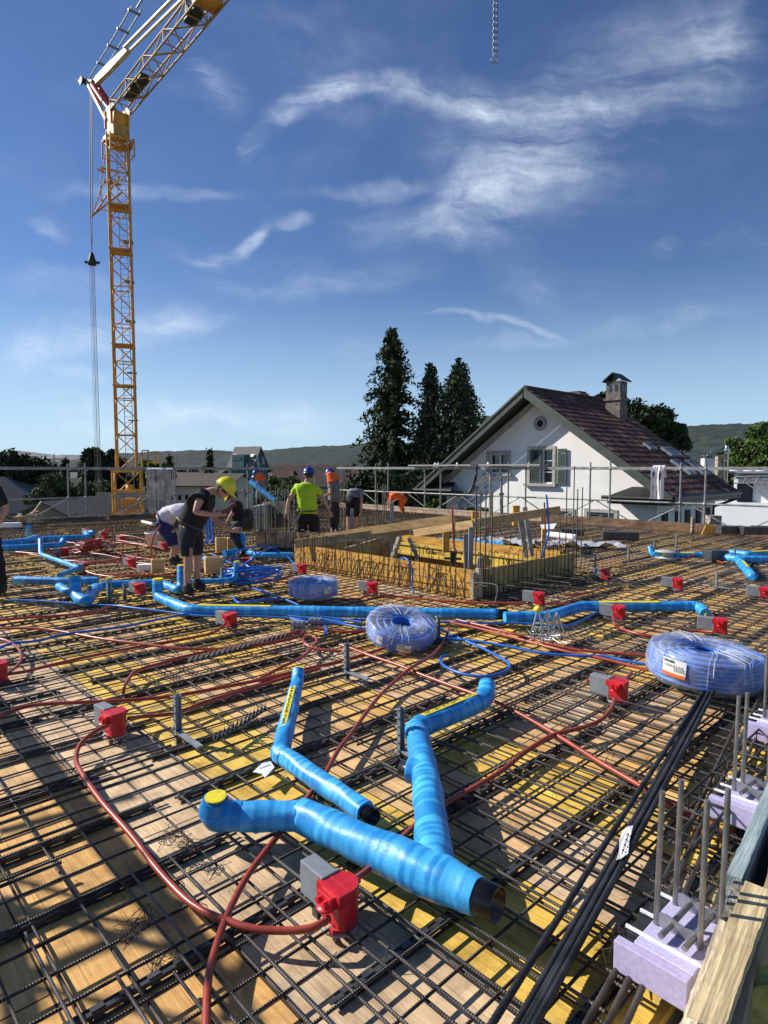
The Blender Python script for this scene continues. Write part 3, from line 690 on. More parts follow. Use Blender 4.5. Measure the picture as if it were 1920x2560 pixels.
sl = math.atan(0.70); V_r = (-e1 * math.cos(sl) + UZ * math.sin(sl)); V_l = (e1 * math.cos(sl) + UZ * math.sin(sl))
er, el = 9.75, -1.0; LR, LL = (er - SR) / math.cos(sl), (SR - el) / math.cos(sl)
DR0, DR1 = -0.75, 5.35
zr, zl_ = HG - (er - SR) * .70, HG - (SR - el) * .70
tiled_plane('roof', H(er, DR0, zr), e2, V_r, DR1 - DR0, LR, house, mt)
tiled_plane('roof', H(el, DR0, zl_), e2, V_l, DR1 - DR0, LL, house, mt)
mb = MB()                                                          # boards under the tiles, ridge, barge boards
for (s0, z0, V_, LN) in ((er, zr, V_r, LR), (el, zl_, V_l, LL)):
    n_ = e2.cross(V_).normalized(); n_ = n_ if n_.z < 0 else -n_
    mb.poly([H(s0, DR0, z0), H(s0, DR1, z0), H(s0, DR1, z0) + V_ * LN, H(s0, DR0, z0) + V_ * LN], .05, n_)
mb.build('roof_boarding', mat('soffit', (0.10, 0.10, 0.09), .8, 0, .2), house)
mb = MB()
for (s0, z0, V_, LN, off) in ((er, zr, V_r, LR + .02, .0), (el, zl_, V_l, LL + .02, .0)):
    n_ = e2.cross(V_).normalized(); n_ = n_ if n_.z < 0 else -n_
    p = H(s0, DR0 - .06, z0) - n_ * .07
    mb.poly([p, p + V_ * LN, p + V_ * LN + UZ * -.36, p + UZ * -.36], .05, -e2); mb.poly([p - V_ * .05, p + V_ * LN, p + V_ * LN + UZ * -.09, p - V_ * .05 + UZ * -.09], .09, -e2)
mb.build('barge_board', m_green, house)
mb = MB(); k = 0.3
while k < LL - .3:                                                  # dentil row under the left verge
    mb.box(H(el, -.05, zl_) + V_l * k - UZ * .34, (.07, .12, .09), (V_l, e2, UZ)); mb.box(H(er, -.05, zr) + V_r * k - UZ * .34, (.07, .12, .09), (V_r, e2, UZ)); k += .15
for (s0, z0, V_, LN) in ((er, zr, V_r, LR), (el, zl_, V_l, LL)):
    p = H(s0, 0, z0) - UZ * .42; mb.bar(p + V_ * 1.2 - e2 * .08, p + V_ * LN - e2 * .08, .16, .10)
mb.build('cornice', mat('grey_stone', (0.42, 0.40, 0.36), .85, 0, .12, 6), house)
mb = MB(); mb.tube([H(SR, DR0, HG + .05), H(SR, DR1, HG + .05)], .11, 8); mb.build('ridge', mt, house)
def shutter(s0, s1, z0, z1, d, parent, ax=e1, org=None):
    mb = MB(); org = org or H; w = s1 - s0; fr = .06
    P_ = lambda s, z: org(s, d, z)
    for s in (s0 + fr / 2, s1 - fr / 2): mb.box(P_(s, (z0 + z1) / 2), (fr, .04, z1 - z0), (e1, e2, UZ))
    for z in (z0 + fr / 2, (z0 + z1) / 2, z1 - fr / 2): mb.box(P_((s0 + s1) / 2, z), (w - 2 * fr, .038, fr), (e1, e2, UZ))
    z = z0 + .1; tilt = (e2 * .8 + UZ * .6).normalized()
    while z < z1 - .08: mb.box(P_((s0 + s1) / 2, z), (w - 2 * fr, .045, .008), (e1, tilt, e1.cross(tilt))); z += .058
    return mb.build('shutter', mat('shutter_green', (0.06, 0.09, 0.08), .6, 0, .12), parent)
m_glass = mat('window_glass', (0.02, 0.03, 0.04), .08, 0, .1, spec=.8); m_frame = mat('white_frame', (0.7, .7, .68), .5, 0, .05); m_stone = MATS['grey_stone']
def hwindow(s0, s1, z0, z1, mull=1, bars_=0):
    mb = MB()
    for (a_, b2, c_, d_) in ((s0 - .12, s0, z0, z1 + .12), (s1, s1 + .12, z0, z1 + .12), (s0, s1, z1, z1 + .12)): mb.box(H((a_ + b2) / 2, 0.0, (c_ + d_) / 2), (b2 - a_, .06, d_ - c_), (e1, e2, UZ))
    mb.box(H((s0 + s1) / 2, -.04, z0 - .05), (s1 - s0 + .4, .22, .1), (e1, e2, UZ)); w = mb.build('window', MATS['grey_stone'], house)
    mb = MB(); f = .05; d = .14
    for (a_, b2, c_, d_) in [(s0, s0 + f, z0, z1), (s1 - f, s1, z0, z1), (s0 + f, s1 - f, z0, z0 + f), (s0 + f, s1 - f, z1 - f, z1)] + [((s0 + s1) / 2 - .035, (s0 + s1) / 2 + .035, z0 + f, z1 - f)] * mull: mb.box(H((a_ + b2) / 2, d, (c_ + d_) / 2), (b2 - a_, .05, d_ - c_), (e1, e2, UZ))
    for q in range(bars_): z = z0 + (z1 - z0) * (q + 1) / (bars_ + 1); mb.box(H((s0 + s1) / 2, d - .005, z), (s1 - s0 - .1, .03, .03), (e1, e2, UZ))
    mb.build('frame', m_frame, w); mb = MB(); mb.box(H((s0 + s1) / 2, d + .05, (z0 + z1) / 2), (s1 - s0, .01, z1 - z0), (e1, e2, UZ)); mb.build('pane', m_glass, w); return w
w_ = hwindow(4.15, 5.12, 1.05, 2.33, 1, 2); shutter(4.17, 4.62, 1.08, 2.3, .02, w_); shutter(5.26, 5.72, 1.05, 2.33, -.06, w_)
hwindow(2.22, 3.15, 1.42, 2.2)
w_ = hwindow(6.55, 7.55, -1.3, .08); shutter(6.57, 7.05, -1.28, .05, .03, w_); shutter(7.05, 7.53, -1.28, .05, .03, w_)
w_ = hwindow(5.35, 5.95, -1.3, .05); shutter(5.37, 5.93, -1.28, .02, .03, w_)
hwindow(.9, 1.8, -1.4, -.1)
mb = MB(); oc = H(4.57, 0, 3.29); prof = [(.13, 0), (.27, 0), (.27, .05), (.13, .05), (.13, 0)]
mb.lathe(oc, prof, 28, (e1, UZ, -e2)); w_ = mb.build('oculus', MATS['grey_stone'], house); mb = MB(); mb.disc(oc - e2 * .01, .14, 24, e2, .01); mb.build('pane', mat('dark_hole', (.008, .008, .008), .9), w_)
# side wall shutters, two pent roofs, gutter and downpipe
mb = MB()
for d0 in (.35, 1.45, 2.3, 3.3, 4.2):
    mb = MB()
    mb.box(H(9.02, d0 + .22, -.6), (.05, .42, 1.5), (e1, e2, UZ))
    for q in range(16): mb.box(H(9.06, d0 + .22, -1.25 + q * .085), (.03, .34, .03), (e1, e2, UZ))
    mb.build('closed_shutter', mat('dark_shutter', (0.018, 0.02, 0.022), .7, 0, .2), house)
for (s0, s1) in ((-1.0, .95), (7.65, 9.75)):
    mb = MB(); z0 = zl_ - .02 if s0 < 0 else zr - .05
    mb.poly([H(s0, -.85, z0), H(s1, -.85, z0), H(s1 - (.5 if s0 < 0 else 0), 0, z0 + .32), H(s0 + (0 if s0 < 0 else .5), 0, z0 + .32)], .05, -UZ)
    mb.box(H((s0 + s1) / 2, -.42, z0 - .15), (s1 - s0 - .1, .85, .16), (e1, e2, UZ)); mb.tube([H(s0 - .1, -.92, z0 - .02), H(s1 + .1, -.92, z0 - .02)], .06, 8); mb.build('pent_roof', mat('dark_roofing', (0.014, 0.014, 0.016), .6, 0, .3, 3), house)
mb = MB(); mb.tube([H(er + .08, DR0 - .1, zr - .03), H(er + .08, DR1, zr - .03)], .075, 8); mb.box(H(er - .25, (DR0 + DR1) / 2, zr - .16), (.7, DR1 - DR0, .12), (e1, e2, UZ)); 
mb.tube([H(er + .08, DR1 - .2, zr - .08), H(er + .05, DR1 - .3, zr - .25), H(9.12, DR1 - .6, zr - .55), H(9.1, DR1 - .55, zr - .9), H(9.1, DR1 - .55, GZ)], .05, 8); mb.build('gutter', mat('dark_metal', (0.03, 0.03, 0.032), .45, .4, .2), house)
# skylights and snow guards
for (k0, d0, w, l) in ((1.0, 3.0, .55, .85), (1.0, 4.25, .55, .85), (2.6, 2.7, .5, .35), (2.2, 4.0, .9, .5)):
    n_ = e2.cross(V_r); n_ = n_ if n_.z > 0 else -n_; c = H(er, d0, zr) + V_r * (k0 + l / 2) + n_ * .12
    mb = MB(); 
    for sg in (-1, 1): mb.box(c + e2 * (w / 2 * sg), (.08, l, .10), (e2, V_r, n_)); mb.box(c + V_r * (l / 2 * sg), (w, .08, .10), (e2, V_r, n_))
    f = mb.build('skylight', mat('skylight_frame', (0.30, 0.31, 0.33), .4, .4, .1), house); mb = MB(); mb.box(c + n_ * .01, (w, l, .03), (e2, V_r, n_)); mb.build('pane', m_glass, f)
# chimneys
m_chim = mat('chimney_render', (0.17, 0.15, 0.13), .9, 0, .35, 5, bump=.4)
def chim(s, d, z0, zs, w, top_, name='chimney'):
    mb = MB()
    for (za, zb_, ww) in zs: mb.box(H(s, d, (za + zb_) / 2), (ww, ww, zb_ - za), (e1, e2, UZ))
    o = mb.build('chimney', m_chim, house); return o
c_ = chim(5.5, 4.1, 0, ((3.2, 4.35, .62), (4.35, 4.45, .74), (4.45, 5.12, .60)), .6, 0)
mb = MB(); 
for sg in (-1, 1): mb.poly([H(5.5 + sg * .42, 3.68, 5.10), H(5.5, 3.68, 5.42), H(5.5, 4.52, 5.42), H(5.5 + sg * .42, 4.52, 5.10)], .05, UZ)
mb.build('chimney_cap', MATS['dark_roofing'], c_)
mb = MB()
for s in (5.38, 5.62): mb.box(H(s, 3.795, 4.85), (.09, .02, .26), (e1, e2, UZ))
for d in (4.0, 4.2): mb.box(H(5.805, d, 4.85), (.02, .09, .26), (e1, e2, UZ))
mb.build('smoke_openings', MATS['window_glass'], c_)
c_ = chim(3.6, 4.3, 0, ((3.5, 4.75, .5), (4.75, 4.82, .75), (4.82, 4.90, .6)), .5, 0)
# wing with its own tiled slope at the back left
mb = MB(); wr = Vector((0, 0, 0)); zw0, zw1 = 2.35, 4.1
mb.poly([H(-.9, 2.6, GZ), H(-.9, 6.4, GZ), H(-.9, 6.4, zw0), H(-.9, 4.5, zw1 - .12), H(-.9, 2.6, zw0)], .25, e1); mb.box(H(.9, 4.5, (GZ + 2.3) / 2), (3.4, 3.6, 2.3 - GZ), (e1, e2, UZ)); mb.build('wing_wall', m_wall, house)
sw = math.atan2(zw1 - zw0 + .1, 2.1); Vw = e2 * math.cos(sw) + UZ * math.sin(sw)
mt2 = bpy.data.materials.new('mottled_tiles'); mt2.use_nodes = True; tile_mat(mt2.node_tree, bsdf(mt2), (0.04, 0.06, 0.03), (0.13, 0.07, 0.045), (0.42, 0.17, 0.08))
tiled_plane('wing_roof', H(-1.1, 2.35, zw0 - .12), e1, Vw, 3.6, 2.1 / math.cos(sw) * 1.05, house, mt2, .22, .34)
mb = MB(); mb.bar(H(-1.15, 2.3, zw0 - .16), H(-1.15, 4.5, zw1 + .02), .08, .18); mb.build('wing_barge_board', MATS['dark_green_paint'], house)

# ================================================================== other buildings
def gable_house(name, label, P, ang, LEN, W, ze, zr_, mw, mroof, over=.4, wins=(), gz=GZ, cat='house', group=None, roofrows=True):
    """ridge along local x; P is the ground centre"""
    t_ = thing(name, label, cat, (P.x, P.y, gz), ang, group); hz = ze - gz; rz = zr_ - gz; mb = MB(); a, w = LEN / 2, W / 2
    vs = [(-a, -w, 0), (a, -w, 0), (a, w, 0), (-a, w, 0), (-a, -w, hz), (a, -w, hz), (a, w, hz), (-a, w, hz), (-a, 0, rz), (a, 0, rz)]
    mb.add(vs, [(0, 1, 5, 4), (2, 3, 7, 6), (1, 2, 6, 9, 5), (3, 0, 4, 8, 7)]); local_build(mb, 'wall', mw, t_)
    mb = MB(); sl_ = (rz - hz) / w
    for s in (-1, 1):
        p = [(-a - over, s * (w + over), hz - over * sl_), (a + over, s * (w + over), hz - over * sl_), (a + over, 0, rz + .02), (-a - over, 0, rz + .02)]
        mb.poly(p, .14, Vector((0, 0, 1)))
    local_build(mb, 'roof', mroof, t_)
    for (face, u, z, ww, hh) in wins:                            # face: 's' (y=-w), 'n', 'e' (x=+a), 'w'
        if face in 'sn': c = (u, -w - .02 if face == 's' else w + .02, z - gz); sx, sy = (ww, .06)
        else: c = (a + .02 if face == 'e' else -a - .02, u, z - gz); sx, sy = (.06, ww)
        mb = MB(); mb.box(c, (sx, sy, hh)); wo = local_build(mb, 'window', m_frame, t_)
        mb = MB(); k = .03; mb.box((c[0] + (k if face == 'e' else -k if face == 'w' else 0), c[1] + (-k if face == 's' else k if face == 'n' else 0), c[2]), (sx * .86, sy * .86, hh * .9)); o = local_build(mb, 'pane', m_glass, wo)
    return t_
def corr(name, col, sc=3, col2=None): return mat(name, col, .85, 0, .2, sc, col2=col2, bump=.4, bscale=12)
m_brroof = corr('brown_roof', (0.085, 0.06, 0.05), 2); m_dkroof = corr('charcoal_roof', (0.035, 0.035, 0.04)); m_grroof = corr('grey_roof', (0.16, 0.15, 0.14))
m_cream = mat('cream_render', (0.52, 0.48, 0.36), .9, 0, .08, 1); m_taupe = mat('taupe_wall', (0.23, 0.17, 0.14), .9, 0, .1, 1); m_teal = mat('teal_cladding', (0.035, 0.12, 0.13), .8, 0, .12, 1)
# cream building: ridge runs away to the left, gable to the right
P = J(545, 1240, 80); gable_house('apartment_building', 'cream rendered building with brown gable roof behind the black-shirted worker', Vector((P.x - 1.6, P.y + 3, 0)), R(-12), 8.5, 7.2, 1.6 - 2.1, 1.6 - .75, m_cream, m_brroof, .5,
    [('s', x, 1.6 - 3.6, .55, .9) for x in (-3.6, -2.6, -1.6, -.6)] + [('e', 1.2, 1.6 - 3.3, .9, 1.0), ('e', -1.6, 1.6 - 3.3, .9, 1.0)], cat='building')
P = J(610, 1200, 140); tl_ = gable_house('teal_house', 'dark teal house with steep grey roof and dormer on the skyline', Vector((P.x + .3, P.y + 3, 0)), R(-28), 7.2, 5.2, 1.6 + .5, 1.6 + 4.9, m_teal, m_grroof, .3,
    [('e', -1.0, 3.4, .8, 1.5), ('e', 1.0, 3.4, .8, 1.5), ('e', -1.3, .9, .8, 1.5), ('e', 1.3, .9, .8, 1.5)])
mb = MB(); mb.box((-.3, -2.0, 10.2), (3.4, 2.2, 3.2)); d_ = local_build(mb, 'dormer', m_teal, tl_); mb = MB(); mb.box((-.4, -3.13, 10.9), (2.2, .05, .9)); local_build(mb, 'window', m_glass, d_)
for x in (-2.6, 2.6): mb = MB(); mb.box((x, -1.55, 11.6), (.9, .8, .12), (Vector((1, 0, 0)), Vector((0, .63, .77)), Vector((0, -.77, .63)))); local_build(mb, 'skylight', m_frame, tl_)
P = J(134, 1300, 46); gable_house('low_barn', 'low taupe building with shallow dark gable roof beyond the sawhorse', Vector((P.x + .3, P.y + 2.5, 0)), R(80), 6.5, 5.4, 1.6 - 3.75, 1.6 - 2.5, m_taupe, corr('slate_roof', (0.07, 0.065, 0.07)), .35, cat='building')
P = J(10, 1300, 52); gable_house('grey_building', 'grey building with long sloping roof at the edge beside the dark leafy tree', Vector((P.x - 4.5, P.y + 4, 0)), R(75), 9, 9.5, 1.6 - 3.7, 1.6 - .9, mat('grey_render', (0.32, 0.31, 0.30), .9, 0, .1, 1), m_grroof, .4, cat='building')
P = J(186, 1260, 95); gable_house('black_roof_house', 'small house with black steep roof and pale gabled dormer among the trees', Vector((P.x - .2, P.y + 3, 0)), R(0), 3.6, 5.0, 1.6 - 3.6, 1.6 - 1.6, MATS['cream_render'], m_dkroof, .3)
P = J(205, 1262, 90); gable_house('garden_house', 'tiny pale gabled annex in front of the black-roofed house', Vector((P.x, P.y, 0)), R(70), 2.2, 2.2, 1.6 - 5.4, 1.6 - 3.9, MATS['cream_render'], corr('pale_roof', (0.25, 0.22, 0.18)), .25, [('w', 0, -4.4, .6, .9)])
P = J(268, 1300, 44); gable_house('dark_tiled_house', 'dark tiled roof with a pale metal flue showing behind the crane base', Vector((P.x, P.y + 3, 0)), R(3), 3.4, 5.5, 1.6 - 4.6, 1.6 - 1.9, m_taupe, m_dkroof, .3)
P = J(820, 1200, 120); gable_house('long_brown_roof_house', 'wide brown-roofed building behind the workers in the middle', Vector((P.x - 1, P.y + 4, 0)), R(-3), 9.5, 7, 1.6 - 3.2, 1.6 + .15, m_taupe, m_brroof, .4, [('s', x, -3.1, .8, .9) for x in (-3, 0, 3)], cat='building')
P = J(790, 1170, 170); gable_house('far_brown_house', 'brown roof with chimney farther back above the tree tops', Vector((P.x, P.y, 0)), R(4), 22, 9, 1.6 - 2.2, 1.6 + .9, m_taupe, corr('rust_roof', (0.11, 0.055, 0.04)), .4)
P = J(470, 1190, 190); gable_house('distant_hall', 'flat brown hall roof on the skyline beside the small firs', Vector((P.x, P.y, 0)), R(-2), 20, 10, 1.6 - 3, 1.6 - 1.2, m_cream, m_brroof, .4, cat='building')
P = J(140, 1185, 260); gable_house('distant_warehouse', 'distant low warehouse roof under the power pylon', Vector((P.x, P.y, 0)), R(2), 34, 14, 1.6 - 5, 1.6 - 1.6, m_taupe, m_grroof, .4, cat='building')
# white flat-roofed building on the right
wb_t = thing('flat_roof_building', 'bright white modern building with flat roof and dark window at the right margin', 'building', (18.5, 31, GZ))
m_w2 = mat('bright_white_render', (0.74, 0.76, 0.79), .9, 0, .03, 1.5, bump=.15); wd = -A; wn_ = B
def WB(px, py, Y): return J(px, py, Y)
mb = MB(); pz = lambda py: J(960, py, 30).z
c0_ = J(1790, 1262, 33); pz = lambda py: J(960, py, 31).z; c0_.z = pz(1262)
mb.box(c0_ + wd * 6 + wn_ * 3 + UZ * ((pz(1262) + GZ) / 2 - c0_.z), (12.6, 6, pz(1262) - GZ), (wd, wn_, UZ)); mb.box(c0_ + wd * 6.3 + wn_ * 4.2 + UZ * ((pz(1186) + pz(1262)) / 2 - c0_.z), (12, 5.0, pz(1186) - pz(1262)), (wd, wn_, UZ)); mb.build('wall', m_w2, wb_t)
mb = MB(); mb.box(c0_ + wd * 6.3 + wn_ * 4.1 + UZ * (pz(1181) - c0_.z), (12.4, 5.8, .12), (wd, wn_, UZ)); mb.box(c0_ + wd * 6.3 + wn_ * 1.2 + UZ * (pz(1198) - c0_.z), (11.6, 1.2, .05), (wd, wn_, UZ)); mb.build('roof', mat('zinc_sheet', (0.30, 0.33, 0.36), .45, .5, .1), wb_t)
mb = MB(); wc = JP(1862, 1232, c0_ + wn_ * 1.66, B); mb.box(wc, (.75, .12, .95), (wd, wn_, UZ)); w_ = mb.build('window', MATS['dark_metal'], wb_t); mb = MB(); mb.box(wc - wn_ * .065, (.62, .02, .82), (wd, wn_, UZ)); mb.build('pane', m_glass, w_)
mb = MB()
for px in (1840, 1875, 1905): mb.lathe(JP(px, 1180, c0_ + wn_ * 2.4, B), [(.35, -.05), (.32, .1), (.15, .2), (0, .24)], 12)
mb.build('roof_dome', m_frame, wb_t)
mb = MB(); y0 = 29.9                                               # steel lattice awning
for (x0_, y0_, x1_, y1_) in ((1832, 1192, 1930, 1190), (1834, 1208, 1930, 1207), (1858, 1208, 1866, 1193), (1866, 1193, 1882, 1208), (1888, 1208, 1896, 1193), (1896, 1193, 1915, 1208), (1866, 1208, 1925, 1248), (1896, 1195, 1940, 1250)):
    mb.tube([JP(x0_, y0_, c0_ + wn_ * .3, B), JP(x1_, y1_, c0_ + wn_ * .3, B)], .03, 5)
mb.build('awning_frame', GALV, wb_t)
fl = thing('stainless_flue', 'tall shiny stainless flue pipe rising beside the bushy tree', 'flue', J(1815, 1172, 30.8)); mb = MB(); mb.lathe(J(1815, 1172, 30.8) - UZ * .9, [(.10, 0), (.10, 1.75), (.13, 1.75), (.13, 1.8), (.08, 1.95), (.08, 2.05), (0, 2.05)], 16)
for z in (.9, 1.3, 1.65): mb.lathe(J(1815, 1172, 30.8) - UZ * (.9 - z), [(.11, 0), (.11, .04)], 16)
mb.build('pipe', mat('stainless', (0.55, 0.55, 0.55), .25, .9, .1), fl)
for nm, px, Y, lab in (('chimney_block', 1770, 34, 'low white chimney block with three short flues left of the stainless flue'),):
    t_ = thing(nm, lab, 'chimney', J(px, 1172, Y)); mb = MB(); mb.box(J(px, 1160, Y) - UZ * .3, (.6, .4, 1.2)); mb.build('stack', m_w2, t_); mb = MB()
    for k, h in ((-.2, .25), (0, .28), (.2, .45)): mb.lathe(J(px, 1150, Y) + Vector((k, 0, -.05)), [(.08, 0), (.08, h), (.10, h), (.10, h + .04), (0, h + .04)], 10)
    mb.build('flues', GALV, t_)
t_ = thing('brick_chimney', 'slim tan chimney with dark cap between the flues', 'chimney', J(1797, 1172, 33)); mb = MB(); mb.box(J(1797, 1155, 33) - UZ * .5, (.25, .3, 1.6)); mb.build('stack', TIMBER_OLD, t_); mb = MB(); mb.box(J(1797, 1134, 33), (.34, .38, .12)); mb.build('cap', MATS['dark_metal'], t_)
# power pylon far off
py_ = thing('power_pylon', 'lattice power pylon with two crossarms on the hazy horizon', 'pylon', (J(136, 1172, 700).x, 700, GZ)); mb = MB(); bx = J(136, 1172, 700).x
for s in (-1, 1):
    mb.tube([(bx + s * 2, 700, GZ), (bx + s * .6, 700, J(0, 1136, 700).z)], .35, 4)
mb.bar((bx - 10, 700, J(0, 1148, 700).z), (bx + 10, 700, J(0, 1148, 700).z), .5, .8); mb.bar((bx - 12, 700, J(0, 1166, 700).z), (bx + 12, 700, J(0, 1166, 700).z), .5, .8)
for k in range(9): z = GZ + k * 3; mb.tube([(bx - 1.5, 700, z), (bx + 1.5, 700, z + 3)], .2, 4)
mb.build('tower', MATS['dark_metal'], py_)
# ================================================================== trees
def leafmat(name, c, dark):
    m = mat(name, c, .75, 0, .3, 1.1, col2=dark); b = bsdf(m); b.inputs['Specular IOR Level'].default_value = .25; return m
L_SPRUCE = leafmat('spruce_needles', (0.040, 0.058, 0.020), (0.016, 0.028, 0.012)); L_BLUE = leafmat('drooping_needles', (0.045, 0.062, 0.032), (0.022, 0.034, 0.02))
L_DARK = leafmat('dark_leaves', (0.032, 0.055, 0.018), (0.012, 0.024, 0.01)); L_LIGHT = leafmat('pale_leaves', (0.095, 0.125, 0.05), (0.04, 0.06, 0.025))
L_GREEN = leafmat('green_leaves', (0.085, 0.13, 0.025), (0.03, 0.055, 0.012)); BARK = mat('bark', (0.09, 0.065, 0.045), .95, 0, .3, 6, bump=.5)
def trunk(t_, H, r):
    mb = MB(); mb.tube([(0, 0, 0), (.02 * H * .3, 0, H * .35), (-.01 * H, .01 * H, H * .7), (0, 0, H * .97)], [r, r * .8, r * .45, r * .08], 8); local_build(mb, 'trunk', BARK, t_)
def conifer(label, px, Y, ytop, R0, m, gz=GZ, droop=.25, n=240, shape=1.0, leaf=.30, dens=30, seed=1, group=None, lean=0, cyl=0.0):
    g = np.random.default_rng(seed); p = J(px, 1172, Y); top_ = J(px, ytop, Y).z; H_ = top_ - gz
    t_ = thing('conifer', label, 'tree', (p.x, Y, gz), 0, group); trunk(t_, H_, H_ * .016 + .05)
    C, S = [], []
    for i in range(n):
        f = (i + g.uniform(0, 1)) / n; z = H_ * (.06 + .93 * f)
        rr = R0 * ((1 - f) ** shape * (1 - cyl) + cyl * min(1, (1 - f) * 3.5)) * g.uniform(.42, 1.25) + .05; a = g.uniform(0, 6.283)
        k = max(5, int(dens * (rr / R0 + .12))); q = np.linspace(.08, 1, k); zz = z - droop * rr * q ** 1.6 + .12 * rr * np.sin(q * 3)
        pts = np.stack([np.cos(a) * rr * q, np.sin(a) * rr * q, zz], 1); w = leaf * (1.15 - .55 * q)
        for rep in range(3):
            C.append(pts + g.normal(size=(k, 3)) * np.array([.5, .5, .45]) * w[:, None] - np.array([0, 0, 1]) * (g.uniform(0, 1, (k, 1)) * leaf * droop * 2.5)); S.append(w * g.uniform(.45, 1.0, k))
    foliage('crown', m, np.concatenate(C), np.concatenate(S), t_, .8); return t_
def broadleaf(label, px, Y, ytop, R0, m, gz=GZ, zc=None, nb=26, per=230, leaf=.22, seed=1, group=None, name='leafy_tree', flat=.8, spread=1.0, cat='tree'):
    g = np.random.default_rng(seed); p = J(px, 1172, Y); H_ = J(px, ytop, Y).z - gz; t_ = thing(name, label, cat, (p.x, Y, gz), 0, group)
    trunk(t_, H_ * .85, .03 * H_ * .6 + .03); C, S = [], []; cz = H_ - R0 * flat
    lim = MB()
    for i in range(nb):
        d = g.normal(size=3); d /= np.linalg.norm(d); rad = g.uniform(.35, .85) ** .6; c = np.array([d[0] * R0 * rad * spread, d[1] * R0 * rad, cz + d[2] * R0 * flat * rad])
        c[2] = max(c[2], H_ * .12); br = R0 * g.uniform(.22, .42); k = int(per * (br / R0) * 2.6)
        v = g.normal(size=(k, 3)); v /= np.linalg.norm(v, axis=1)[:, None]; v *= (g.uniform(.35, 1.1, (k, 1))) * br; v[:, 2] *= .75
        C.append(c + v); S.append(g.uniform(.5, 1.1, k) * leaf); lim.tube([(0, 0, H_ * .35), (c[0] * .5, c[1] * .5, (c[2] + H_ * .4) * .5), tuple(c)], [.05 * R0 * .5, .03 * R0 * .5, .012 * R0], 5, False)
    local_build(lim, 'limb', BARK, t_); foliage('crown', m, np.concatenate(C), np.concatenate(S), t_, 1.0); return t_
conifer('tallest dark spruce with ragged pointed crown left of the white house', 980, 42, 818, 4.3, L_SPRUCE, droop=.24, n=300, shape=.62, leaf=.30, dens=40, seed=3)
conifer('narrow spruce with drooping twigs, middle one of the three tall conifers', 1074, 41, 903, 3.1, L_BLUE, droop=.7, n=340, shape=.55, leaf=.26, dens=30, seed=4)
conifer('broad weeping spruce with flat double top nearest the white house gable', 1146, 40, 893, 3.3, L_BLUE, droop=.8, n=380, shape=.45, leaf=.27, dens=32, seed=5, cyl=.25)
conifer('low dark fir filling the gap at the foot of the tallest spruce', 935, 43, 1150, 2.0, L_SPRUCE, droop=.3, n=200, shape=.7, leaf=.34, dens=26, seed=6)
broadleaf('dark undergrowth bush at the foot of the weeping spruce', 1060, 39, 1150, 2.4, L_DARK, seed=7, nb=34, leaf=.22, per=260)
broadleaf('dark rounded tree below the tall conifers behind the orange-clad worker', 970, 38, 1165, 2.4, L_DARK, seed=8, nb=34, per=260, spread=1.2)
conifer('small dark fir on the skyline right of the crane base', 424, 92, 1138, 1.7, L_SPRUCE, n=110, dens=12, leaf=.4, seed=9)
conifer('pointed fir on the skyline just left of the teal house', 525, 92, 1124, 2.2, L_SPRUCE, n=130, dens=14, leaf=.42, seed=10, droop=.1)
conifer('layered fir standing right of the power pylon', 163, 75, 1146, 1.7, L_SPRUCE, n=120, dens=14, leaf=.36, seed=11, droop=.1)
conifer('tiny thin fir between the pylon and the crane rope', 199, 120, 1158, 1.0, L_SPRUCE, n=60, dens=8, leaf=.4, seed=12)
broadleaf('big dark leafy tree at the outer end of the guard rail', 38, 62, 1131, 3.9, L_DARK, seed=13, nb=60, per=300, leaf=.3, flat=1.0)
broadleaf('second dark leafy tree behind the slope of the grey building', 85, 66, 1150, 3.4, L_DARK, seed=14, nb=44, per=260, leaf=.3, flat=1.1)
broadleaf('tall dark pine immediately left of the crane mast', 264, 60, 1113, 2.3, L_DARK, seed=15, nb=50, per=260, leaf=.26, flat=1.5)
broadleaf('lower dark tree between the pine and the crane mast', 288, 64, 1140, 1.9, L_DARK, seed=16, nb=36, per=240, leaf=.26, flat=1.5)
broadleaf('pale olive leafy tree in front of the big dark tree', 133, 52, 1188, 1.7, L_LIGHT, seed=17, nb=40, per=260, leaf=.16, flat=1.1)
broadleaf('pale bushy tree just left of the guard rail posts', 100, 50, 1225, 1.2, L_LIGHT, seed=18, nb=24, per=240, leaf=.15)
broadleaf('pale green willow-like tree seen through the guard rail beside the crane', 245, 54, 1195, 1.9, L_LIGHT, seed=19, nb=44, per=260, leaf=.17, flat=1.3, spread=1.1)
broadleaf('yellowish green tree crown peeping out right of the crane base', 390, 70, 1152, 1.9, L_GREEN, seed=20, nb=30, per=220, leaf=.24)
broadleaf('green birch-like tree behind the yellow-shirted worker', 735, 55, 1183, 2.0, L_LIGHT, seed=21, nb=46, per=260, leaf=.18, flat=1.4, spread=1.2)
broadleaf('darker green tree left of the birch-like tree', 690, 58, 1190, 1.5, L_GREEN, seed=22, nb=36, per=240, leaf=.18, flat=1.6)
broadleaf('green tree just right of the long brown roof', 900, 60, 1180, 1.6, L_GREEN, seed=23, nb=36, per=240, leaf=.2, flat=1.6)
broadleaf('leafy treetop showing behind the ridge wing of the white house', 1230, 46, 1031, 1.1, L_GREEN, seed=24, nb=26, per=220, leaf=.2, flat=1.2)
for i, (px, yt, Y, r, lab) in enumerate(((1520, 984, 45, 1.3, 'upper layer of a dark cedar rising behind the chimney'), (1600, 1010, 44, 2.2, 'wide dark cedar behind the tiled roof'), (1672, 1060, 43, 1.3, 'outer dark cedar where the tiled roof meets the wooded hill'))):
    broadleaf(lab, px, Y, yt, r, L_DARK, seed=30 + i, nb=44, per=250, leaf=.22, flat=.75, name='cedar_tree')
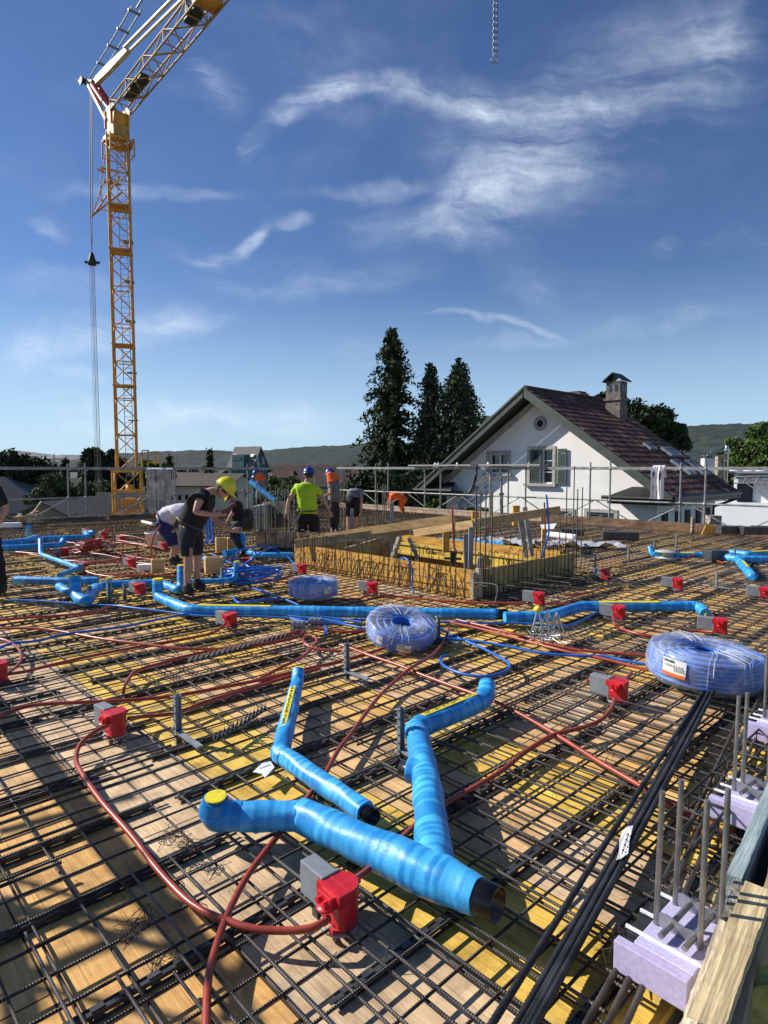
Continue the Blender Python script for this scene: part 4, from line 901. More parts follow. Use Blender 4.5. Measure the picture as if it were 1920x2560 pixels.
broadleaf('large bright green leafy tree at the right margin', 1905, 50, 1056, 2.8, L_GREEN, seed=35, nb=90, per=420, leaf=.17, flat=1.3, spread=1.1)
broadleaf('bright leafy tree crown in front of the wooded hill above the flat roof', 1862, 52, 1105, 1.6, L_GREEN, seed=36, nb=60, per=400, leaf=.17)
broadleaf('bright green bush in front of the left gable corner', 1090, 26, 1238, .75, L_GREEN, seed=37, nb=30, per=200, leaf=.10, name='green_bush', cat='bush', flat=1.3)
broadleaf('bright green bush at the foot of the scaffold stair', 1190, 23, 1258, .62, L_GREEN, seed=38, nb=26, per=200, leaf=.09, name='green_bush', cat='bush', flat=1.3)
# far town: wooded belt between the near roofs and the hills
g = np.random.default_rng(5); C, S = [], []
for i in range(650):
    Y = g.uniform(110, 900) ; x = g.uniform(-.75, .75) * Y; r = g.uniform(2.2, 5); hh = g.uniform(3, 7.6); k = 26
    v = g.normal(size=(k, 3)); v /= np.linalg.norm(v, axis=1)[:, None]; C.append(np.array([x, Y, GZ + hh - r * .5]) + v * r * g.uniform(.5, 1, (k, 1))); S.append(g.uniform(.7, 1.5, k) * (.6 + Y / 500))
foliage('far_treeline', L_DARK, np.concatenate(C), np.concatenate(S), None, 1.0, label='distant belt of dark trees across the town below the hills', cat='treeline', kind='stuff')
fr_ = [(m_cream, m_brroof), (m_taupe, m_grroof), (m_cream, MATS['rust_roof'])]
for i, (px, Y, w, h, lab) in enumerate(((660, 230, 12, 6.5, 'distant cream house with brown roof right of the teal house'), (930, 260, 14, 7, 'distant house by the left edge of the tallest spruce'), (350, 240, 12, 6.5, 'distant house directly beside the crane mast'), (50, 300, 16, 6.5, 'distant grey-roofed house behind the big dark tree'))):
    p = J(px, 1172, Y); gable_house('distant_house', lab, Vector((p.x, Y, 0)), R((i * 37) % 60 - 30), w, 9, GZ + h - 2.5, GZ + h + .5, *fr_[i % 3], .3)

# ================================================================== scaffold guard rails
def rail_side(label, name, P, Q, posts, lattice_on=True, boards=()):
    """P->Q along the deck edge; posts: distances; top rail level with the eye"""
    d = (Q - P).normalized(); n = Vector((-d.y, d.x, 0)); Ln = (Q - P).length
    t_ = thing(name, label, 'scaffold', (P.x, P.y, -.6)); out = []
    mb = MB(); mb.bar(P + UZ * 1.63, Q + UZ * 1.60, .05, .085); mb.build('top_rail', GALV, t_)
    for z, r in ((0.72, .024), (0.06, .024)):
        mb = MB(); mb.tube([P + UZ * z, Q + UZ * z], r, 8); mb.build('rail', GALV, t_)
    for k, s in enumerate(posts):
        mb = MB(); c = P + d * s; hgt = 1.75 + (k % 3) * .04; mb.tube([c + UZ * -2.2, c + UZ * hgt], .026, 8); 
        for z in (0.06, .72, 1.6): mb.lathe(c + UZ * (z - .04), [(.026, 0), (.045, .01), (.045, .07), (.026, .08)], 10)
        mb.lathe(c + UZ * -.4, [(.03, 0), (.05, 0), (.05, .06), (.03, .06)], 10)
        mb.build('post', GALV, t_)
    mb = MB(); s = posts[0]; up_ = True
    while s < Ln - .1:
        e = min(s + 1.25, Ln); a_, b2 = (.06, .72) if up_ else (.72, .06); mb.tube([P + d * s + UZ * a_ + n * .03, P + d * e + UZ * b2 + n * .03], .017, 6); s = e; up_ = not up_
    if lattice_on: mb.build('lattice_brace', GALV, t_)
    return t_, d, n
EO = .35
E_c = AB(A1 + EO, B1 + EO)
pA, pB = AB(A0 - 1, B1 + EO), AB(A1 + EO, B1 + EO)
rail_side('galvanised scaffold guard rail running past the white house along the far deck edge', 'guard_rail', pB, pA, [.3, 2.4, 3.1, 5.0, 5.75, 8.6, 9.25, 11.4, 12.0, 13.9, 14.5, 16.6, 17.2, 19.5])
pC = AB(A1 + EO, -6)
rail_side('galvanised scaffold guard rail in front of the crane base and dark trees', 'guard_rail', pC, pB, [3.4, 3.9, 6.2, 6.7, 9.2, 9.6, 12.1, 12.6, 15.0, 15.5, 18.3, 18.8, 21.4])
# mesh panels lying on the far rail and their straps
def onrail(px): return JP(px, 1172, pB, B)
for (x0_, x1_, lab) in ((1032, 1188, 'flat grey mesh panel with white straps resting on the rail before the conifers'), (1208, 1360, 'flat grey mesh panel resting on the rail in front of the shuttered window')):
    p, q = onrail(x0_), onrail(x1_); p.z = q.z = 1.60 + .12; t_ = thing('rail_panel', lab, 'mesh panel', (p.x, p.y, 1.6)); mb = MB(); mb.bar(p, q, .5, .05); mb.build('panel', mat('grey_mesh', (0.30, 0.31, 0.32), .6, .3, .25, 60), t_)
    mb = MB(); m_ = p.lerp(q, .5)
    for f in (.35, .4, .7) if x0_ < 1100 else (.05,): c = p.lerp(q, f); mb.tube([c + Vector((0, -.28, -.08)), c + Vector((.03, -.28, .05)), c + Vector((.08, .1, .07)), c + Vector((.1, .28, -.05))], .035, 6)
    mb.build('strap', WHITE, t_)
# scaffold stair leaning down from the rail
s_t = thing('scaffold_stair', 'aluminium scaffold stair slanting down in front of the white gable', 'stair', (3.3, 23, -1)); mb = MB()
for o_ in (0, .55):
    p, q = J(1225, 1184, 21.5 + o_), J(1092, 1318, 22.6 + o_); mb.bar(p, q, .05, .16); p2, q2 = J(1246, 1187, 21.5 + o_), J(1112, 1320, 22.6 + o_); mb.bar(p2, q2, .03, .05)
mb.build('stringer', GALV, s_t); mb = MB()
for k in range(9): f = (k + .5) / 9; p = J(1228, 1186, 21.5).lerp(J(1096, 1318, 22.6), f); mb.box(p + Vector((0, .27, 0)), (.25, .55, .03))
mb.build('tread', GALV, s_t)
# steel props standing at the far edge, in front of the stair
for (px, y0_, y1_, lab) in ((1226, 1182, 1300, 'grey steel prop directly in front of the scaffold stair top'), (1253, 1184, 1290, 'thinner grey steel prop a step right of the stair top')):
    p, q = J(px, y0_, 19.5), J(px + 1, y1_, 19.5); t_ = thing('steel_prop', lab, 'prop', q); mb = MB(); mb.tube([q, q.lerp(p, .55)], .055, 10); mb.tube([q.lerp(p, .5), p], .04, 10); mb.lathe(q.lerp(p, .52), [(.055, -.04), (.09, -.03), (.09, .03), (.055, .04)], 12); mb.box(p, (.2, .2, .02)); mb.box(q, (.2, .2, .02)); mb.build('tube', GALV, t_)
# white slings over the rail, curtain of pale straps beside the crane
def strapcurtain(name, label, x0_, x1_, yt, yb, P, n, k, m, wdt, seed, loop=False):
    g = np.random.default_rng(seed); p, q = JP(x0_, yt, P, n), JP(x1_, yt, P, n); t_ = thing(name, label, 'straps', (p.x, p.y, 1.0)); bot = JP(x0_, yb, P, n).z; mb = MB(); d = (q - p); d.z = 0; nn = n * -1
    for i in range(k):
        c = p + d * (i + .5) / k; z0 = p.z + .03; off = g.uniform(-.04, .10); pts = [c + nn * -.12 + UZ * -.3 * g.uniform(.3, 1), c + UZ * .03]
        zz = z0 - .05; b_e = bot + g.uniform(0, .18) * (z0 - bot)
        while zz > b_e: pts.append(c + nn * (.06 + off) + d.normalized() * g.normal() * .012 + UZ * (zz - z0)); zz -= .16
        pts = [Vector((v.x, v.y, v.z)) for v in pts]; w = wdt * g.uniform(.7, 1.2); dd = d.normalized() * w / 2; sh = nn * g.uniform(-.02, .02)
        vs = []
        for v in pts: vs += [v - dd + sh, v + dd - sh]
        mb.add(vs, [(2 * j, 2 * j + 1, 2 * j + 3, 2 * j + 2) for j in range(len(pts) - 1)], True)
    mb.build('strap', m, t_); return t_
pl_ = AB(A1 + EO - .12, 0)
strapcurtain('hanging_straps', 'thick curtain of pale grey straps hung over the rail beside the crane base', 366, 428, 1172, 1296, pl_, A, 34, mat('pale_strap', (0.50, 0.49, 0.46), .9, 0, .3, 3), .05, 3)
strapcurtain('hanging_slings', 'two white fabric slings hung over the rail before the tiled roof', 1635, 1662, 1166, 1262, AB(0, B1 + EO - .1), B, 6, WHITE, .05, 4)
h_t = thing('dark_harness', 'dark safety harness dangling from the rail between the two mesh panels', 'harness', onrail(1195)); mb = MB(); c = onrail(1193) - B * .1
mb.tube(spline([c + Vector((.05, 0, .12)), c + Vector((.03, 0, -.3)), c + Vector((-.12, 0, -.72)), c + Vector((-.22, 0, -.80)), c + Vector((-.1, 0, -.6)), c + Vector((0, 0, -.2))]), .035, 6); mb.build('webbing', PLAST_DK, h_t)
# unseen scaffold added on the left, beams laid out to cast the corner's shadows
sc_ = thing('shade_scaffold', 'unseen scaffold bay added to cast plank and lattice shadows on the near deck corner', 'scaffold', AB(1.0, -3.2, -1)); mb = MB()
cS = lambda px, py, z: G(px, py, 0) + Vector((-SDX, -SDY, 0)) * z / math.tan(SUN_EL) + UZ * z
def shbeam(mb, p1, p2, z, w, h): a_, b2 = cS(*p1, z), cS(*p2, z); mb.bar(a_, b2, w, h)
shbeam(mb, (-60, 1700), (520, 2410), 2.2, .11, .03); mb.build('plank', TIMBER_OLD, sc_); mb = MB()
for (p1, p2, w) in (((-60, 2170), (250, 2260), .05), ((0, 2080), (330, 1990), .07), ((60, 2330), (420, 2200), .12), ((0, 2260), (420, 2320), .05), ((40, 2460), (420, 2290), .07), ((-80, 2430), (500, 2560), .05), ((0, 2250), (60, 2560), .16), ((440, 2250), (640, 2560), .05), ((560, 2560), (640, 2330), .05)):
    shbeam(mb, p1, p2, 2.1, w * .55, .03)
mb.build('shade_beam', GALV, sc_); mb = MB()
for (px, py) in ((-60, 1690), (520, 2400)): c = cS(px, py, 2.5); mb.tube([Vector((c.x, c.y, -2)), c], .024, 8)
mb.build('post', GALV, sc_)
# ================================================================== wrapped ducts
mw = bpy.data.materials.new('blue_wrap'); mw.use_nodes = True; t = mw.node_tree; b_ = bsdf(mw)
at = t.nodes.new('ShaderNodeAttribute'); at.attribute_name = 'wrap'; tcn = t.nodes.new('ShaderNodeTexCoord')
nz_ = t.nodes.new('ShaderNodeTexNoise'); nz_.inputs['Scale'].default_value = 9; nz_.inputs['Detail'].default_value = 6; t.links.new(tcn.outputs['Object'], nz_.inputs['Vector'])
ad = t.nodes.new('ShaderNodeMath'); ad.operation = 'ADD'; t.links.new(at.outputs['Fac'], ad.inputs[0]); t.links.new(nz_.outputs['Fac'], ad.inputs[1])
rr_ = t.nodes.new('ShaderNodeValToRGB'); rr_.color_ramp.elements[0].position = .55; rr_.color_ramp.elements[1].position = 1.35 / 1.5
rr_.color_ramp.elements[0].color = (0.014, 0.24, 0.60, 1); rr_.color_ramp.elements[1].color = (0.06, 0.44, 0.86, 1); t.links.new(ad.outputs[0], rr_.inputs['Fac']); t.links.new(rr_.outputs[0], b_.inputs['Base Color'])
b_.inputs['Roughness'].default_value = .42; b_.inputs['Specular IOR Level'].default_value = .55
mpz = t.nodes.new('ShaderNodeTexNoise'); mpz.inputs['Scale'].default_value = 45; mpz.inputs['Detail'].default_value = 5; mpz.inputs['Distortion'].default_value = 2.5; t.links.new(tcn.outputs['Object'], mpz.inputs['Vector'])
bp = t.nodes.new('ShaderNodeBump'); bp.inputs['Strength'].default_value = .3; bp.inputs['Distance'].default_value = .004; t.links.new(mpz.outputs['Fac'], bp.inputs['Height']); t.links.new(bp.outputs[0], b_.inputs['Normal'])
def wrapped(pts, r, parent, step=.012, bend=.1, n=28, name='wrap', rough=1.0, seed=0, capends=True):
    """taped tube: every ring gets its own small swelling, overlaps step outward"""
    g = np.random.default_rng(seed + int(abs(pts[0].x) * 1000)); path = fillet(pts, bend, step); m = len(path); cum = 0; L_ = [0]
    for i in range(1, m): cum += (path[i] - path[i - 1]).length; L_.append(cum)
    rs_ = r if hasattr(r, '__len__') else [r, r]; tot = cum; rad = []; att = []; saw = 0; w_next = g.uniform(.03, .08); v = g.uniform(0, 1)
    for i in range(m):
        f = L_[i] / tot * (len(rs_) - 1); k = min(int(f), len(rs_) - 2); base = rs_[k] + (rs_[k + 1] - rs_[k]) * (f - k); saw += step
        if saw > w_next: saw = 0; w_next = g.uniform(.025, .085); v = g.uniform(0, 1)
        rad.append(base * (1 + rough * (.034 * (1 - saw / .08) * v + g.normal() * .006))); att.append((v * .6 + g.uniform(0, .1)) * (.25 if saw < step * 1.5 else 1))
    mb = MB(); mb.tube(path, rad, n, capends); o = mb.build(name, mw, parent)
    me = o.data; co = np.zeros(len(me.vertices) * 3); me.vertices.foreach_get('co', co); co = co.reshape(-1, 3)
    ring = np.minimum(np.arange(len(me.vertices)) // n, m - 1); c_ = np.array([tuple(p) for p in path])[ring]
    ang = g.normal(0, 1, (m, 3)); dirs = co - c_; ln = np.linalg.norm(dirs, axis=1)[:, None] + 1e-9; u = dirs / ln
    wob = (np.sin(u[:, 0] * 5 + ring * .31) + np.sin(u[:, 2] * 7 + ring * .17) + np.sin(u[:, 1] * 9 - ring * .23)) * .0012 * rough
    co += u * wob[:, None]; me.vertices.foreach_set('co', co.ravel()); me.update()
    a_ = me.attributes.new('wrap', 'FLOAT', 'POINT'); a_.data.foreach_set('value', np.array(att)[ring]); return o
def ycap(c, r, parent, nrm=(0, 0, 1), th=.006):
    mb = MB(); c = Vector(c); nrm = Vector(nrm).normalized(); mb.disc(c + nrm * .001, r * (.86 if th < .01 else 1.03), 28, nrm, th); return mb.build('end_cap', YEL_TAPE, parent)
def spigot(p, d, r, parent, L_=.07):
    p, d = Vector(p), Vector(d).normalized(); ax = (d.cross(UZ).normalized(), UZ, d) if abs(d.z) < .9 else None; ax = (ax[0], ax[0].cross(d) * -1, d)
    mb = MB(); mb.lathe(p, [(r, -.03), (r, L_), (r * .93, L_), (r * .93, .0), (0, 0)], 28, ax); return mb.build('pipe_end', BLACKPIPE, parent)
def tapestrip(path, r, f0, f1, parent, w=.022, up=UZ, text=None):
    """yellow strip bent over the top of a duct"""
    P_ = path; n = len(P_); i0, i1 = int(f0 * (n - 1)), int(f1 * (n - 1)); vs = []; fs = []; K = 5
    for i in range(i0, i1 + 1):
        t_ = (P_[min(i + 1, n - 1)] - P_[max(i - 1, 0)]).normalized(); s = t_.cross(up).normalized(); u = s.cross(t_)
        for k in range(K): a = (k / (K - 1) - .5) * 2 * w / r; vs.append(P_[i] + (s * math.sin(a) + u * math.cos(a)) * (r * 1.045 + .0015))
    m = i1 - i0 + 1; fs = [(j * K + k, j * K + k + 1, (j + 1) * K + k + 1, (j + 1) * K + k) for j in range(m - 1) for k in range(K - 1)]
    mb = MB(); mb.add(vs, fs, True); o = mb.build('label_strip', YEL_TAPE, parent)
    g = np.random.default_rng(i0 + m); mb = MB(); j = 1.5; L_ = m - 2                        # handwriting: short pen strokes
    scale = (P_[i1] - P_[i0]).length / max(1, m - 1); lw = .009 / max(scale, 1e-6)
    while j < L_ - lw and text:
        if g.random() < .17: j += lw * 1.1; continue
        q = []
        for s_ in range(4):
            ii = min(m - 2, max(0, int(i0 * 0 + j + g.uniform(0, .9) * lw))); a = g.uniform(-.55, .55) * 2 * w / r * .5; i = i0 + ii
            t_ = (P_[min(i + 1, n - 1)] - P_[max(i - 1, 0)]).normalized(); s = t_.cross(up).normalized(); u = s.cross(t_); q.append(P_[i] + t_ * ((j - ii) * scale * 0 + g.uniform(0, .006)) + (s * math.sin(a) + u * math.cos(a)) * (r * 1.045 + .0035))
        mb.tube(q, .0011, 4, False); j += lw
    if mb.v: mb.build('pen_writing', BLACKPIPE, o)
    return o
def txt(body, size, loc, xax, yax, m, parent, name='lettering'):
    c = bpy.data.curves.new(name, 'FONT'); c.body = body; c.size = size; c.extrude = .0004; c.align_x = 'CENTER'; c.align_y = 'CENTER'
    o = bpy.data.objects.new(name, c); COL.objects.link(o); x = Vector(xax).normalized(); z = x.cross(Vector(yax)).normalized(); y = z.cross(x)
    mtx = Matrix((x, y, z)).transposed().to_4x4(); mtx.translation = Vector(loc)
    o.data.materials.append(m)
    if parent: o.parent = parent; o.matrix_parent_inverse = parent_inv(parent)
    o.matrix_basis = mtx; return o
zA = .062                                                         # top of the grid
# --- big Y duct in front
T = thing('wrapped_duct', 'large blue tape-wrapped Y-shaped duct in front with open black end and yellow round cap', 'duct', G(900, 2200, 0))
z1 = zA + .078
pE = G(540, 2040, z1 - .012); pBend = G(757, 2040, z1 - .012); pEnd = G(1196, 2240, z1 + .01)
capc = G(539, 1992, .222)
wrapped([capc + Vector((.0, .004, -.012)), Vector((pE.x - .012, pE.y, z1 - .010)), Vector((pE.x + .11, pE.y, z1 - .012))], [.052, .064, .062, .062], T, bend=.095, seed=1)
wrapped([Vector((pE.x + .10, pE.y, z1 - .014)), pBend, pBend + (pEnd - pBend).normalized() * .06], [.058, .060, .062], T, bend=.04, seed=2)
wrapped([pBend - (pEnd - pBend).normalized() * .015, pEnd], [.066, .070, .072, .074, .079, .078, .062], T, bend=.02, seed=3, rough=1.25)
ycap(capc, .052, T, (0, -.12, 1)); dE = (pEnd - pBend).normalized(); spigot(pEnd, dE, .058, T, .075)
jY = pBend.lerp(pEnd, .80); pm = G(1066, 1950, z1); pb = G(1040, 1822, z1 + .005); pr = G(1214, 1748, z1); cp2 = G(1218, 1706, .205)
wrapped([jY, pm, pb, pb + (pr - pb).normalized() * .05], [.074, .070, .066, .064, .062], T, bend=.05, seed=4, rough=1.2)
pth = fillet([pb, pr], .02); wrapped([pb, pr, cp2 - UZ * .012], [.060, .060, .055], T, bend=.07, seed=5)
ycap(cp2, .055, T); tapestrip(pth, .060, .10, .86, T, .020, (UZ * .9 + Vector((-.35, -.2, 0))).normalized(), True)
st = G(1030, 1925, z1); wrapped([pm + (pb - pm) * .12, st + Vector((-.02, 0, 0))], [.056, .054], T, bend=.02, seed=6); spigot(st + Vector((-.02, 0, 0)), st - pm - (pb - pm) * .12, .036, T, .04)
# --- slim bent duct left of it
T = thing('wrapped_duct', 'slim blue tape-wrapped duct with a sharp elbow and yellow lettered strip beside the Y-shaped duct', 'duct', G(740, 1900, 0))
c0 = G(747, 1670, .20); k1 = G(743, 1706, .12); k2 = G(700, 1884, zA + .055); k3 = G(914, 2030, zA + .052)
wrapped([c0 - UZ * .012, k1, k2, k2 + (k3 - k2).normalized() * .05], [.042, .046, .049, .050], T, bend=.045, seed=7); wrapped([k2, k3], [.047, .050, .046], T, seed=8)
ycap(c0, .042, T); spigot(k3, k3 - k2, .034, T, .06); tapestrip(fillet([k1, k2], .02), .048, .20, .78, T, .018, (UZ * .8 + Vector((-.15, -.55, 0))).normalized(), True)
# --- long duct across the middle
T = thing('wrapped_duct', 'very long straight blue wrapped duct crossing the deck in front of the timber shaft box', 'duct', G(800, 1540, 0))
r_ = .057; zc = zA + r_; q = [G(395, 1452, .30), G(393, 1492, zc), G(470, 1524, zc), G(1244, 1536, zc)]
wrapped(q, r_, T, step=.02, bend=.09, seed=9, rough=.8); ycap(q[0] + UZ * .012, r_, T, (0, 0, 1), .03); spigot(q[-1], B * .3 + Vector((1, 0, 0)), .056, T, .10)
q = [G(1262, 1544, zc), G(1373, 1541, zc), G(1458, 1516, zc), G(1745, 1516, zc), G(1764, 1534, zc * .7)]
wrapped(q, r_, T, step=.02, bend=.08, seed=10, rough=.8); mb = MB(); mb.disc(G(1766, 1536, .07), .05, 20, (1, -1, -.4), .01); mb.build('end_cap', YEL_TAPE, T)
tapestrip(fillet([G(478, 1524, zc), G(1244, 1536, zc)], .02), r_, .03, .27, T, .016, (UZ + Vector((0, -.25, 0))).normalized()); tapestrip(fillet([q[2], q[3]], .02), r_, .13, .66, T, .018, (UZ + Vector((0, -.3, 0))).normalized())
# --- cluster on the left
def simple_duct(label, pts, r, caps=(), seed=0, end=None, bend=.09, strip=None):
    T = thing('wrapped_duct', label, 'duct', Vector((pts[0].x, pts[0].y, 0))); wrapped(pts, r, T, step=.022, bend=bend, n=20, seed=seed, rough=.9)
    for c in caps: ycap(c, (r if not hasattr(r, '__len__') else r[0]), T, (0, 0, 1), .035)
    if end: spigot(pts[-1], pts[-1] - pts[-2], (r if not hasattr(r, '__len__') else r[-1]) * .8, T, .05)
    if strip: tapestrip(fillet(pts[strip[0]:strip[0] + 2], .01), r, strip[1], strip[2], T, .02, (UZ + Vector((0, -.3, 0))).normalized())
    return T
z = zA + .06
simple_duct('stubby blue wrapped U-shaped duct with a fat yellow-capped upright on the left', [G(187, 1446, .33), G(190, 1492, z + .02), G(215, 1505, z), G(240, 1470, z)], [.062, .064, .062], [G(187, 1444, .335)], 11, bend=.10)
simple_duct('blue wrapped duct running from the fat capped upright to the worker\'s feet', [G(232, 1478, z), G(262, 1462, z), G(400, 1457, z), G(445, 1475, z), G(452, 1470, z), G(453, 1418, .36)], .05, [G(453, 1416, .365)], 12)
simple_duct('straight blue wrapped duct behind the fat capped upright on the left', [G(36, 1450, z), G(160, 1453, z), G(245, 1452, z)], .052, [], 13)
simple_duct('short blue wrapped duct stub pointing left behind the fat capped upright', [G(148, 1466, z), G(165, 1478, z), G(196, 1478, z)], .05, [], 14)
simple_duct('thin upright blue duct stub with yellow cap between the two bigger ones', [G(273, 1448, .26), G(273, 1480, .09)], .030, [G(273, 1447, .262)], 15)
simple_duct('thin blue duct ending in a yellow-capped upright by the hose heap', [G(470, 1455, z), G(560, 1452, z), G(588, 1448, z), G(592, 1408, .33)], .036, [G(592, 1406, .335)], 16)
simple_duct('pale blue wrapped duct lying diagonally at the left margin', [G(-10, 1362, z), G(60, 1355, z), G(92, 1345, z)], .075, [], 17, True)
simple_duct('long blue wrapped duct at the left margin ending in a small step', [G(-10, 1372, z), G(140, 1364, z), G(155, 1362, z), G(160, 1350, z + .08)], .06, [], 18)
simple_duct('blue duct at the far left with a hooked end near the deck edge', [G(104, 1348, z), G(220, 1343, z), G(215, 1331, z), G(234, 1332, z)], .06, [], 19)
simple_duct('thin blue duct with an upright end bending across the bars by the red coil', [G(101, 1350, .33), G(102, 1386, z), G(198, 1420, z), G(150, 1438, z)], .038, [G(101, 1349, .332)], 20)
simple_duct('short blue upright duct stub at the far left edge behind the other ducts', [G(71, 1316, .34), G(71, 1340, .1)], .05, [], 21)
simple_duct('yellow-capped upright blue duct beside the pale square sleeve near the well', [G(605, 1336, .40), G(605, 1378, z), G(560, 1385, z)], .062, [G(605, 1334, .404)], 22)
simple_duct('blue duct lying behind the blue hose heap towards the shaft box', [G(610, 1378, z), G(650, 1388, z), G(735, 1388, z)], .05, [], 23)
simple_duct('short blue duct offcut sticking up by the timber sleeve', [G(513, 1396, z), G(540, 1412, z + .04)], .05, [], 24)
# --- cluster on the right
simple_duct('blue duct with up-turned end far back at the right', [G(1626, 1368, .24), G(1630, 1387, z), G(1762, 1388, z)], .05, [], 25, bend=.08, strip=(1, .2, .8))
simple_duct('blue duct in line behind the black bag at the right', [G(1806, 1392, z), G(1845, 1398, z), G(1950, 1399, z)], .062, [], 26)
simple_duct('upper blue duct at the right margin behind the others', [G(1828, 1380, z), G(1870, 1386, z), G(1950, 1382, z)], .055, [], 27, strip=(1, .1, .9))
simple_duct('blue duct branch pointing towards the viewer at the right margin', [G(1844, 1398, z), G(1880, 1440, z), G(1886, 1447, z * .7)], .062, [], 28, strip=(0, .35, .75))
simple_duct('big pale blue duct lying crosswise beyond the shaft box', [G(1100, 1350, z), G(1180, 1357, z), G(1260, 1362, z)], .06, [], 29)

# ================================================================== red ceiling boxes
def boxmesh(): 
    T = thing('ceiling_box', '', 'electrical box', (0, 0, 0)); mb = MB()      # local +y = towards the grey housing
    n = 18; prof = [(math.cos(a) * .058, math.sin(a) * .058) for a in np.linspace(-2.3, 2.3, n)]
    pts = lambda z, k=1: [(x * k, y * k, z) for x, y in prof]; m = len(prof)
    zs = [(.028, 1.03), (.032, 1.03), (.033, 1.0), (.146, .985), (.152, .95)]; vs = [p for z, k in zs for p in pts(z, k)]
    mb.add(vs, [(i * m + k, i * m + (k + 1) % m, (i + 1) * m + (k + 1) % m, (i + 1) * m + k) for i in range(len(zs) - 1) for k in range(m)] + [tuple(range((len(zs) - 1) * m, len(zs) * m)), tuple(range(m))[::-1]])
    mb.box((-.003, -.0, .1535), (.003, .09, .003)); pr2 = [(math.cos(a) * .0595, math.sin(a) * .0595) for a in np.linspace(-1.35, 1.35, 14)] + [(-.047, .0585), (-.047, -.0585)]; m2 = len(pr2); vs = [(x * k, y * k, z) for z, k in ((.112, .97), (.114, 1), (.150, 1), (.1535, .97)) for x, y in pr2]
    mb.add(vs, [(i * m2 + k, i * m2 + (k + 1) % m2, (i + 1) * m2 + (k + 1) % m2, (i + 1) * m2 + k) for i in range(3) for k in range(m2)] + [tuple(range(3 * m2, 4 * m2)), tuple(range(m2))[::-1]])
    body = local_build(mb, 'body', REDBOX, T)
    mb = MB(); mb.box((-.053, -.004, .126), (.026, .070, .040), None, .003); mb.lathe((-.056, -.004, .100), [(0, .0), (.030, 0), (.030, .006), (.0, .006)], 16)
    for y in (-.020, .010): mb.tube([(-.060, y, .126), (-.080, y, .126)], .0105, 12); mb.tube([(-.0795, y, .126), (-.081, y, .126)], .0065, 10)
    local_build(mb, 'nozzle', REDBOX, T); mb = MB()
    for y in (-.012, .016): mb.tube([(.048, y, .128), (.070, y, .136)], .008, 10)
    mb.box((-.052, -.03, .036), (.012, .018, .016)); local_build(mb, 'rear_port', REDBOX, T)
    mb = MB(); mb.lathe((0, 0, .018), [(.052, 0), (.063, 0), (.063, .010), (.052, .010)], 24)
    for a in range(5): c, s = math.cos(a * 1.256), math.sin(a * 1.256); mb.tube([(c * .055, s * .055, .001), (c * .058, s * .058, .022)], .004, 5)
    local_build(mb, 'base_ring', PLAST_GR, T)
    mb = MB(); mb.box((0, .112, .098), (.062, .128, .112), None, .004); mb.box((0, .050, .10), (.074, .012, .118), None, .003); h_ = local_build(mb, 'grey_housing', GREYBOX, T)
    mb = MB(); mb.box((-.02, .1, .02), (.012, .03, .05)); mb.box((.02, .1, .02), (.012, .03, .05)); local_build(mb, 'foot', PLAST_DK, h_)
    return T
BX = [  # x, y, yaw, label
 (850, 2322, -8, 'red box with grey housing in front of everything, below the big Y duct'),
 (288, 1846, 0, 'red box with grey housing alone on the bars, hose curving away to the lower left'),
 (1545, 1760, -6, 'red box with grey housing directly left of the big film-wrapped blue coil'),
 (-4, 1712, 0, 'red box cut off by the left edge of the picture'),
 (577, 1574, 4, 'red box with grey housing just in front of the long straight duct, towards the left'),
 (351, 1491, 6, 'red box with grey housing between the capped left duct cluster and the long duct elbow'),
 (206, 1434, 150, 'red box whose grey housing points right, behind the fat yellow-capped duct'),
 (330, 1422, 6, 'red box with grey housing next to the small white foam block'),
 (617, 1421, -70, 'red box behind the blue hose heap beside the yellow-capped thin duct'),
 (756, 1438, 8, 'red box with grey housing partly hidden behind the rear blue coil'),
 (932, 1488, 10, 'red box with grey housing before the yellow formwork wall of the shaft'),
 (1348, 1516, 6, 'red box with grey housing near the front corner of the shaft, touching the long duct'),
 (1514, 1452, 2, 'red box with grey housing on the grid right of the shaft, farther back of two'),
 (1694, 1477, 6, 'red box with grey housing standing alone above the end of the long duct'),
 (1547, 1553, 4, 'red box with grey housing right in front of the long duct\'s right half'),
 (1912, 1502, 6, 'red box with grey housing cut by the right edge of the picture'),
 (1799, 1589, 8, 'dark red box with grey housing half hidden behind the big film-wrapped coil'),
 (219, 1340, 6, 'small red box behind the red hose coil, leftmost of the row there'),
 (262, 1348, 6, 'small red box touching the back of the red hose coil'),
 (307, 1359, 6, 'small red box with grey housing to the right of the red hose coil'),
 (163, 1393, 60, 'dark red box in front of the red hose coil'),
 (413, 1377, 6, 'small red box with grey housing below the white bucket'),
 (1221, 1325, 6, 'tiny red box beyond the shaft under the slanting plank'),
]
proto = boxmesh()
def place_box(T, i):
    x, y, yaw, lab = BX[i]; T.scale = (1.1, 1.1, 1.1); T.location = G(x, y, .010); T.rotation_euler = (0, 0, ANG + R(yaw) + R(6)); T['label'] = lab; T['group'] = 'red ceiling boxes with grey housings on the deck'
for i in range(len(BX)):
    T = proto if i == 0 else dup(proto, (0, 0, 0), 0)
    place_box(T, i)

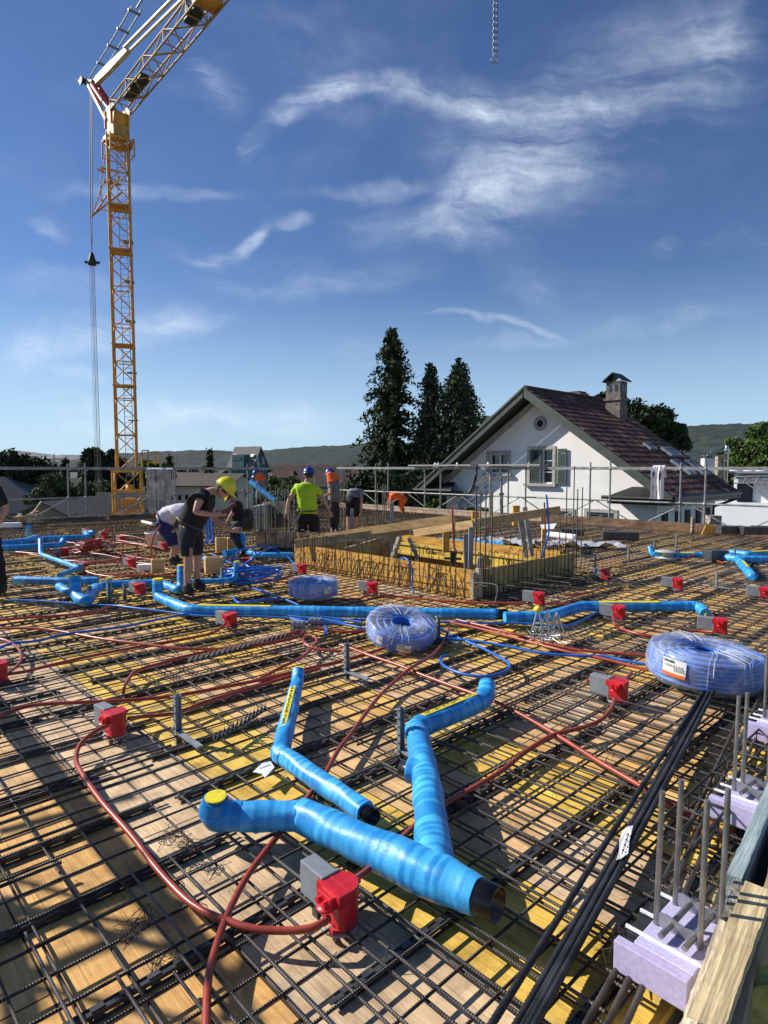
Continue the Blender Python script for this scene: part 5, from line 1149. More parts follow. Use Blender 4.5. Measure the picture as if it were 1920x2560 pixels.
# ================================================================== flexible conduits
def conduit(label, px, m=REDPIPE, r=.0125, z=.078, group=None, cat='conduit', ends=None, name='conduit', wav=.004):
    pts = []
    for i, p in enumerate(px): zz = p[2] if len(p) > 2 else z; pts.append(G(p[0], p[1], zz))
    path = spline(pts, .045); g = np.random.default_rng(int(px[0][0] * 7 + px[0][1])); 
    path = [p + Vector((0, 0, math.sin(i * .21) * wav)) for i, p in enumerate(path)]
    mb = MB(); mb.tube(path, r, 10); o = mb.build(name, m); tag(o, label, cat, group); return o
gr_r = 'rust red conduits laid across the steel grid'; gr_b = 'blue conduits laid across the steel grid'
RC = [
 ('red hose sweeping in a wide arc from the front box to the lone box', [(822, 2296, .10), (795, 2314, .10), (745, 2328, .085), (640, 2326), (560, 2302), (480, 2262), (400, 2180), (330, 2088), (255, 2005), (208, 1940), (190, 1900), (200, 1862, .09), (232, 1832, .12), (268, 1812, .128)]),
 ('red hose passing under the Y duct from the front box towards the big coil', [(880, 2200, .13), (915, 2180, .11), (1002, 2100, .08), (1056, 2050), (1133, 1998), (1250, 1928), (1310, 1882), (1380, 1840), (1450, 1822), (1500, 1802, .09), (1528, 1772, .11), (1536, 1746, .126)]),
 ('red hose rising from the bottom edge under the ducts towards the upright coil', [(515, 2600), (516, 2540), (522, 2440), (545, 2352), (577, 2270), (625, 2180), (700, 2080), (770, 1990), (812, 1936), (845, 1878), (881, 1831), (942, 1746), (993, 1698), (1026, 1672, .1), (1084, 1635), (1114, 1593), (1122, 1570)]),
 ('pinkish red hose running straight to the lower right corner under the Y duct cap', [(850, 1612), (880, 1622), (925, 1640), (1000, 1664), (1040, 1680), (1172, 1730), (1265, 1768), (1387, 1834), (1504, 1906), (1590, 1958), (1677, 2013), (1738, 2046, .03)]),
 ('red hose from the left margin box rising to the box before the long duct', [(12, 1686), (60, 1680), (116, 1667), (231, 1640), (347, 1616), (463, 1597), (520, 1586), (548, 1574, .1), (566, 1558, .126)]),
 ('red hose entering at the left margin and ending at the grey twin couplers', [(-20, 1570), (40, 1571), (116, 1574), (193, 1585), (270, 1599), (366, 1612), (444, 1620), (540, 1621), (640, 1612), (700, 1604), (748, 1592), (762, 1578, .1)]),
 ('lowest red hose crossing the left half behind the lone box', [(-20, 1806), (0, 1794), (31, 1778), (96, 1763), (231, 1755), (386, 1744), (502, 1728), (640, 1703), (720, 1684), (794, 1666), (856, 1651), (925, 1631), (962, 1620)]),
 ('red hose leaving the lone box to the right under the upright spacer', [(322, 1796, .12), (360, 1792), (430, 1786), (463, 1776), (540, 1747), (640, 1716), (725, 1690), (800, 1672)]),
 ('red hose with a hooked end dipping between the bars', [(309, 1738, .02), (309, 1722, .08), (318, 1704), (336, 1682), (366, 1669), (405, 1658), (463, 1640), (521, 1627), (579, 1616), (650, 1604), (717, 1588), (750, 1578, .09)]),
 ('thin red hose running just below the left duct cluster', [(-20, 1552), (77, 1545), (154, 1539), (231, 1530), (270, 1518), (296, 1506)]),
 ('red hose looping back into the cut-off box at the left margin', [(-20, 1596), (10, 1600), (33, 1612), (50, 1628), (52, 1650), (36, 1670), (14, 1684, .1)]),
 ('red hose making a small loop below the grey twin couplers', [(640, 1702), (698, 1672), (748, 1648), (776, 1624), (792, 1601, .1), (783, 1590, .1), (762, 1592, .1), (760, 1606, .1), (787, 1622), (852, 1629)]),
 ('red hose bundle strand running right from the upright coil to the big coil', [(1142, 1549), (1199, 1564), (1280, 1584), (1319, 1590), (1357, 1604), (1434, 1622), (1481, 1629), (1560, 1636), (1625, 1642)]),
 ('second red hose strand running right, passing in front of the nail heap', [(1100, 1552), (1180, 1568), (1280, 1592), (1340, 1608), (1415, 1628), (1508, 1648), (1620, 1676)]),
 ('red hose from the box before the long duct curving to the big coil', [(1534, 1544, .126), (1536, 1560, .11), (1548, 1570), (1575, 1580), (1608, 1588), (1645, 1592)]),
 ('short red hose looping behind the box beside the big coil', [(1466, 1702, .1), (1500, 1708), (1546, 1709), (1568, 1696), (1578, 1682)]),
 ('short red hose right of the box at the shaft corner', [(1366, 1506, .1), (1385, 1510), (1440, 1512), (1470, 1514)]),
 ('red hose bending from the box at the shaft formwork to the rear coil', [(842, 1496), (880, 1499), (908, 1495), (922, 1482, .12)]),
 ('red hose trailing right from the box at the shaft formwork', [(950, 1488, .1), (1000, 1492), (1080, 1500), (1180, 1506), (1310, 1508, .1)]),
 ('red hose curving beneath the blue hose heap to the box behind the rear coil', [(560, 1420), (610, 1436), (650, 1447), (700, 1448), (738, 1438, .12)]),
 ('red hose from the small foam block to the box behind the fat capped duct', [(345, 1420, .1), (360, 1436), (300, 1442), (240, 1436), (215, 1428, .1)]),
 ('thin red hose far right of the shaft, near a box', [(1410, 1489), (1440, 1486), (1480, 1480), (1500, 1466)]),
 ('red hose leading left from the dark box behind the big coil', [(1782, 1580, .1), (1740, 1578), (1718, 1582)]),
 ('red hose joining the grey twin couplers to the hose bundle behind the upright coil', [(790, 1568, .1), (830, 1578), (880, 1580), (960, 1572), (1040, 1560)]),
 ('red hose tangle strand at the right end behind the black bag', [(1705, 1402), (1730, 1390, .12), (1760, 1388, .12), (1790, 1400), (1810, 1408)]),
]
for lab, px in RC: conduit(lab, px, group=gr_r)
g = np.random.default_rng(11)
for i, (x, y, dx, dy) in enumerate(((60, 1372, 130, 6), (40, 1380, 260, 14), (20, 1390, 180, 4), (250, 1352, 160, 20), (240, 1342, 130, 22), (300, 1338, 110, 18), (150, 1400, 240, 12), (90, 1362, 200, -8), (280, 1378, 120, 26), (200, 1404, 190, -16), (330, 1420, 110, 8), (260, 1436, 200, 4), (60, 1440, 60, -16))):
    conduit(['red hose strand straggling across the far left grid', 'long red hose strand running under the red hose coil'][i % 2] , [(x, y), (x + dx * .3, y + dy * .3 + g.uniform(-7, 7)), (x + dx * .7, y + dy * .7 + g.uniform(-7, 7)), (x + dx, y + dy)], group='red hose strands tangled on the far left grid', r=.0125)
BC = [
 ('thin blue hose crossing behind the worker from the left margin to the long duct', [(20, 1501), (77, 1502), (154, 1506), (231, 1511), (285, 1514), (347, 1522), (424, 1530), (482, 1537), (560, 1541), (640, 1542), (717, 1545), (800, 1550), (921, 1549), (1045, 1553), (1160, 1556), (1280, 1558), (1357, 1563), (1407, 1567), (1454, 1551), (1494, 1529)]),
 ('blue hose snaking from the left margin up to the long duct elbow', [(-20, 1626), (0, 1620), (31, 1609), (96, 1603), (154, 1587), (231, 1576), (309, 1566), (386, 1551), (463, 1537), (500, 1534)]),
 ('blue hose spilling out of the upright coil and curling back in a big loop', [(985, 1556, .14), (1003, 1550, .16), (1045, 1554, .15), (1084, 1566, .12), (1142, 1593), (1199, 1616), (1257, 1647), (1275, 1666), (1257, 1683), (1219, 1692), (1161, 1686), (1115, 1667), (1101, 1651), (1105, 1641), (1118, 1638)]),
 ('blue hose running from the upright coil to the big coil', [(1090, 1594), (1180, 1603), (1280, 1618), (1357, 1632), (1454, 1639), (1511, 1641), (1550, 1650), (1625, 1664)]),
]
for lab, px in BC: conduit(lab, px, BLUEPIPE, group=gr_b, r=.0115, z=.086)
for i, px in enumerate(([(725, 1545), (760, 1550), (790, 1543), (850, 1548), (905, 1556)], [(730, 1549), (770, 1556), (800, 1562)], [(815, 1573, .1), (812, 1590, .04)], [(800, 1560, .1), (812, 1566, .1), (818, 1580)], [(802, 1556, .1), (850, 1560), (900, 1570), (915, 1572)], [(720, 1540), (760, 1544), (800, 1548), (868, 1558)])):
    conduit('short blue hose end poking out beside the grey twin couplers', px, BLUEPIPE, group='blue hose ends by the twin couplers', r=.0115, z=.09)
for i in range(4): conduit('blue hose strand running from the loose blue heap towards the rear coil', [(632 + i * 9, 1470 + i * 4), (680 + i * 8, 1487 + i * 3), (735 + i * 4, 1506 + i * 2)], BLUEPIPE, group='blue hose strands by the loose heap', r=.0115, z=.085)
conduit('blue hose hanging over the yellow shaft wall', [(1000, 1398, .44), (1012, 1395, .48), (1026, 1410, .42), (1032, 1440, .25), (1028, 1466, .1), (1034, 1480)], BLUEPIPE, r=.0115)
cz = lambda pts, lab, m, r, Y: tag((lambda mb: (mb.tube(spline([J(x, y, Y) for x, y in pts], .04), r, 8), mb.build('conduit', m))[1])(MB()), lab, 'conduit')
cz([(1366, 1237), (1370, 1280), (1372, 1330), (1364, 1362), (1352, 1400), (1340, 1426)], 'blue hose standing upright in front of the slanting plank end', BLUEPIPE, .014, 9.2)
cz([(1361, 1256), (1362, 1300), (1364, 1330)], 'short red hose standing beside the upright blue hose', REDPIPE, .012, 9.25)
cz([(1131, 1262), (1132, 1310), (1134, 1350), (1138, 1382)], 'dark red hose standing upright inside the shaft box', REDPIPE, .013, 8.7)
for i, (xx) in enumerate((515, 522, 530)): cz([(xx, 1290), (xx + 1, 1320), (xx + 4, 1345), (xx - 8, 1358)], ['blue hose rising behind the black-shirted worker, nearest his waist', 'middle one of three blue hoses rising behind the black-shirted worker', 'outermost of three blue hoses rising behind the black-shirted worker'][i], BLUEPIPE, .02, 10.8 + i * .1)
cz([(402, 1312), (385, 1340), (378, 1370), (379, 1396)], 'dark red hose bowed up beside the blue shorts', REDPIPE, .013, 9.6)
# standing loops of red hose
for i, (x, y, rx, rz, Y, lab) in enumerate(((268, 1353, 19, 30, 11.6, 'tall standing loop of red hose above the red coil'), (326, 1378, 21, 17, 10.6, 'lower standing loop of red hose right of the red coil'))):
    mb = MB(); mb.tube([J(x + rx * math.cos(a), y + rz * math.sin(a), Y) for a in np.linspace(0, 6.5, 40)], .012, 8); tag(mb.build('conduit', REDPIPE), lab, 'conduit')

# ================================================================== coils
def coil(label, c, Ro, Ri, H_, rt, m, layers, wrap=None, tilt=(0, 0), seed=0, labels=()):
    T = thing('hose_coil', label, 'hose coil', c); g = np.random.default_rng(seed); turns = max(2, int(H_ / (2 * rt))); mb = MB(); path = []
    for l in range(layers):
        rr = Ro - rt - (Ro - Ri) * l / max(1, layers - 1) * .95 if layers > 1 else Ro - rt
        n = turns * 28
        for k in range(n):
            a = 2 * math.pi * k / 28; zz = rt + (k / n) * (H_ - 2 * rt); zz = zz if l % 2 == 0 else H_ - zz
            path.append(Vector((math.cos(a) * (rr + g.normal() * rt * (.06 if wrap else .5)), math.sin(a) * (rr + g.normal() * rt * .06), zz + g.normal() * rt * .05)))
    mb.tube(path, rt, 7); R_ = Matrix.Rotation(tilt[0], 4, 'X') @ Matrix.Rotation(tilt[1], 4, 'Y'); mb.v = [tuple(R_ @ Vector(p)) for p in mb.v]; local_build(mb, 'hose', m, T)
    if wrap:
        mf = bpy.data.materials.get('clear_film') or film_mat(); mb = MB(); n = 64; prof = [(Ri * .93, H_ * .25), (Ri * .95, H_ * .8), (Ri * 1.05, H_ + .008), ((Ri + Ro) / 2, H_ + .016), (Ro * .97, H_ + .006), (Ro + .012, H_ * .85), (Ro + .018, H_ * .5), (Ro + .012, H_ * .15), (Ro * .97, -.004)]
        vs = []
        for j, (r, h) in enumerate(prof):
            for k in range(n): a = 2 * math.pi * k / n; w = 1 + g.normal() * .006 + .01 * math.sin(a * 7 + j); vs.append(R_ @ Vector((r * w * math.cos(a), r * w * math.sin(a), h + g.normal() * .004)))
        mb.add(vs, [(j * n + k, j * n + (k + 1) % n, (j + 1) * n + (k + 1) % n, (j + 1) * n + k) for j in range(len(prof) - 1) for k in range(n)], True); local_build(mb, 'clear_wrapping', mf, T)
        mb = MB()                                                 # radial folds of film over the top
        for k in range(20):
            a = g.uniform(0, 6.28); a2 = a + g.uniform(-.3, .3); w = .0022; p = [Vector((Ri * math.cos(a), Ri * math.sin(a), H_ + .012)), Vector(((Ri + Ro) / 2 * math.cos((a + a2) / 2), (Ri + Ro) / 2 * math.sin((a + a2) / 2), H_ + .024)), Vector((Ro * math.cos(a2), Ro * math.sin(a2), H_ + .012)), Vector(((Ro + .02) * math.cos(a2), (Ro + .02) * math.sin(a2), H_ * g.uniform(.2, .8)))]
            mb.tube([R_ @ q for q in p], w * g.uniform(.4, 1), 4, False)
        local_build(mb, 'film_folds', FILM, T)
    for (a, w, h, zc_, kind) in labels:                           # printed paper labels stuck on the side
        def sp_(u, v, o=.024): aa = a + u / (Ro + o); return R_ @ Vector(((Ro + o) * math.cos(aa), (Ro + o) * math.sin(aa), zc_ + v))
        mb = MB(); K = 8; vs = [sp_((k / K - .5) * w, s * h / 2) for s in (-1, 1) for k in range(K + 1)]; mb.add(vs, [(k, k + 1, K + 2 + k, K + 1 + k) for k in range(K)], True); lb = local_build(mb, 'paper_label', mat('white_paper', (.78, .78, .76), .7, 0, .04), T)
        mb = MB()
        if kind: vs = [sp_((k / K - .5) * w, -h / 2 + s * h * .2, .0255) for s in (0, 1) for k in range(K + 1)]; mb.add(vs, [(k, k + 1, K + 2 + k, K + 1 + k) for k in range(K)], True); local_build(mb, 'orange_band', mat('orange_print', (.8, .17, .02), .6, 0, .05), lb)
        mb = MB(); xx = -.44 * w
        while kind and xx < .0: ww = g.choice([.002, .004, .006]); mb.add([sp_(xx, h * .28, .0257), sp_(xx + ww, h * .28, .0257), sp_(xx + ww, h * .42, .0257), sp_(xx, h * .42, .0257)], [(0, 1, 2, 3)]); xx += ww + .004
        for ln in range(5):
            xx = -.4 * w if ln < 2 else .02 * w
            while xx < .42 * w: ww = g.uniform(.006, .02); v = h * (.12 - ln * .07); mb.add([sp_(xx, v, .0257), sp_(xx + ww, v, .0257), sp_(xx + ww, v + h * .035, .0257), sp_(xx, v + h * .035, .0257)], [(0, 1, 2, 3)]); xx += ww + .006
        local_build(mb, 'print', BLACKPIPE, lb)
    return T
def film_mat():
    m = bpy.data.materials.new('clear_film'); m.use_nodes = True; t = m.node_tree; b = bsdf(m); b.inputs['Base Color'].default_value = (.85, .88, .95, 1); b.inputs['Roughness'].default_value = .18
    n = t.nodes.new('ShaderNodeTexNoise'); n.inputs['Scale'].default_value = 5; n.inputs['Detail'].default_value = 5; n.inputs['Distortion'].default_value = 1.2; tcn = t.nodes.new('ShaderNodeTexCoord'); t.links.new(tcn.outputs['Object'], n.inputs['Vector'])
    r = t.nodes.new('ShaderNodeMapRange'); t.links.new(n.outputs['Fac'], r.inputs['Value']); r.inputs['From Min'].default_value = .45; r.inputs['From Max'].default_value = .8; r.inputs['To Min'].default_value = .16; r.inputs['To Max'].default_value = .52
    t.links.new(r.outputs[0], b.inputs['Alpha']); bp = t.nodes.new('ShaderNodeBump'); bp.inputs['Strength'].default_value = .8; bp.inputs['Distance'].default_value = .02; t.links.new(n.outputs['Fac'], bp.inputs['Height']); t.links.new(bp.outputs[0], b.inputs['Normal']); return m
m_coilblue = mat('coil_blue', (0.035, 0.17, 0.60), .45, 0, .15, 6)
c = G(1757, 1694, .09); coil('big film-wrapped blue hose coil with white and orange label at the right', c, .375, .125, .225, .0145, m_coilblue, 5, True, (R(2), R(3)), 1, [(R(-146), .17, .12, .135, 1)])
c = G(1000, 1592, .085); coil('film-wrapped blue hose coil tilted upright on the bars with hose pulled from its middle', c, .305, .10, .165, .0135, m_coilblue, 4, True, (R(16), R(8)), 2, [(R(-128), .06, .07, .10, 0), (R(-88), .13, .085, .075, 1)])
c = G(784, 1490, .07); coil('darker blue film-wrapped hose coil behind the long duct next to the loose blue heap', c, .29, .11, .20, .0135, m_coilblue, 4, True, (0, 0), 3, [(R(-52), .09, .09, .11, 1)])
T = thing('hose_coil', 'loose rust red hose coil among tangled red hoses on the far left', 'hose coil', G(228, 1377, .08)); mb = MB(); g = np.random.default_rng(4); path = []
for k in range(16 * 26):
    a = k / 26 * 6.2832; q_ = k / 26; rr = .27 + .05 * math.sin(q_ * 2.1) - .005 * q_; c = T.location; path.append(c + Vector((math.cos(a) * rr + .02 * math.sin(q_ * 1.3), math.sin(a) * rr, .02 + .011 * q_ + .03 * math.sin(a + q_ * .5))))
mb.tube(path, .0125, 7); mb.build('hose', REDPIPE, T)
T = thing('loose_hose_heap', 'heap of loosely looped bright blue hose between the worker and the rear coil', 'hose heap', G(622, 1470, .06)); mb = MB(); path = []; g = np.random.default_rng(8)
for k in range(7 * 22):
    a = k / 22 * 2 * math.pi; rr = .36 + .06 * math.sin(k * .11) + g.normal() * .003; c = G(628 + 8 * math.sin(k * .05), 1460, 0); path.append(Vector((c.x + math.cos(a) * rr * 1.0, c.y + math.sin(a) * rr * .75, .10 + .018 * (k / 22) + .05 * math.sin(a * 1.0 + k * .02))))
mb.tube(path, .016, 8); mb.build('hose', mat('bright_blue_hose', (.01, .16, .62), .3, 0, .12), T)
for k, px in enumerate(([(590, 1400, .2), (600, 1376, .24), (660, 1366, .22), (712, 1386, .12), (735, 1410)], [(600, 1420, .1), (640, 1390, .3), (668, 1372, .3), (700, 1365, .1)], [(563, 1440), (560, 1402, .16), (590, 1398, .2), (640, 1430)], [(584, 1494), (600, 1508), (660, 1500), (700, 1496)], [(530, 1385), (560, 1400), (610, 1420), (660, 1446)])): conduit('arching bright blue hose at the loose heap behind the worker', px, MATS['bright_blue_hose'], group='bright blue hoses arching by the loose heap', r=.014)

# ================================================================== upright spacers
def spacer(label, px, ybase, ytop, foot=None, barbs=True, group='upright grey plastic spacers'):
    p = G(px, ybase, 0); h = J(px, ytop, p.y).z; T = thing('upright_spacer', label, 'spacer', p); mb = MB()
    mb.box(p + UZ * h / 2 + A * .010, (.038, .004, h), (B, A, UZ)); mb.box(p + UZ * h / 2 - B * .017, (.004, .024, h), (B, A, UZ)); mb.box(p + UZ * h / 2 + B * .017, (.004, .024, h), (B, A, UZ)); z = h - .012
    while barbs and z > .03:
        mb.bar(p + UZ * z - B * .018, p + UZ * (z + .010) - B * .036, .022, .005); mb.bar(p + UZ * z + B * .018, p + UZ * (z - .004) + B * .026, .022, .005); z -= .045
    mb.build('post', PLAST_GR, T)
    if foot: mb = MB(); q = p + Vector(foot); mb.bar(p + UZ * .070, q + UZ * .066, .034, .012); n = 6
    if foot:
        for k in range(n): f = (k + .5) / n; mb.box(p.lerp(q, f) + UZ * .055, (.012, .03, .014))
        mb.build('foot', PLAST_GR, T)
    return T
spacer('grey upright plastic spacer with long foot right of the lone red box', 446, 1858, 1737, -A * .27)
spacer('grey upright plastic spacer with long foot left of the upright coil', 867, 1700, 1607, -A * .24)
spacer('grey barbed spacer hard against the bend of the Y duct', 1002, 1906, 1768, -A * .10)
spacer('grey barbed spacer beside the right side of the upright coil', 1095, 1612, 1540, -A * .24)
spacer('slim grey spacer standing far right beyond the boxes', 1790, 1480, 1427, -A * .18, False)
spacer('grey barbed spacer right of the shaft corner, taller of two', 1571, 1408, 1365); spacer('grey barbed spacer with side clips near the shaft corner', 1487, 1428, 1383)
spacer('grey barbed spacer at the bend of the right duct cluster', 1836, 1408, 1368); spacer('grey barbed spacer behind the reel of wire', 1690, 1386, 1335); spacer('grey barbed spacer behind the up-turned duct end', 1635, 1378, 1347)
spacer('slim grey spacer standing between the far left ducts', 128, 1356, 1327, None, False); spacer('thin grey peg before the fat capped duct', 226, 1512, 1465, None, False); spacer('thin grey peg between the capped duct stubs', 273, 1506, 1455, None, False)
spacer('thin grey peg left of the shaft box stirrups', 556, 1468, 1418, None, False); spacer('thin grey peg beside the worker\'s rear boot', 430, 1490, 1448, None, False); spacer('thin grey peg in front of the small foam block', 312, 1500, 1458, None, False)

# ================================================================== timber sleeves, foam blocks and other small things
def sleeve(label, px, y, w, h, d, yaw=0, m=TIMBER, name='timber_sleeve', cat='timber box'):
    p = G(px, y, .06); T = thing(name, label, cat, p, yaw); mb = MB(); t_ = .027
    for (cx, cy, sx, sy) in ((0, -d / 2 + t_ / 2, w, t_), (0, d / 2 - t_ / 2, w, t_), (-w / 2 + t_ / 2, 0, t_, d - 2 * t_), (w / 2 - t_ / 2, 0, t_, d - 2 * t_)): mb.box((cx, cy, h / 2), (sx, sy, h), None, .002)
    local_build(mb, 'board', m, T); mb = MB(); mb.box((0, 0, h * .5), (w - 2 * t_, d - 2 * t_, .01)); local_build(mb, 'filler', TIMBER_OLD, T); return T
sleeve('open-topped timber sleeve box left of the worker\'s legs', 394, 1432, .17, .21, .15, R(25)); sleeve('open-topped timber sleeve box right of the worker\'s legs', 535, 1432, .26, .24, .2, R(22))
sleeve('timber sleeve box farther back by the worker\'s hand', 553, 1380, .19, .27, .17, R(20)); sleeve('narrow timber sleeve box touching the farther one', 580, 1378, .15, .26, .15, R(20))
sleeve('long low timber box among the tall starter bars', 690, 1366, .75, .32, .5, R(5), TIMBER_OLD)
def block(name, label, cat, px, y, size, m, z=.06, yaw=0): p = G(px, y, z); mb = MB(); mb.box((0, 0, size[2] / 2), size, None, min(size) * .08); o = local_build(mb, name, m, None); o.location = p; o.rotation_euler = (0, 0, yaw); return tag(o, label, cat)
block('foam_block', 'small white foam block between a red box and the timber sleeve', 'foam block', 363, 1430, (.21, .14, .12), WHITE, yaw=R(15)); block('foam_strip', 'flat white strip lying beyond the far left ducts', 'foam block', 28, 1318, (.5, .15, .12), WHITE)
block('insulation_roll', 'black insulation roll lying on the far grid near the house', 'roll', 1550, 1350, (.75, .22, .18), PLAST_DK, yaw=R(-10)); block('black_bag', 'black bag lying between the right-hand blue ducts', 'bag', 1788, 1400, (.32, .25, .17), PLAST_DK, yaw=R(8)); block('insulation_roll', 'shorter black roll in front of the starter bars at the far edge', 'roll', 1432, 1340, (.5, .2, .17), PLAST_DK, yaw=R(-20))
for i, (x, y, sx) in enumerate(((1828, 1334, .55), (1868, 1336, .3), (1915, 1336, .5))):
    block('black_brick_row', ['row of black blocks on the timber edge before the white flat-roofed building', 'single black block in the gap of the edge row', 'black block row cut by the right margin'][i], 'blocks', x, y, (sx, .25, .16), PLAST_DK, .25)
T = thing('bucket', 'white plastic bucket by the blue shorts of the bent worker', 'bucket', G(394, 1364, .06)); mb = MB(); mb.lathe(T.location, [(0, 0), (.19, 0), (.235, .25), (.245, .25), (.245, .27), (.22, .27), (.18, .02), (0, .02)], 24); mb.build('shell', mat('bucket_white', (.62, .62, .66), .5, 0, .08), T)
T = thing('wire_reel', 'flat pale plastic reel lying by the up-turned blue duct at the back right', 'reel', G(1668, 1395, .08)); mb = MB(); c = T.location
mb.lathe(c, [(0, 0), (.2, 0), (.2, .015), (.09, .02), (.09, .10), (.2, .105), (.2, .12), (0, .12)], 24); mb.build('drum', mat('pale_plastic', (.42, .43, .40), .6, 0, .1), T)
# nails / folding spacers heap with yellow tie
T = thing('steel_spacer_heap', 'bundle of shiny steel wire stands with a yellow tie in front of the long duct', 'steel stands', G(1362, 1592, .07)); mb = MB(); g = np.random.default_rng(6)
ap = G(1344, 1592, .07) + UZ * .27; ap.x += .0
for i in range(3):
    ax_ = ap + Vector((i * .085, g.uniform(-.02, .02), -.02 * i))
    for k in range(4): a = k * 1.57 + .5 + i; mb.tube([ax_, ax_ + Vector((math.cos(a) * .07, math.sin(a) * .06, -.22 + .02 * i))], .008, 6)
for k in range(70): c = G(1362 + g.normal() * 22, 1592 + g.normal() * 5, .08 + g.uniform(0, .05)); a = g.uniform(0, 6.28); l = g.uniform(.05, .13); mb.tube([c, c + Vector((math.cos(a) * l, math.sin(a) * l, g.uniform(-.02, .05)))], .0035, 4)
mb.build('wire_stand', mat('bright_steel', (.55, .56, .58), .3, .8, .15), T); mb = MB(); mb.lathe(ap - UZ * .02, [(0, .04), (.03, .03), (.045, 0), (.03, -.012), (0, 0)], 10); mb.build('yellow_tie', YEL_TAPE, T)
# twin couplers
for i, (x, y, lab) in enumerate(((745, 1580, 'grey twin hose coupler where the red hoses meet'), (788, 1572, 'grey twin hose coupler where the blue hoses meet'))):
    T = thing('hose_coupler', lab, 'coupler', G(x, y, .06)); mb = MB(); c = T.location
    for k in range(3):
        for q in (0, 1): mb.tube([c + Vector((-.045 + k * .042, -.05, .03 + q * .05)), c + Vector((-.045 + k * .042 + .01, .05, .03 + q * .05))], .021, 10)
    mb.box(c + UZ * .05, (.13, .03, .11)); mb.build('body', PLAST_GR, T)
# papers, spools, plastic scraps
def paper(label, pts, z, m=None, name='paper_tag', fold=.006):
    P_ = [G(x, y, z + (i % 2) * fold) for i, (x, y) in enumerate(pts)]; mb = MB(); n = len(P_); mb.add(P_, [tuple(range(n))]); o = mb.build(name, m or MATS['white_paper'], None); sm = o.modifiers.new('t', 'SOLIDIFY'); sm.thickness = .0006
    return tag(o, label, 'paper'), P_
o, P_ = paper('crumpled white printed paper lying under the slim bent duct', [(632, 1930), (655, 1908), (676, 1903), (686, 1918), (672, 1938), (662, 1944), (655, 1935)], .068)
mb = MB(); g = np.random.default_rng(3)
for k in range(9): c = G(650 + k * 3.2, 1921 - k * 1.2, .0755); mb.box(c, (.008, .002 + .004 * (k % 2), .0006))
mb.build('print', BLACKPIPE, o)
def sheet(name, label, cat, c, w, l, yaw, m, amp=.03, seed=0):
    g = np.random.default_rng(seed); mb = MB(); n = 14; ph = g.uniform(0, 6, 6)
    vs = [(w * (i / n - .5) * (1 + .1 * math.sin(j + ph[0])), l * (j / n - .5) * (1 + .12 * math.sin(i * .8 + ph[1])), amp * (math.sin(i * 1.1 + ph[2]) * math.cos(j * .9 + ph[3]) + .5 * math.sin(i * 2.3 + j * 1.7 + ph[4]))) for j in range(n + 1) for i in range(n + 1)]
    mb.add(vs, [(j * (n + 1) + i, j * (n + 1) + i + 1, (j + 1) * (n + 1) + i + 1, (j + 1) * (n + 1) + i) for j in range(n) for i in range(n)], True); o = local_build(mb, name, m, None); o.location = c; o.rotation_euler = (0, 0, yaw); return tag(o, label, cat)
sheet('plastic_sheet', 'crumpled translucent plastic sheet on the grid right behind the shaft', 'plastic sheet', G(1450, 1358, .1), 1.6, .5, R(-20), mat('pale_film_sheet', (.45, .46, .50), .4, 0, .15), .05, 3); sheet('plastic_sheet', 'second plastic sheet with a white roll behind the shaft wall', 'plastic sheet', G(1270, 1352, .12), 1.3, .4, R(-35), MATS['pale_film_sheet'], .05, 4)
sheet('plastic_sheet', 'white rumpled sheet behind the tall bars beyond the shaft', 'plastic sheet', G(935, 1330, .12), .8, .5, 0, MATS['white_paper'], .08, 5); mb = MB(); mb.tube([G(1372, 1336, .12), G(1440, 1344, .12)], .07, 12); tag(mb.build('white_pipe', WHITE), 'white plastic pipe lying on the grid behind the shaft', 'pipe')
mb = MB(); mb.tube([G(356, 1304, .15), G(382, 1310, .15)], .04, 10); tag(mb.build('white_pipe', WHITE), 'short white pipe by the foot of the crane-side rail', 'pipe'); paper('white paper lying on the slanting plank end behind the shaft', [(1350, 1312), (1392, 1308), (1384, 1322), (1356, 1324)], .5, name='paper_sheet')
# black toothed strip pieces standing on edge, wire scraps
def toothstrip(label, p, q, n=12):
    mb = MB(); d = (q - p).normalized(); mb.bar(p + UZ * .075, q + UZ * .075, .02, .008)
    for k in range(n): c = p.lerp(q, (k + .5) / n) + UZ * .078; mb.poly([c - d * .016, c + d * .012, c + d * .02 + UZ * .042], .003, d.cross(UZ)); mb.poly([c - d * .016 - d.cross(UZ) * .02, c + d * .012 - d.cross(UZ) * .02, c + d * .02 + UZ * .03 - d.cross(UZ) * .03], .003, d.cross(UZ))
    tag(mb.build('toothed_strip', PLAST_DK), label, 'spacer strip')
toothstrip('black toothed plastic strip lying upside down between spacer and slim duct', G(538, 1886, 0), G(665, 1802, 0))
toothstrip('black toothed plastic strip lying upside down above the lone grey spacer', G(470, 1680, 0), G(720, 1610, 0), 20)
for i, (x, y, s) in enumerate(((425, 2100, .075), (470, 2120, .055), (350, 2310, .075), (320, 2350, .05), (880, 2235, .05), (1560, 2370, .09), (60, 1470, .3))):
    g = np.random.default_rng(50 + i); mb = MB(); c = G(x, y, .07)
    for k in range(9): pts = [c + Vector((g.normal() * s * .45, g.normal() * s * .45, abs(g.normal()) * s * .22)) for _ in range(5)]; mb.tube(spline(pts, .012), .0013, 4, False)
    tag(mb.build('wire_scrap', WIRE), ['tangled black tying wire lying left of the yellow-capped elbow', 'small curl of tying wire near the yellow-capped elbow', 'clump of black tying wire in the shaded front left corner', 'loose wire curl beside the front left wire clump', 'thin wire curl beside the front red box', 'wire clump on the bars under the lilac block', 'wire tangle before the far left duct cluster'][i], 'wire scrap')
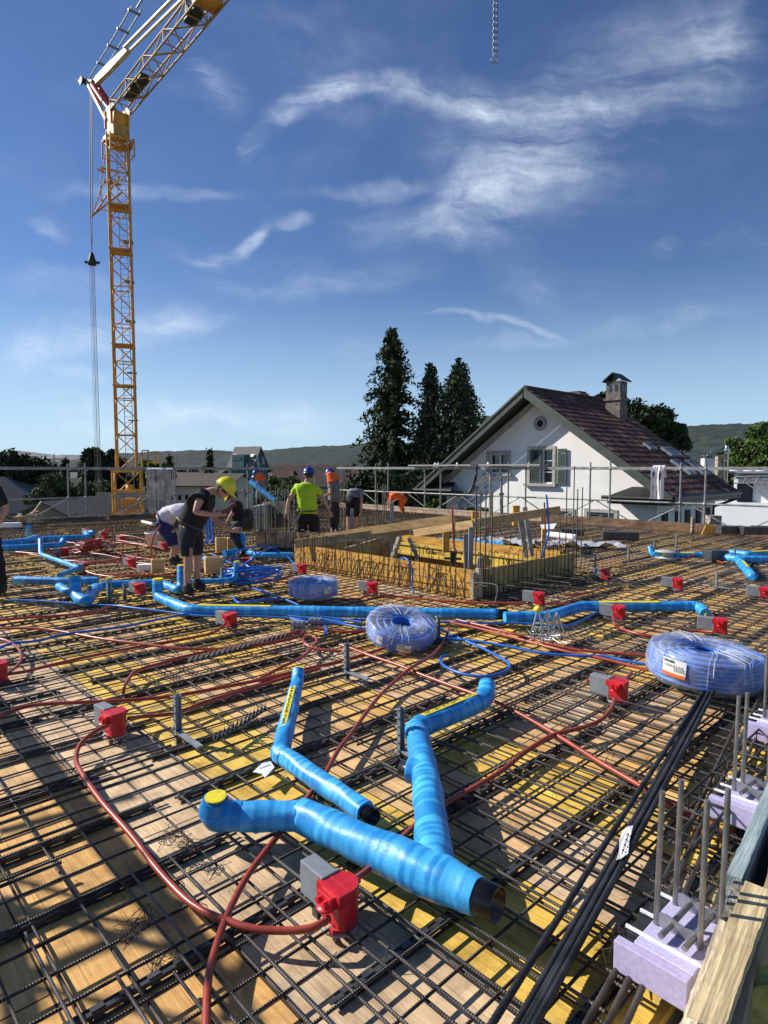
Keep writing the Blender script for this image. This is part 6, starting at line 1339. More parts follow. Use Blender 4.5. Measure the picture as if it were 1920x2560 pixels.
# ================================================================== shaft box
WCp = AB(wa, wb); SH = .37
sb = thing('shaft_formwork', 'yellow board formwork box around the rectangular shaft opening in the middle', 'formwork', AB((wa + WA1) / 2, (wb + WB1) / 2)); th = .035
def abb(mb, a0, a1, b0, b1, z0, z1): mb.box(AB((a0 + a1) / 2, (b0 + b1) / 2, (z0 + z1) / 2), (b1 - b0, a1 - a0, z1 - z0), (B, A, UZ))
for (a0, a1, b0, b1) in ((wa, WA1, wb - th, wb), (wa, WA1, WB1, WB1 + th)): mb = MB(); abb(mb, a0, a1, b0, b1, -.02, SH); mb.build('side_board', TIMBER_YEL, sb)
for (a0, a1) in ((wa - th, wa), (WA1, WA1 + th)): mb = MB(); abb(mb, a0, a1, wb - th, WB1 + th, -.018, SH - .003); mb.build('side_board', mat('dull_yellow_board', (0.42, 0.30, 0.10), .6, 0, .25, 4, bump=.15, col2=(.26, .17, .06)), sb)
mb = MB(); abb(mb, wa + .02, WA1 - .02, wb + .02, wb + .09, -.35, .05); abb(mb, wa + .02, WA1 - .02, WB1 - .09, WB1 - .02, -.4, .12); mb.build('inner_waler', TIMBER_YEL, sb)
mb = MB(); abb(mb, wa - .09, wa - th - .002, wb - .03, wb + .05, 0, .40); abb(mb, wa - .09, wa - th - .002, wb - .13, wb - .05, 0, .36); mb.build('corner_post', TIMBER_OLD, sb)
# yellow beams lying across the inside with writing
bm_t = thing('formwork_beam', 'yellow laminated formwork beam with black lettering lying inside the shaft box', 'beam', AB(wa + 1.5, WB1 - .3)); mb = MB()
p, q = AB(wa + .15, WB1 - .35, .17), AB(WA1 - .3, WB1 - .30, .17)
for z, w, h in ((.085, .08, .04), (0, .027, .13), (-.085, .08, .04)): mb.bar(p + UZ * z, q + UZ * z, w, h)
mb.build('beam', mat('beam_yellow', (.68, .46, .07), .55, 0, .15, 3), bm_t)
txt('Doka H20 eco', .115, p.lerp(q, .66) - B * .0150 + UZ * -.003, -A, UZ, BLACKPIPE, bm_t); txt('3.90m', .115, p.lerp(q, .22) - B * .0150 + UZ * -.003, -A, UZ, BLACKPIPE, bm_t)
def plank(label, p, q, w, h, m=TIMBER, name='plank', up=None): mb = MB(); mb.bar(p, q, w, h, up); o = mb.build(name, m); return tag(o, label, 'plank')
plank('long new plank slanting up across the left half of the shaft box', J(778, 1348, 10.3), J(1136, 1296, 9.1), .05, .125)
plank('short new plank end leaning towards the shaft middle, red mark on it', J(1036, 1332, 9.2), J(1184, 1310, 8.5), .045, .11); plank('plank sloping up to the right over the shaft corner', J(1184, 1309, 8.5), J(1398, 1275, 9.4), .045, .12, mat('darker_timber', (.45, .32, .16), .8, 0, .2, 5, bump=.2))  # the third plank gets a darker brown than the new ones
plank('shaded plank lying under the long slanting one', J(738, 1360, 9.9), J(1018, 1326, 9.7), .05, .14, MATS['darker_timber']); plank('short plank angled inside the left half of the shaft', J(860, 1378, 9.8), J(975, 1345, 10.2), .04, .10, MATS['darker_timber']); plank('dark plank propped steeply inside the shaft box', J(980, 1400, 9.3), J(1000, 1340, 9.6), .05, .1, TIMBER_OLD)
for i, (x0_, y0_, x1_, y1_, Y, lab) in enumerate(((1178, 1318, 1176, 1422, 8.0, 'grey steel channel post near the front corner of the shaft'), (1164, 1335, 1166, 1420, 8.2, 'second grey channel post beside the corner one'), (1300, 1300, 1316, 1394, 9.0, 'leaning grey channel post at the right of the shaft'), (1312, 1268, 1330, 1390, 9.2, 'taller leaning grey post crossing the sloping plank'), (980, 1258, 981, 1400, 9.9, 'pale square post rising through the slanting plank'), (1360, 1322, 1356, 1395, 9.3, 'short timber post at the right end of the shaft'), (1022, 1345, 1046, 1400, 9.8, 'grey channel leaning inside the shaft left of the lettered beam'), (1200, 1395, 1198, 1430, 7.8, 'short grey stub post at the shaft corner'), (878, 1395, 880, 1272, 11.0, 'white square tube standing beyond the shaft'))):
    p, q = J(x0_, y0_, Y), J(x1_, y1_, Y); mb = MB(); mb.bar(p, q, .06, .06, (0, 1, 0)); tag(mb.build('channel_post', GALV if i != 5 else TIMBER), lab, 'post')
for i, (x, y0_, y1_, Y, lab) in enumerate(((1290, 1264, 1284, 9.6, 'square yellow timber stub above the sloping plank'), (1188, 1278, 1300, 9.3, 'square timber stub behind the shaft corner bars'), (1115, 1325, 1350, 10, 'yellow timber stub in the middle of the shaft'))): mb = MB(); mb.bar(J(x, y0_, Y), J(x, y1_ + 30, Y), .1, .1, (0, 1, 0)); tag(mb.build('timber_stub', TIMBER_YEL), lab, 'timber')
mb = MB(); c = J(1132, 1392, 8.6); mb.box(c, (.07, .07, .16)); mb.bar(c - Vector((.12, 0, .02)), c + Vector((.12, 0, -.03)), .03); mb.tube([c + UZ * -.05, c - UZ * .4], .02, 6); tag(mb.build('form_clamp', MATS['dark_machinery']), 'dark steel clamp block hanging in the shaft box', 'clamp')

# ================================================================== starter bars and stirrups
def rod(label, base, h, r=.009, m=STEEL_Z, group=None, lean=(0, 0), name='starter_bar', ribs=False, cat='rebar'):
    mb = MB(); n = 2
    if ribs:
        k = int(h / .006); pts = [base + Vector((lean[0] * i / k, lean[1] * i / k, h * i / k)) for i in range(k + 1)]; mb.tube(pts, [r * (1.0 if (i % 2) else 1.13) for i in range(k + 1)], 12)
    else: mb.tube([base, base + Vector((lean[0], lean[1], h))], r, 8)
    return tag(mb.build(name, m), label, cat, group)
g = np.random.default_rng(21)
for i, x in enumerate((1188, 1199, 1212, 1228)): b0 = G(x, 1496 + (i % 2) * 6, 0); rod('tall steel bar standing at the front corner of the shaft box', b0, J(x, 1226 + (i % 2) * 4, b0.y).z, .009, STEEL_Z, 'four tall bars at the shaft front corner')
for i, (x, y1_, y0_) in enumerate(((1413, 1218, 1425), (1431, 1165, 1420), (1440, 1222, 1432), (1452, 1218, 1424), (1398, 1300, 1405))): b0 = G(x, y0_, 0); rod('tall steel bar standing at the right end of the shaft box', b0, J(x, y1_, b0.y).z, .009, STEEL_Z, 'tall bars right of the shaft')
xs_ = [596, 606, 619, 632, 642, 655, 664, 670, 676, 682, 689, 697, 701, 709, 713, 717, 722, 726, 733, 740]
for i, x in enumerate(xs_): b0 = G(x, 1352 + g.uniform(0, 34), 0); rod('tall thin steel bar in the thicket between timber sleeve and shaft box', b0, J(x, 1208 + g.uniform(0, 20), b0.y).z * (1 if i % 3 else .8), .009, STEEL_Z, 'thicket of tall starter bars', (g.uniform(-.03, .03), 0))
for i, (x, y0_, y1_) in enumerate(((940, 1320, 1210), (944, 1322, 1208), (957, 1330, 1208), (961, 1328, 1214), (853, 1320, 1206), (848, 1322, 1208), (860, 1325, 1230), (965, 1332, 1212))): b0 = G(x, y0_, 0); rod('steel bar standing beyond the shaft near the orange-clad worker', b0, J(x, y1_, b0.y).z, .012, STEEL_Z, 'bars standing beyond the shaft')
def hook(base, h, w, ax, drop, r=.0055): return spline([base, base + UZ * h * .5, base + UZ * (h - .03), base + UZ * h + ax * .02, base + UZ * (h + .004) + ax * w * .6, base + UZ * (h - .02) + ax * w, base + UZ * (h - drop) + ax * (w + .01)], .03)
n = 30
for i in range(n):
    f = (i + .5) / n; b0 = AB(wa + (WA1 - wa) * f + g.normal() * .03, wb - .10 - g.uniform(0, .05), .03); mb = MB(); ln = g.normal() * .05; h = g.uniform(.50, .62)
    P_ = hook(b0, h, .09 * g.choice([-1, 1]), A, g.uniform(.02, .12)); P_ = [p + A * (ln * (p.z / h)) for p in P_]; mb.tube(P_, .0055, 6)
    tag(mb.build('stirrup', STEEL_DARK), 'hooked steel stirrup standing along the yellow face of the shaft box', 'stirrup', 'hooked stirrups along the shaft front face')
for i in range(26):
    f = (i + .5) / 26; b0 = AB(wa + (WA1 - wa) * f, wb - .06, .03); ln = g.choice([-1, 1]) * g.uniform(.1, .2); mb = MB(); mb.tube([b0 - B * .12, b0 + UZ * .0, b0 + A * ln + UZ * .27, b0 + A * ln * 1.5 + UZ * .31 - B * .02], .005, 6); mb.tube([b0 + A * ln * .9 + UZ * .02 - B * .10, b0 + A * ln * .1 + UZ * .26], .005, 6)
    tag(mb.build('stirrup', STEEL_DARK), 'low crossed steel stirrup leaning on the yellow face of the shaft box', 'stirrup', 'crossed stirrups along the shaft front face')
for i in range(22):
    f = (i + .5) / 22; b0 = AB(wa - .10, wb + (WB1 - wb) * f, .03); mb = MB(); h = g.uniform(.48, .6); mb.tube(hook(b0, h, .07, B, .03), .0055, 6)
    tag(mb.build('stirrup', STEEL_DARK), 'hooked steel stirrup standing along the right-hand face of the shaft box', 'stirrup', 'hooked stirrups along the shaft right face')
for i in range(16):
    f = i / 15; b0 = AB(wa - .02, wb + .1 + 2.4 * f, .1 + .08 * (i % 2)); mb = MB(); mb.tube([b0 - A * .08, b0 - A * g.uniform(.5, .9) + UZ * g.uniform(-.02, .03)], .006, 6)
    tag(mb.build('side_bar', STEEL_A), 'horizontal steel bar sticking out sideways from the right face of the shaft box', 'rebar', 'bars sticking out right of the shaft box')
mb = MB(); mb.tube([AB(wa - .3, wb - .1, .22), AB(WA1, wb - .14, .20)], .006, 6); tag(mb.build('tie_bar', STEEL_A), 'bright thin bar running level along the shaft stirrups', 'rebar'); mb = MB(); mb.tube(spline([AB(wa - .05, wb - .2, .25), AB(wa - .35, wb - .1, .26), AB(wa - .42, wb - .1, .22), AB(wa - .40, wb - .12, .05)], .03), .006, 6); tag(mb.build('bent_bar', STAINLESS), 'bright bent bar hooking down at the shaft front corner', 'rebar')
for i in range(26):
    f = (i + .5) / 26; b0 = AB(wa + 1.0 + f * 3.4, WB1 + .5 + .3 * math.sin(i), .03); mb = MB(); mb.tube(hook(b0, .55 + g.uniform(-.04, .05), .12, -A, .02), .006, 6)
    tag(mb.build('stirrup', STEEL_DARK), 'bent steel stirrup standing on the grid behind the shaft box', 'stirrup', 'stirrups behind the shaft')
for i in range(60):                                               # edge cages on the far edges
    f = (i + .5) / 60; b0 = AB(A1 - .25, -2 + f * 17.5, .03) if i % 2 else AB(A0 + 2 + f * 17, B1 - .25, .03); ax = -A if i % 2 else -B; mb = MB(); mb.tube([b0, b0 + UZ * .17, b0 + UZ * .175 + ax * .7], .006, 5); mb.tube([b0 + ax * .02, b0 + ax * .7 + UZ * .01], .006, 5)
    tag(mb.build('edge_stirrup', STEEL_DARK), 'U-shaped edge stirrup lying along the back edges of the deck', 'stirrup', 'U stirrups along the back edges')

# edge formwork boards around the deck
m_edge = mat('pale_edge_board', (.36, .28, .22), .85, 0, .2, 2)
def edge(label, a0, a1, b0, b1, z, m): mb = MB(); abb(mb, a0, a1, b0, b1, -.25, z); return tag(mb.build('edge_board', m), label, 'edge formwork')
edge('low pale concrete-coloured edge strip along the white house side', 10.2, A1, B1, B1 + .10, .22, m_edge); edge('brown timber edge formwork near the white flat-roofed building', A0, 10.15, B1, B1 + .06, .25, mat('brown_board', (.17, .10, .06), .8, 0, .3, 3)); edge('low dark edge strip in front of the crane', A1, A1 + .08, -6, B1, .16, mat('dark_edge', (.11, .10, .09), .85, 0, .3, 3))
for (x, y, w, h, lab) in ((1731, 1336, .07, .35, 'upright timber at the break between the two edge boards'), (1782, 1322, .3, .30, 'squared mossy timber block standing on the far right edge')): p = G(x, y, 0); mb = MB(); mb.box(p + UZ * h * .6, (w, w, h * 1.2)); tag(mb.build('timber_block', TIMBER_OLD), lab, 'timber')
for i, (x, sx) in enumerate(((1782, .9), (1890, .8))): p = G(x + 20, 1342, 0); mb = MB(); mb.poly([p + Vector((-sx / 2, 0, .05)), p + Vector((sx / 2, 0, .02)), p + Vector((sx * .45, 0, .16)), p + Vector((sx * .1, 0, .26)), p + Vector((-sx * .4, 0, .27))], .03, (0, 1, 0)); tag(mb.build('curved_board', TIMBER_YEL), ['orange curved board leaning on the brown edge formwork', 'second orange curved board at the right margin'][i], 'board')
# sawhorse and odd timbers at the left edge
T = thing('sawhorse', 'rough timber trestle standing on the far left edge', 'trestle', G(88, 1312, .1)); mb = MB(); Y = 17.6
for (x0_, y0_, x1_, y1_, w) in ((42, 1308, 52, 1286, .12), (72, 1308, 84, 1284, .10), (82, 1284, 104, 1254, .05), (97, 1288, 106, 1310, .08), (78, 1288, 94, 1282, .12)): mb.bar(J(x0_, y0_, Y), J(x1_, y1_, Y + .2), w, w)
mb.box(J(86, 1296, Y), (.3, .3, .25)); mb.box(J(48, 1300, Y), (.2, .3, .22)); mb.build('leg', TIMBER_OLD, T)
for i, (x, y0_, y1_) in enumerate(((193, 1305, 1282), (265, 1301, 1289), (270, 1300, 1279))): mb = MB(); mb.bar(J(x, y0_, 19), J(x - 2, y1_, 19), .07, .07, (0, 1, 0)); tag(mb.build('edge_stake', TIMBER_OLD), ['leaning pale stake on the edge before the taupe building', 'short stake on the edge left of the crane base', 'taller stake beside the short one left of the crane base'][i], 'stake')

# concrete skip and machinery behind the bar thicket
T = thing('formwork_container', 'grey-green steel container panels standing behind the tall bars', 'container', J(690, 1300, 13)); m_skip = mat('grey_green_steel', (.22, .23, .20), .6, .2, .3, 2)
mb = MB(); c = J(640, 1290, 12.6)
mb.poly([J(625, 1268, 12.6), J(662, 1262, 12.6), J(668, 1290, 12.6), J(628, 1292, 12.6)], .8, (0, 1, 0)); mb.poly([J(626, 1294, 12.5), J(664, 1292, 12.5), J(666, 1330, 12.5), J(640, 1332, 12.5)], .8, (0, 1, 0)); mb.build('drum_panel', mat('pale_worn_steel', (.38, .38, .33), .6, .1, .3, 2), T)
mb = MB(); mb.poly([J(655, 1256, 13.2), J(724, 1254, 12.8), J(727, 1318, 12.8), J(668, 1322, 13.2)], .06, (0, 1, 0)); mb.poly([J(664, 1340, 12.6), J(740, 1332, 12.6), J(742, 1366, 12.6), J(668, 1370, 12.6)], .05, (0, 1, 0)); mb.build('side_panel', m_skip, T)
T = thing('stacked_machine', 'dark jumble of hoses and a small machine beside the container panels', 'machine', J(605, 1290, 12)); mb = MB()
for k in range(14): a = J(600 + g.uniform(-12, 22), 1262 + g.uniform(0, 50), 12); b2 = J(600 + g.uniform(-12, 22), 1270 + g.uniform(0, 50), 12.2); mb.bar(a, b2, g.uniform(.05, .12), g.uniform(.03, .08))
mb.lathe(J(603, 1300, 12), [(0, -.2), (.2, -.2), (.24, 0), (.2, .2), (0, .2)], 14, (Vector((0, 1, 0)), UZ, Vector((1, 0, 0)))); mb.build('frame', MATS['dark_machinery'], T)

# ================================================================== near right edge
# thick tied bar bundle
T = thing('bar_bundle', 'bundle of thick ribbed black bars running away along the near right side', 'bar bundle', G(1450, 2200, .08)); 
for i, (x0_, y0_, x1_, y1_, rz) in enumerate(((1180, 2640, 1742, 1752, .10), (1285, 2640, 1757, 1756, .10), (1300, 2640, 1768, 1760, .11), (1240, 2650, 1748, 1758, .088), (1262, 2640, 1762, 1752, .088))):
    p, q = G(x0_, y0_, rz), G(x1_, y1_, rz + .01); d = q - p; q = p + d * 1.15; k = int(d.length * 1.15 / .0075); mb = MB(); sd_ = A * .012
    mb.tube([p.lerp(q, j / k) + A * (.004 * math.sin(j / k * 5 + i)) for j in range(k + 1)], [.0105 * (1 if j % 2 else 1.14) for j in range(k + 1)], 9); mb.build('bar', STEEL_DARK, T)
o, P_ = paper('white printed tag tied to the thick black bar bundle', [(1583, 2063), (1570, 2066), (1556, 2078), (1548, 2102), (1548, 2126), (1540, 2150), (1551, 2147), (1570, 2134), (1574, 2100), (1578, 2082)], .13, fold=.004)
mb = MB()
for k in range(8): c = G(1556 + k * 2.1, 2132 - k * 6.5, .138); mb.box(c, (.014, .003 + .004 * (k % 2), .0006), (Vector((.3, 1, 0)).normalized(), Vector((-1, .3, 0)).normalized(), UZ))
mb.build('print', BLACKPIPE, o)
for i, (x0_, y0_, x1_, y1_) in enumerate(((1480, 2640, 1700, 2180), (1530, 2640, 1735, 2180), (1420, 2640, 1610, 2300), (1700, 2180, 1900, 1740), (1740, 2170, 1935, 1745), (1660, 2200, 1850, 1790))):
    mb = MB(); p, q = G(x0_, y0_, .09), G(x1_, y1_, .09); k = int((q - p).length / .01); mb.tube([p.lerp(q, j / k) for j in range(k + 1)], [.0085 * (1 if j % 2 else 1.14) for j in range(k + 1)], 9); tag(mb.build('edge_bar', mat('grey_brown_bar', (.09, .075, .062), .55, .5, .3, 8)), 'thick edge bar running along beside the lilac insulation blocks', 'rebar', 'thick bars along the near right edge')
# lilac insulation blocks with stainless bars
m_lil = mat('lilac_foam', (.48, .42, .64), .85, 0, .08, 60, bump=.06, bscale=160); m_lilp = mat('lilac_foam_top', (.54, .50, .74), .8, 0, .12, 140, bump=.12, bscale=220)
def isoblock(label, c, yaw, L_=.34, k_=.8):
    """c: middle of the top face; x across, y along the edge"""
    T = thing('insulation_block', label, 'insulation block', Vector((c.x, c.y, 0)), 0, 'lilac insulation blocks with steel bars at the near right edge')
    X = Vector((math.cos(yaw), math.sin(yaw), 0)); Yv = Vector((-X.y, X.x, 0)); Q = lambda x, y, z: c + X * x * k_ + Yv * y * k_ + UZ * z * k_; ax = (X * k_, Yv * k_, UZ * k_)
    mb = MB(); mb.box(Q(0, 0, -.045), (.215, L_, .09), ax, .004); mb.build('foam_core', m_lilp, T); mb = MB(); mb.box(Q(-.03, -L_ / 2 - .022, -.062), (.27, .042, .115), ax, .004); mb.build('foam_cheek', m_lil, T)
    mb = MB(); mb.box(Q(-.135, .02, -.052), (.05, L_ - .06, .08), ax, .004); mb.box(Q(.135, .02, -.052), (.05, L_ - .06, .08), ax, .004); mb.build('black_cover', mat('black_rubber', (.022, .026, .028), .7, 0, .2, 30, bump=.3), T)
    mb = MB()
    for y in (-L_ * .36, -.02, L_ * .34): mb.box(Q(0, y, .003), (.33, .012, .012), ax, .002)
    mb.build('white_clip', WHITE, T)
    for (x, y, h) in ((-.09, -L_ * .12, .47), (.075, -L_ * .14, .50), (-.085, L_ * .30, .46), (.09, L_ * .28, .49)):
        base = Q(x, y, -.01); k = int(h / .006); mb = MB(); h *= .92; mb.tube([base + Vector((.01 * j / k, .006 * j / k, h * j / k)) for j in range(k + 1)], [.0080 * (1 if j % 2 else 1.16) for j in range(k + 1)], 10); mb.build('upright_bar', STAINLESS, T)
    for x in (-.035, .05): mb = MB(); k = 55; p, q = Q(x, -L_ * .34, .028), Q(x + .01, L_ * .40, .034); mb.tube([p.lerp(q, j / k) for j in range(k + 1)], [.0085 * (1 if j % 2 else 1.12) for j in range(k + 1)], 10); mb.build('lying_bar', STAINLESS, T)
    for y in (-L_ * .13, L_ * .29): mb = MB(); mb.poly([Q(-.085, y, .055), Q(-.05, y, .06), Q(.02, y, .045), Q(.075, y, .052), Q(.08, y, .01), Q(.03, y, -.0), Q(-.03, y, .0), Q(-.09, y, .006)], .004, Yv); mb.build('pressure_plate', mat('plate_steel', (.36, .36, .37), .35, .6, .1, 10), T)
    return T
isoblock('lilac block nearest the viewer, full size beside the weathered edge boards', G(1712, 2325, .185), R(-47), .40)
isoblock('lilac block with streaked front, second along the edge, partly off the picture', G(1885, 1985, .18), R(-47), .30)
isoblock('small sliver of a third lilac block at the right margin', G(1950, 1800, .18), R(-47), .30)
g = np.random.default_rng(77)
for i in range(28):                                               # stirrup cage and short ends along the near right edge
    b = 2.5 + i * .16 + g.normal() * .015; a_ = A0 + .14; mb = MB(); h = .15 + g.uniform(-.01, .015); w = .17
    mb.tube([AB(a_, b, .03), AB(a_ + w, b + .01, .03), AB(a_ + w, b + .01, h), AB(a_, b, h), AB(a_, b, .035)], .0055, 6); tag(mb.build('edge_stirrup', STEEL_DARK), 'rectangular steel stirrup of the cage along the near right edge', 'stirrup', 'cage stirrups along the near right edge')
for i in range(3): mb = MB(); mb.tube([AB(A0 + .15 + i * .08, 2.45, .152), AB(A0 + .15 + i * .08, 7.2, .152)] if i != 1 else [AB(A0 + .23, 2.4, .14), AB(A0 + .23, 7.2, .14)], .006, 7); tag(mb.build('cage_bar', STEEL_B), ['outer', 'middle', 'inner'][i] + ' lengthwise bar on top of the edge stirrup cage', 'rebar')
mb = MB()
for i in range(90):
    c = AB(A0 + g.uniform(.1, .45), g.uniform(2.0, 6), g.uniform(.05, .17)); k = g.uniform(0, 6.28); mb.tube([c, c + Vector((math.cos(k) * .015, math.sin(k) * .015, .02)), c + Vector((math.cos(k + 1) * .03, math.sin(k + 1) * .03, .012))], .0014, 4, False)
tag(mb.build('wire_ties', WIRE), 'twisted tie wire ends along the stirrup cage of the near right edge', 'wire', kind='stuff')
# weathered boards of the near right edge
def topbar(label, pa, pb_, z, w, h, m, dz=0.0):
    p, q = G(pa[0], pa[1], z), G(pb_[0], pb_[1], z + dz); g = np.random.default_rng(int(pa[0])); n = 26; d = (q - p).normalized(); s = d.cross(UZ); vs = []
    for j in range(n + 1):
        c = p.lerp(q, j / n); e = [g.normal() * .0012 for _ in range(4)]; vs += [c - s * (w / 2 + e[0]) + UZ * e[1], c + s * (w / 2 + e[2]) + UZ * e[3] * .5, c + s * w / 2 - UZ * h, c - s * (w / 2 + e[0] * .4) - UZ * h]
    fs = [(j * 4 + k, j * 4 + (k + 1) % 4, (j + 1) * 4 + (k + 1) % 4, (j + 1) * 4 + k) for j in range(n) for k in range(4)] + [(0, 1, 2, 3), (n * 4 + 3, n * 4 + 2, n * 4 + 1, n * 4)]
    mb = MB(); mb.add(vs, fs); return tag(mb.build('edge_board', m), label, 'edge board')
m_pale = mat('pale_weathered_board', (.66, .52, .30), .85, 0, .2, 26, bump=.35, bscale=70, col2=(.40, .30, .16), along=R(50)); m_bg = mat('blue_grey_board', (.36, .42, .42), .8, 0, .3, 30, bump=.35, col2=(.12, .18, .19), along=R(48)); m_spl = mat('splintered_board', (.62, .52, .36), .9, 0, .3, 40, bump=.6, col2=(.26, .21, .14), along=R(52))
topbar('thin splintered pale board, innermost at the bottom right corner', (1690, 2640), (1812, 2304), .30, .030, .60, m_spl)
topbar('thick pale board with sawn end at the bottom right corner', (1760, 2560), (1897, 2215), .305, .075, 1.2, m_pale)
topbar('grey splintered board continuing the edge past the lilac block', (1822, 2296), (1852, 2195), .29, .035, .28, mat('grey_splinter', (.30, .27, .22), .9, 0, .35, 25, bump=.9))
topbar('blue-grey weathered edge board running to the right margin', (1836, 2190), (1960, 1900), .30, .045, .30, m_bg)
topbar('long smooth brown outer board behind the edge boards', (1835, 2560), (1975, 2020), .27, .03, 1.6, mat('brown_outer_board', (.36, .27, .16), .75, 0, .2, 22, bump=.2, along=R(50)))
block('dark_edge_block', 'dark grey block wedged on top of the outer edge board', 'block', 1878, 2232, (.035, .06, .02), mat('dark_block', (.07, .08, .09), .8, 0, .2), .265, R(45))
mb = MB(); p = G(1885, 2600, .1); mb.poly([p + Vector((-.05, 0, -.4)), p + Vector((.12, 0, -.4)), p + Vector((.12, 0, .10)), p + Vector((.07, 0, .16)), p + Vector((-.0, 0, .15)), p + Vector((-.05, 0, .08))], .06, (0, 1, 0)); tag(mb.build('yellow_timber_end', mat('mossy_yellow', (.45, .38, .08), .8, 0, .3, 12, bump=.4, col2=(.22, .20, .07))), 'chamfered mossy yellow beam end in the bottom right corner', 'timber')
mb = MB(); 
for k in range(3): mb.bar(AB(-.1 - k * .24, -1, -1.1), AB(-.1 - k * .24, 9, -1.1), .22, .045)
tag(mb.build('scaffold_deck', mat('scaffold_board', (.26, .27, .29), .8, 0, .3, 6, bump=.3)), 'grey scaffold walkway boards below the near right edge', 'walkway')
o = conduit('orange hose end with black ring under the near edge stirrups', [(1760, 2080, .04), (1790, 2045, .05), (1800, 2010, .03)], mat('orange_hose', (.75, .18, .02), .4, 0, .1), r=.013)

# ================================================================== people
def skin_mesh(V, E, root=0, sub=2):
    me = bpy.data.meshes.new('tmp'); me.from_pydata([tuple(v[0]) for v in V], E, []); o = bpy.data.objects.new('tmp', me); COL.objects.link(o)
    o.modifiers.new('s', 'SKIN').use_smooth_shade = True
    for i, v in enumerate(V): s = me.skin_vertices[0].data[i]; r = v[1]; s.radius = (r, r) if not hasattr(r, '__len__') else r; s.use_root = (i == root)
    m = o.modifiers.new('b', 'SUBSURF'); m.levels = m.render_levels = sub
    dg = bpy.context.evaluated_depsgraph_get(); ev = o.evaluated_get(dg); m2 = ev.to_mesh(); vs = [tuple(v.co) for v in m2.vertices]; fs = [tuple(p.vertices) for p in m2.polygons]; ev.to_mesh_clear(); bpy.data.objects.remove(o); bpy.data.meshes.remove(me); return vs, fs
SKIN = mat('skin', (.50, .27, .18), .55, 0, .08, 6); SKIN_D = mat('skin_tanned', (.36, .17, .11), .55, 0, .08, 6)
def head_mesh(c, fwd, up, s):
    """an egg-shaped head with brow, nose, lips, chin and ears"""
    f = fwd.normalized(); u = (up - f * up.dot(f)).normalized(); r = f.cross(u); vs = []; nu, nv = 20, 16
    for j in range(nv + 1):
        ph = math.pi * j / nv; 
        for i in range(nu):
            th = 2 * math.pi * i / nu; x, y, z = math.sin(ph) * math.cos(th), math.sin(ph) * math.sin(th), math.cos(ph); fx = x * .098; sy = y * .078; uz = z * .118
            if z < 0: sy *= 1 + z * .28; fx *= 1 + z * .12
            if x > .5: 
                fr_ = (x - .5) * 2
                if abs(y) < .22 and -.35 < z < .12: fx += .020 * (1 - abs(y) / .22) * (1 - abs(z + .15) / .3)         # nose
                if abs(z - .12) < .1 and .2 < abs(y) < .6: fx -= .006                                              # eye sockets
                if z < -.7: fx += .008 * fr_
                if abs(z + .48) < .09 and abs(y) < .35: fx += .005                                                 # lips
            vs.append(c + (f * fx + r * sy + u * uz) * s)
    fs = [(j * nu + i, j * nu + (i + 1) % nu, (j + 1) * nu + (i + 1) % nu, (j + 1) * nu + i) for j in range(nv) for i in range(nu)]
    for sg in (-1, 1):
        o = len(vs); e = c + (r * .080 * sg - f * .005 - u * .01) * s
        for k in range(8): a = k / 8 * 6.283; vs.append(e + (f * math.cos(a) * .016 + u * math.sin(a) * .028 + r * sg * .006) * s)
        vs.append(e + (r * sg * .016) * s); vs += [e + (f * math.cos(k / 8 * 6.283) * .012 + u * math.sin(k / 8 * 6.283) * .022 - r * sg * .01) * s for k in range(8)]
        fs += [(o + k, o + (k + 1) % 8, o + 8) for k in range(8)] + [(o + k, o + (k + 1) % 8, o + 9 + (k + 1) % 8, o + 9 + k) for k in range(8)]
    return vs, fs, f, u, r
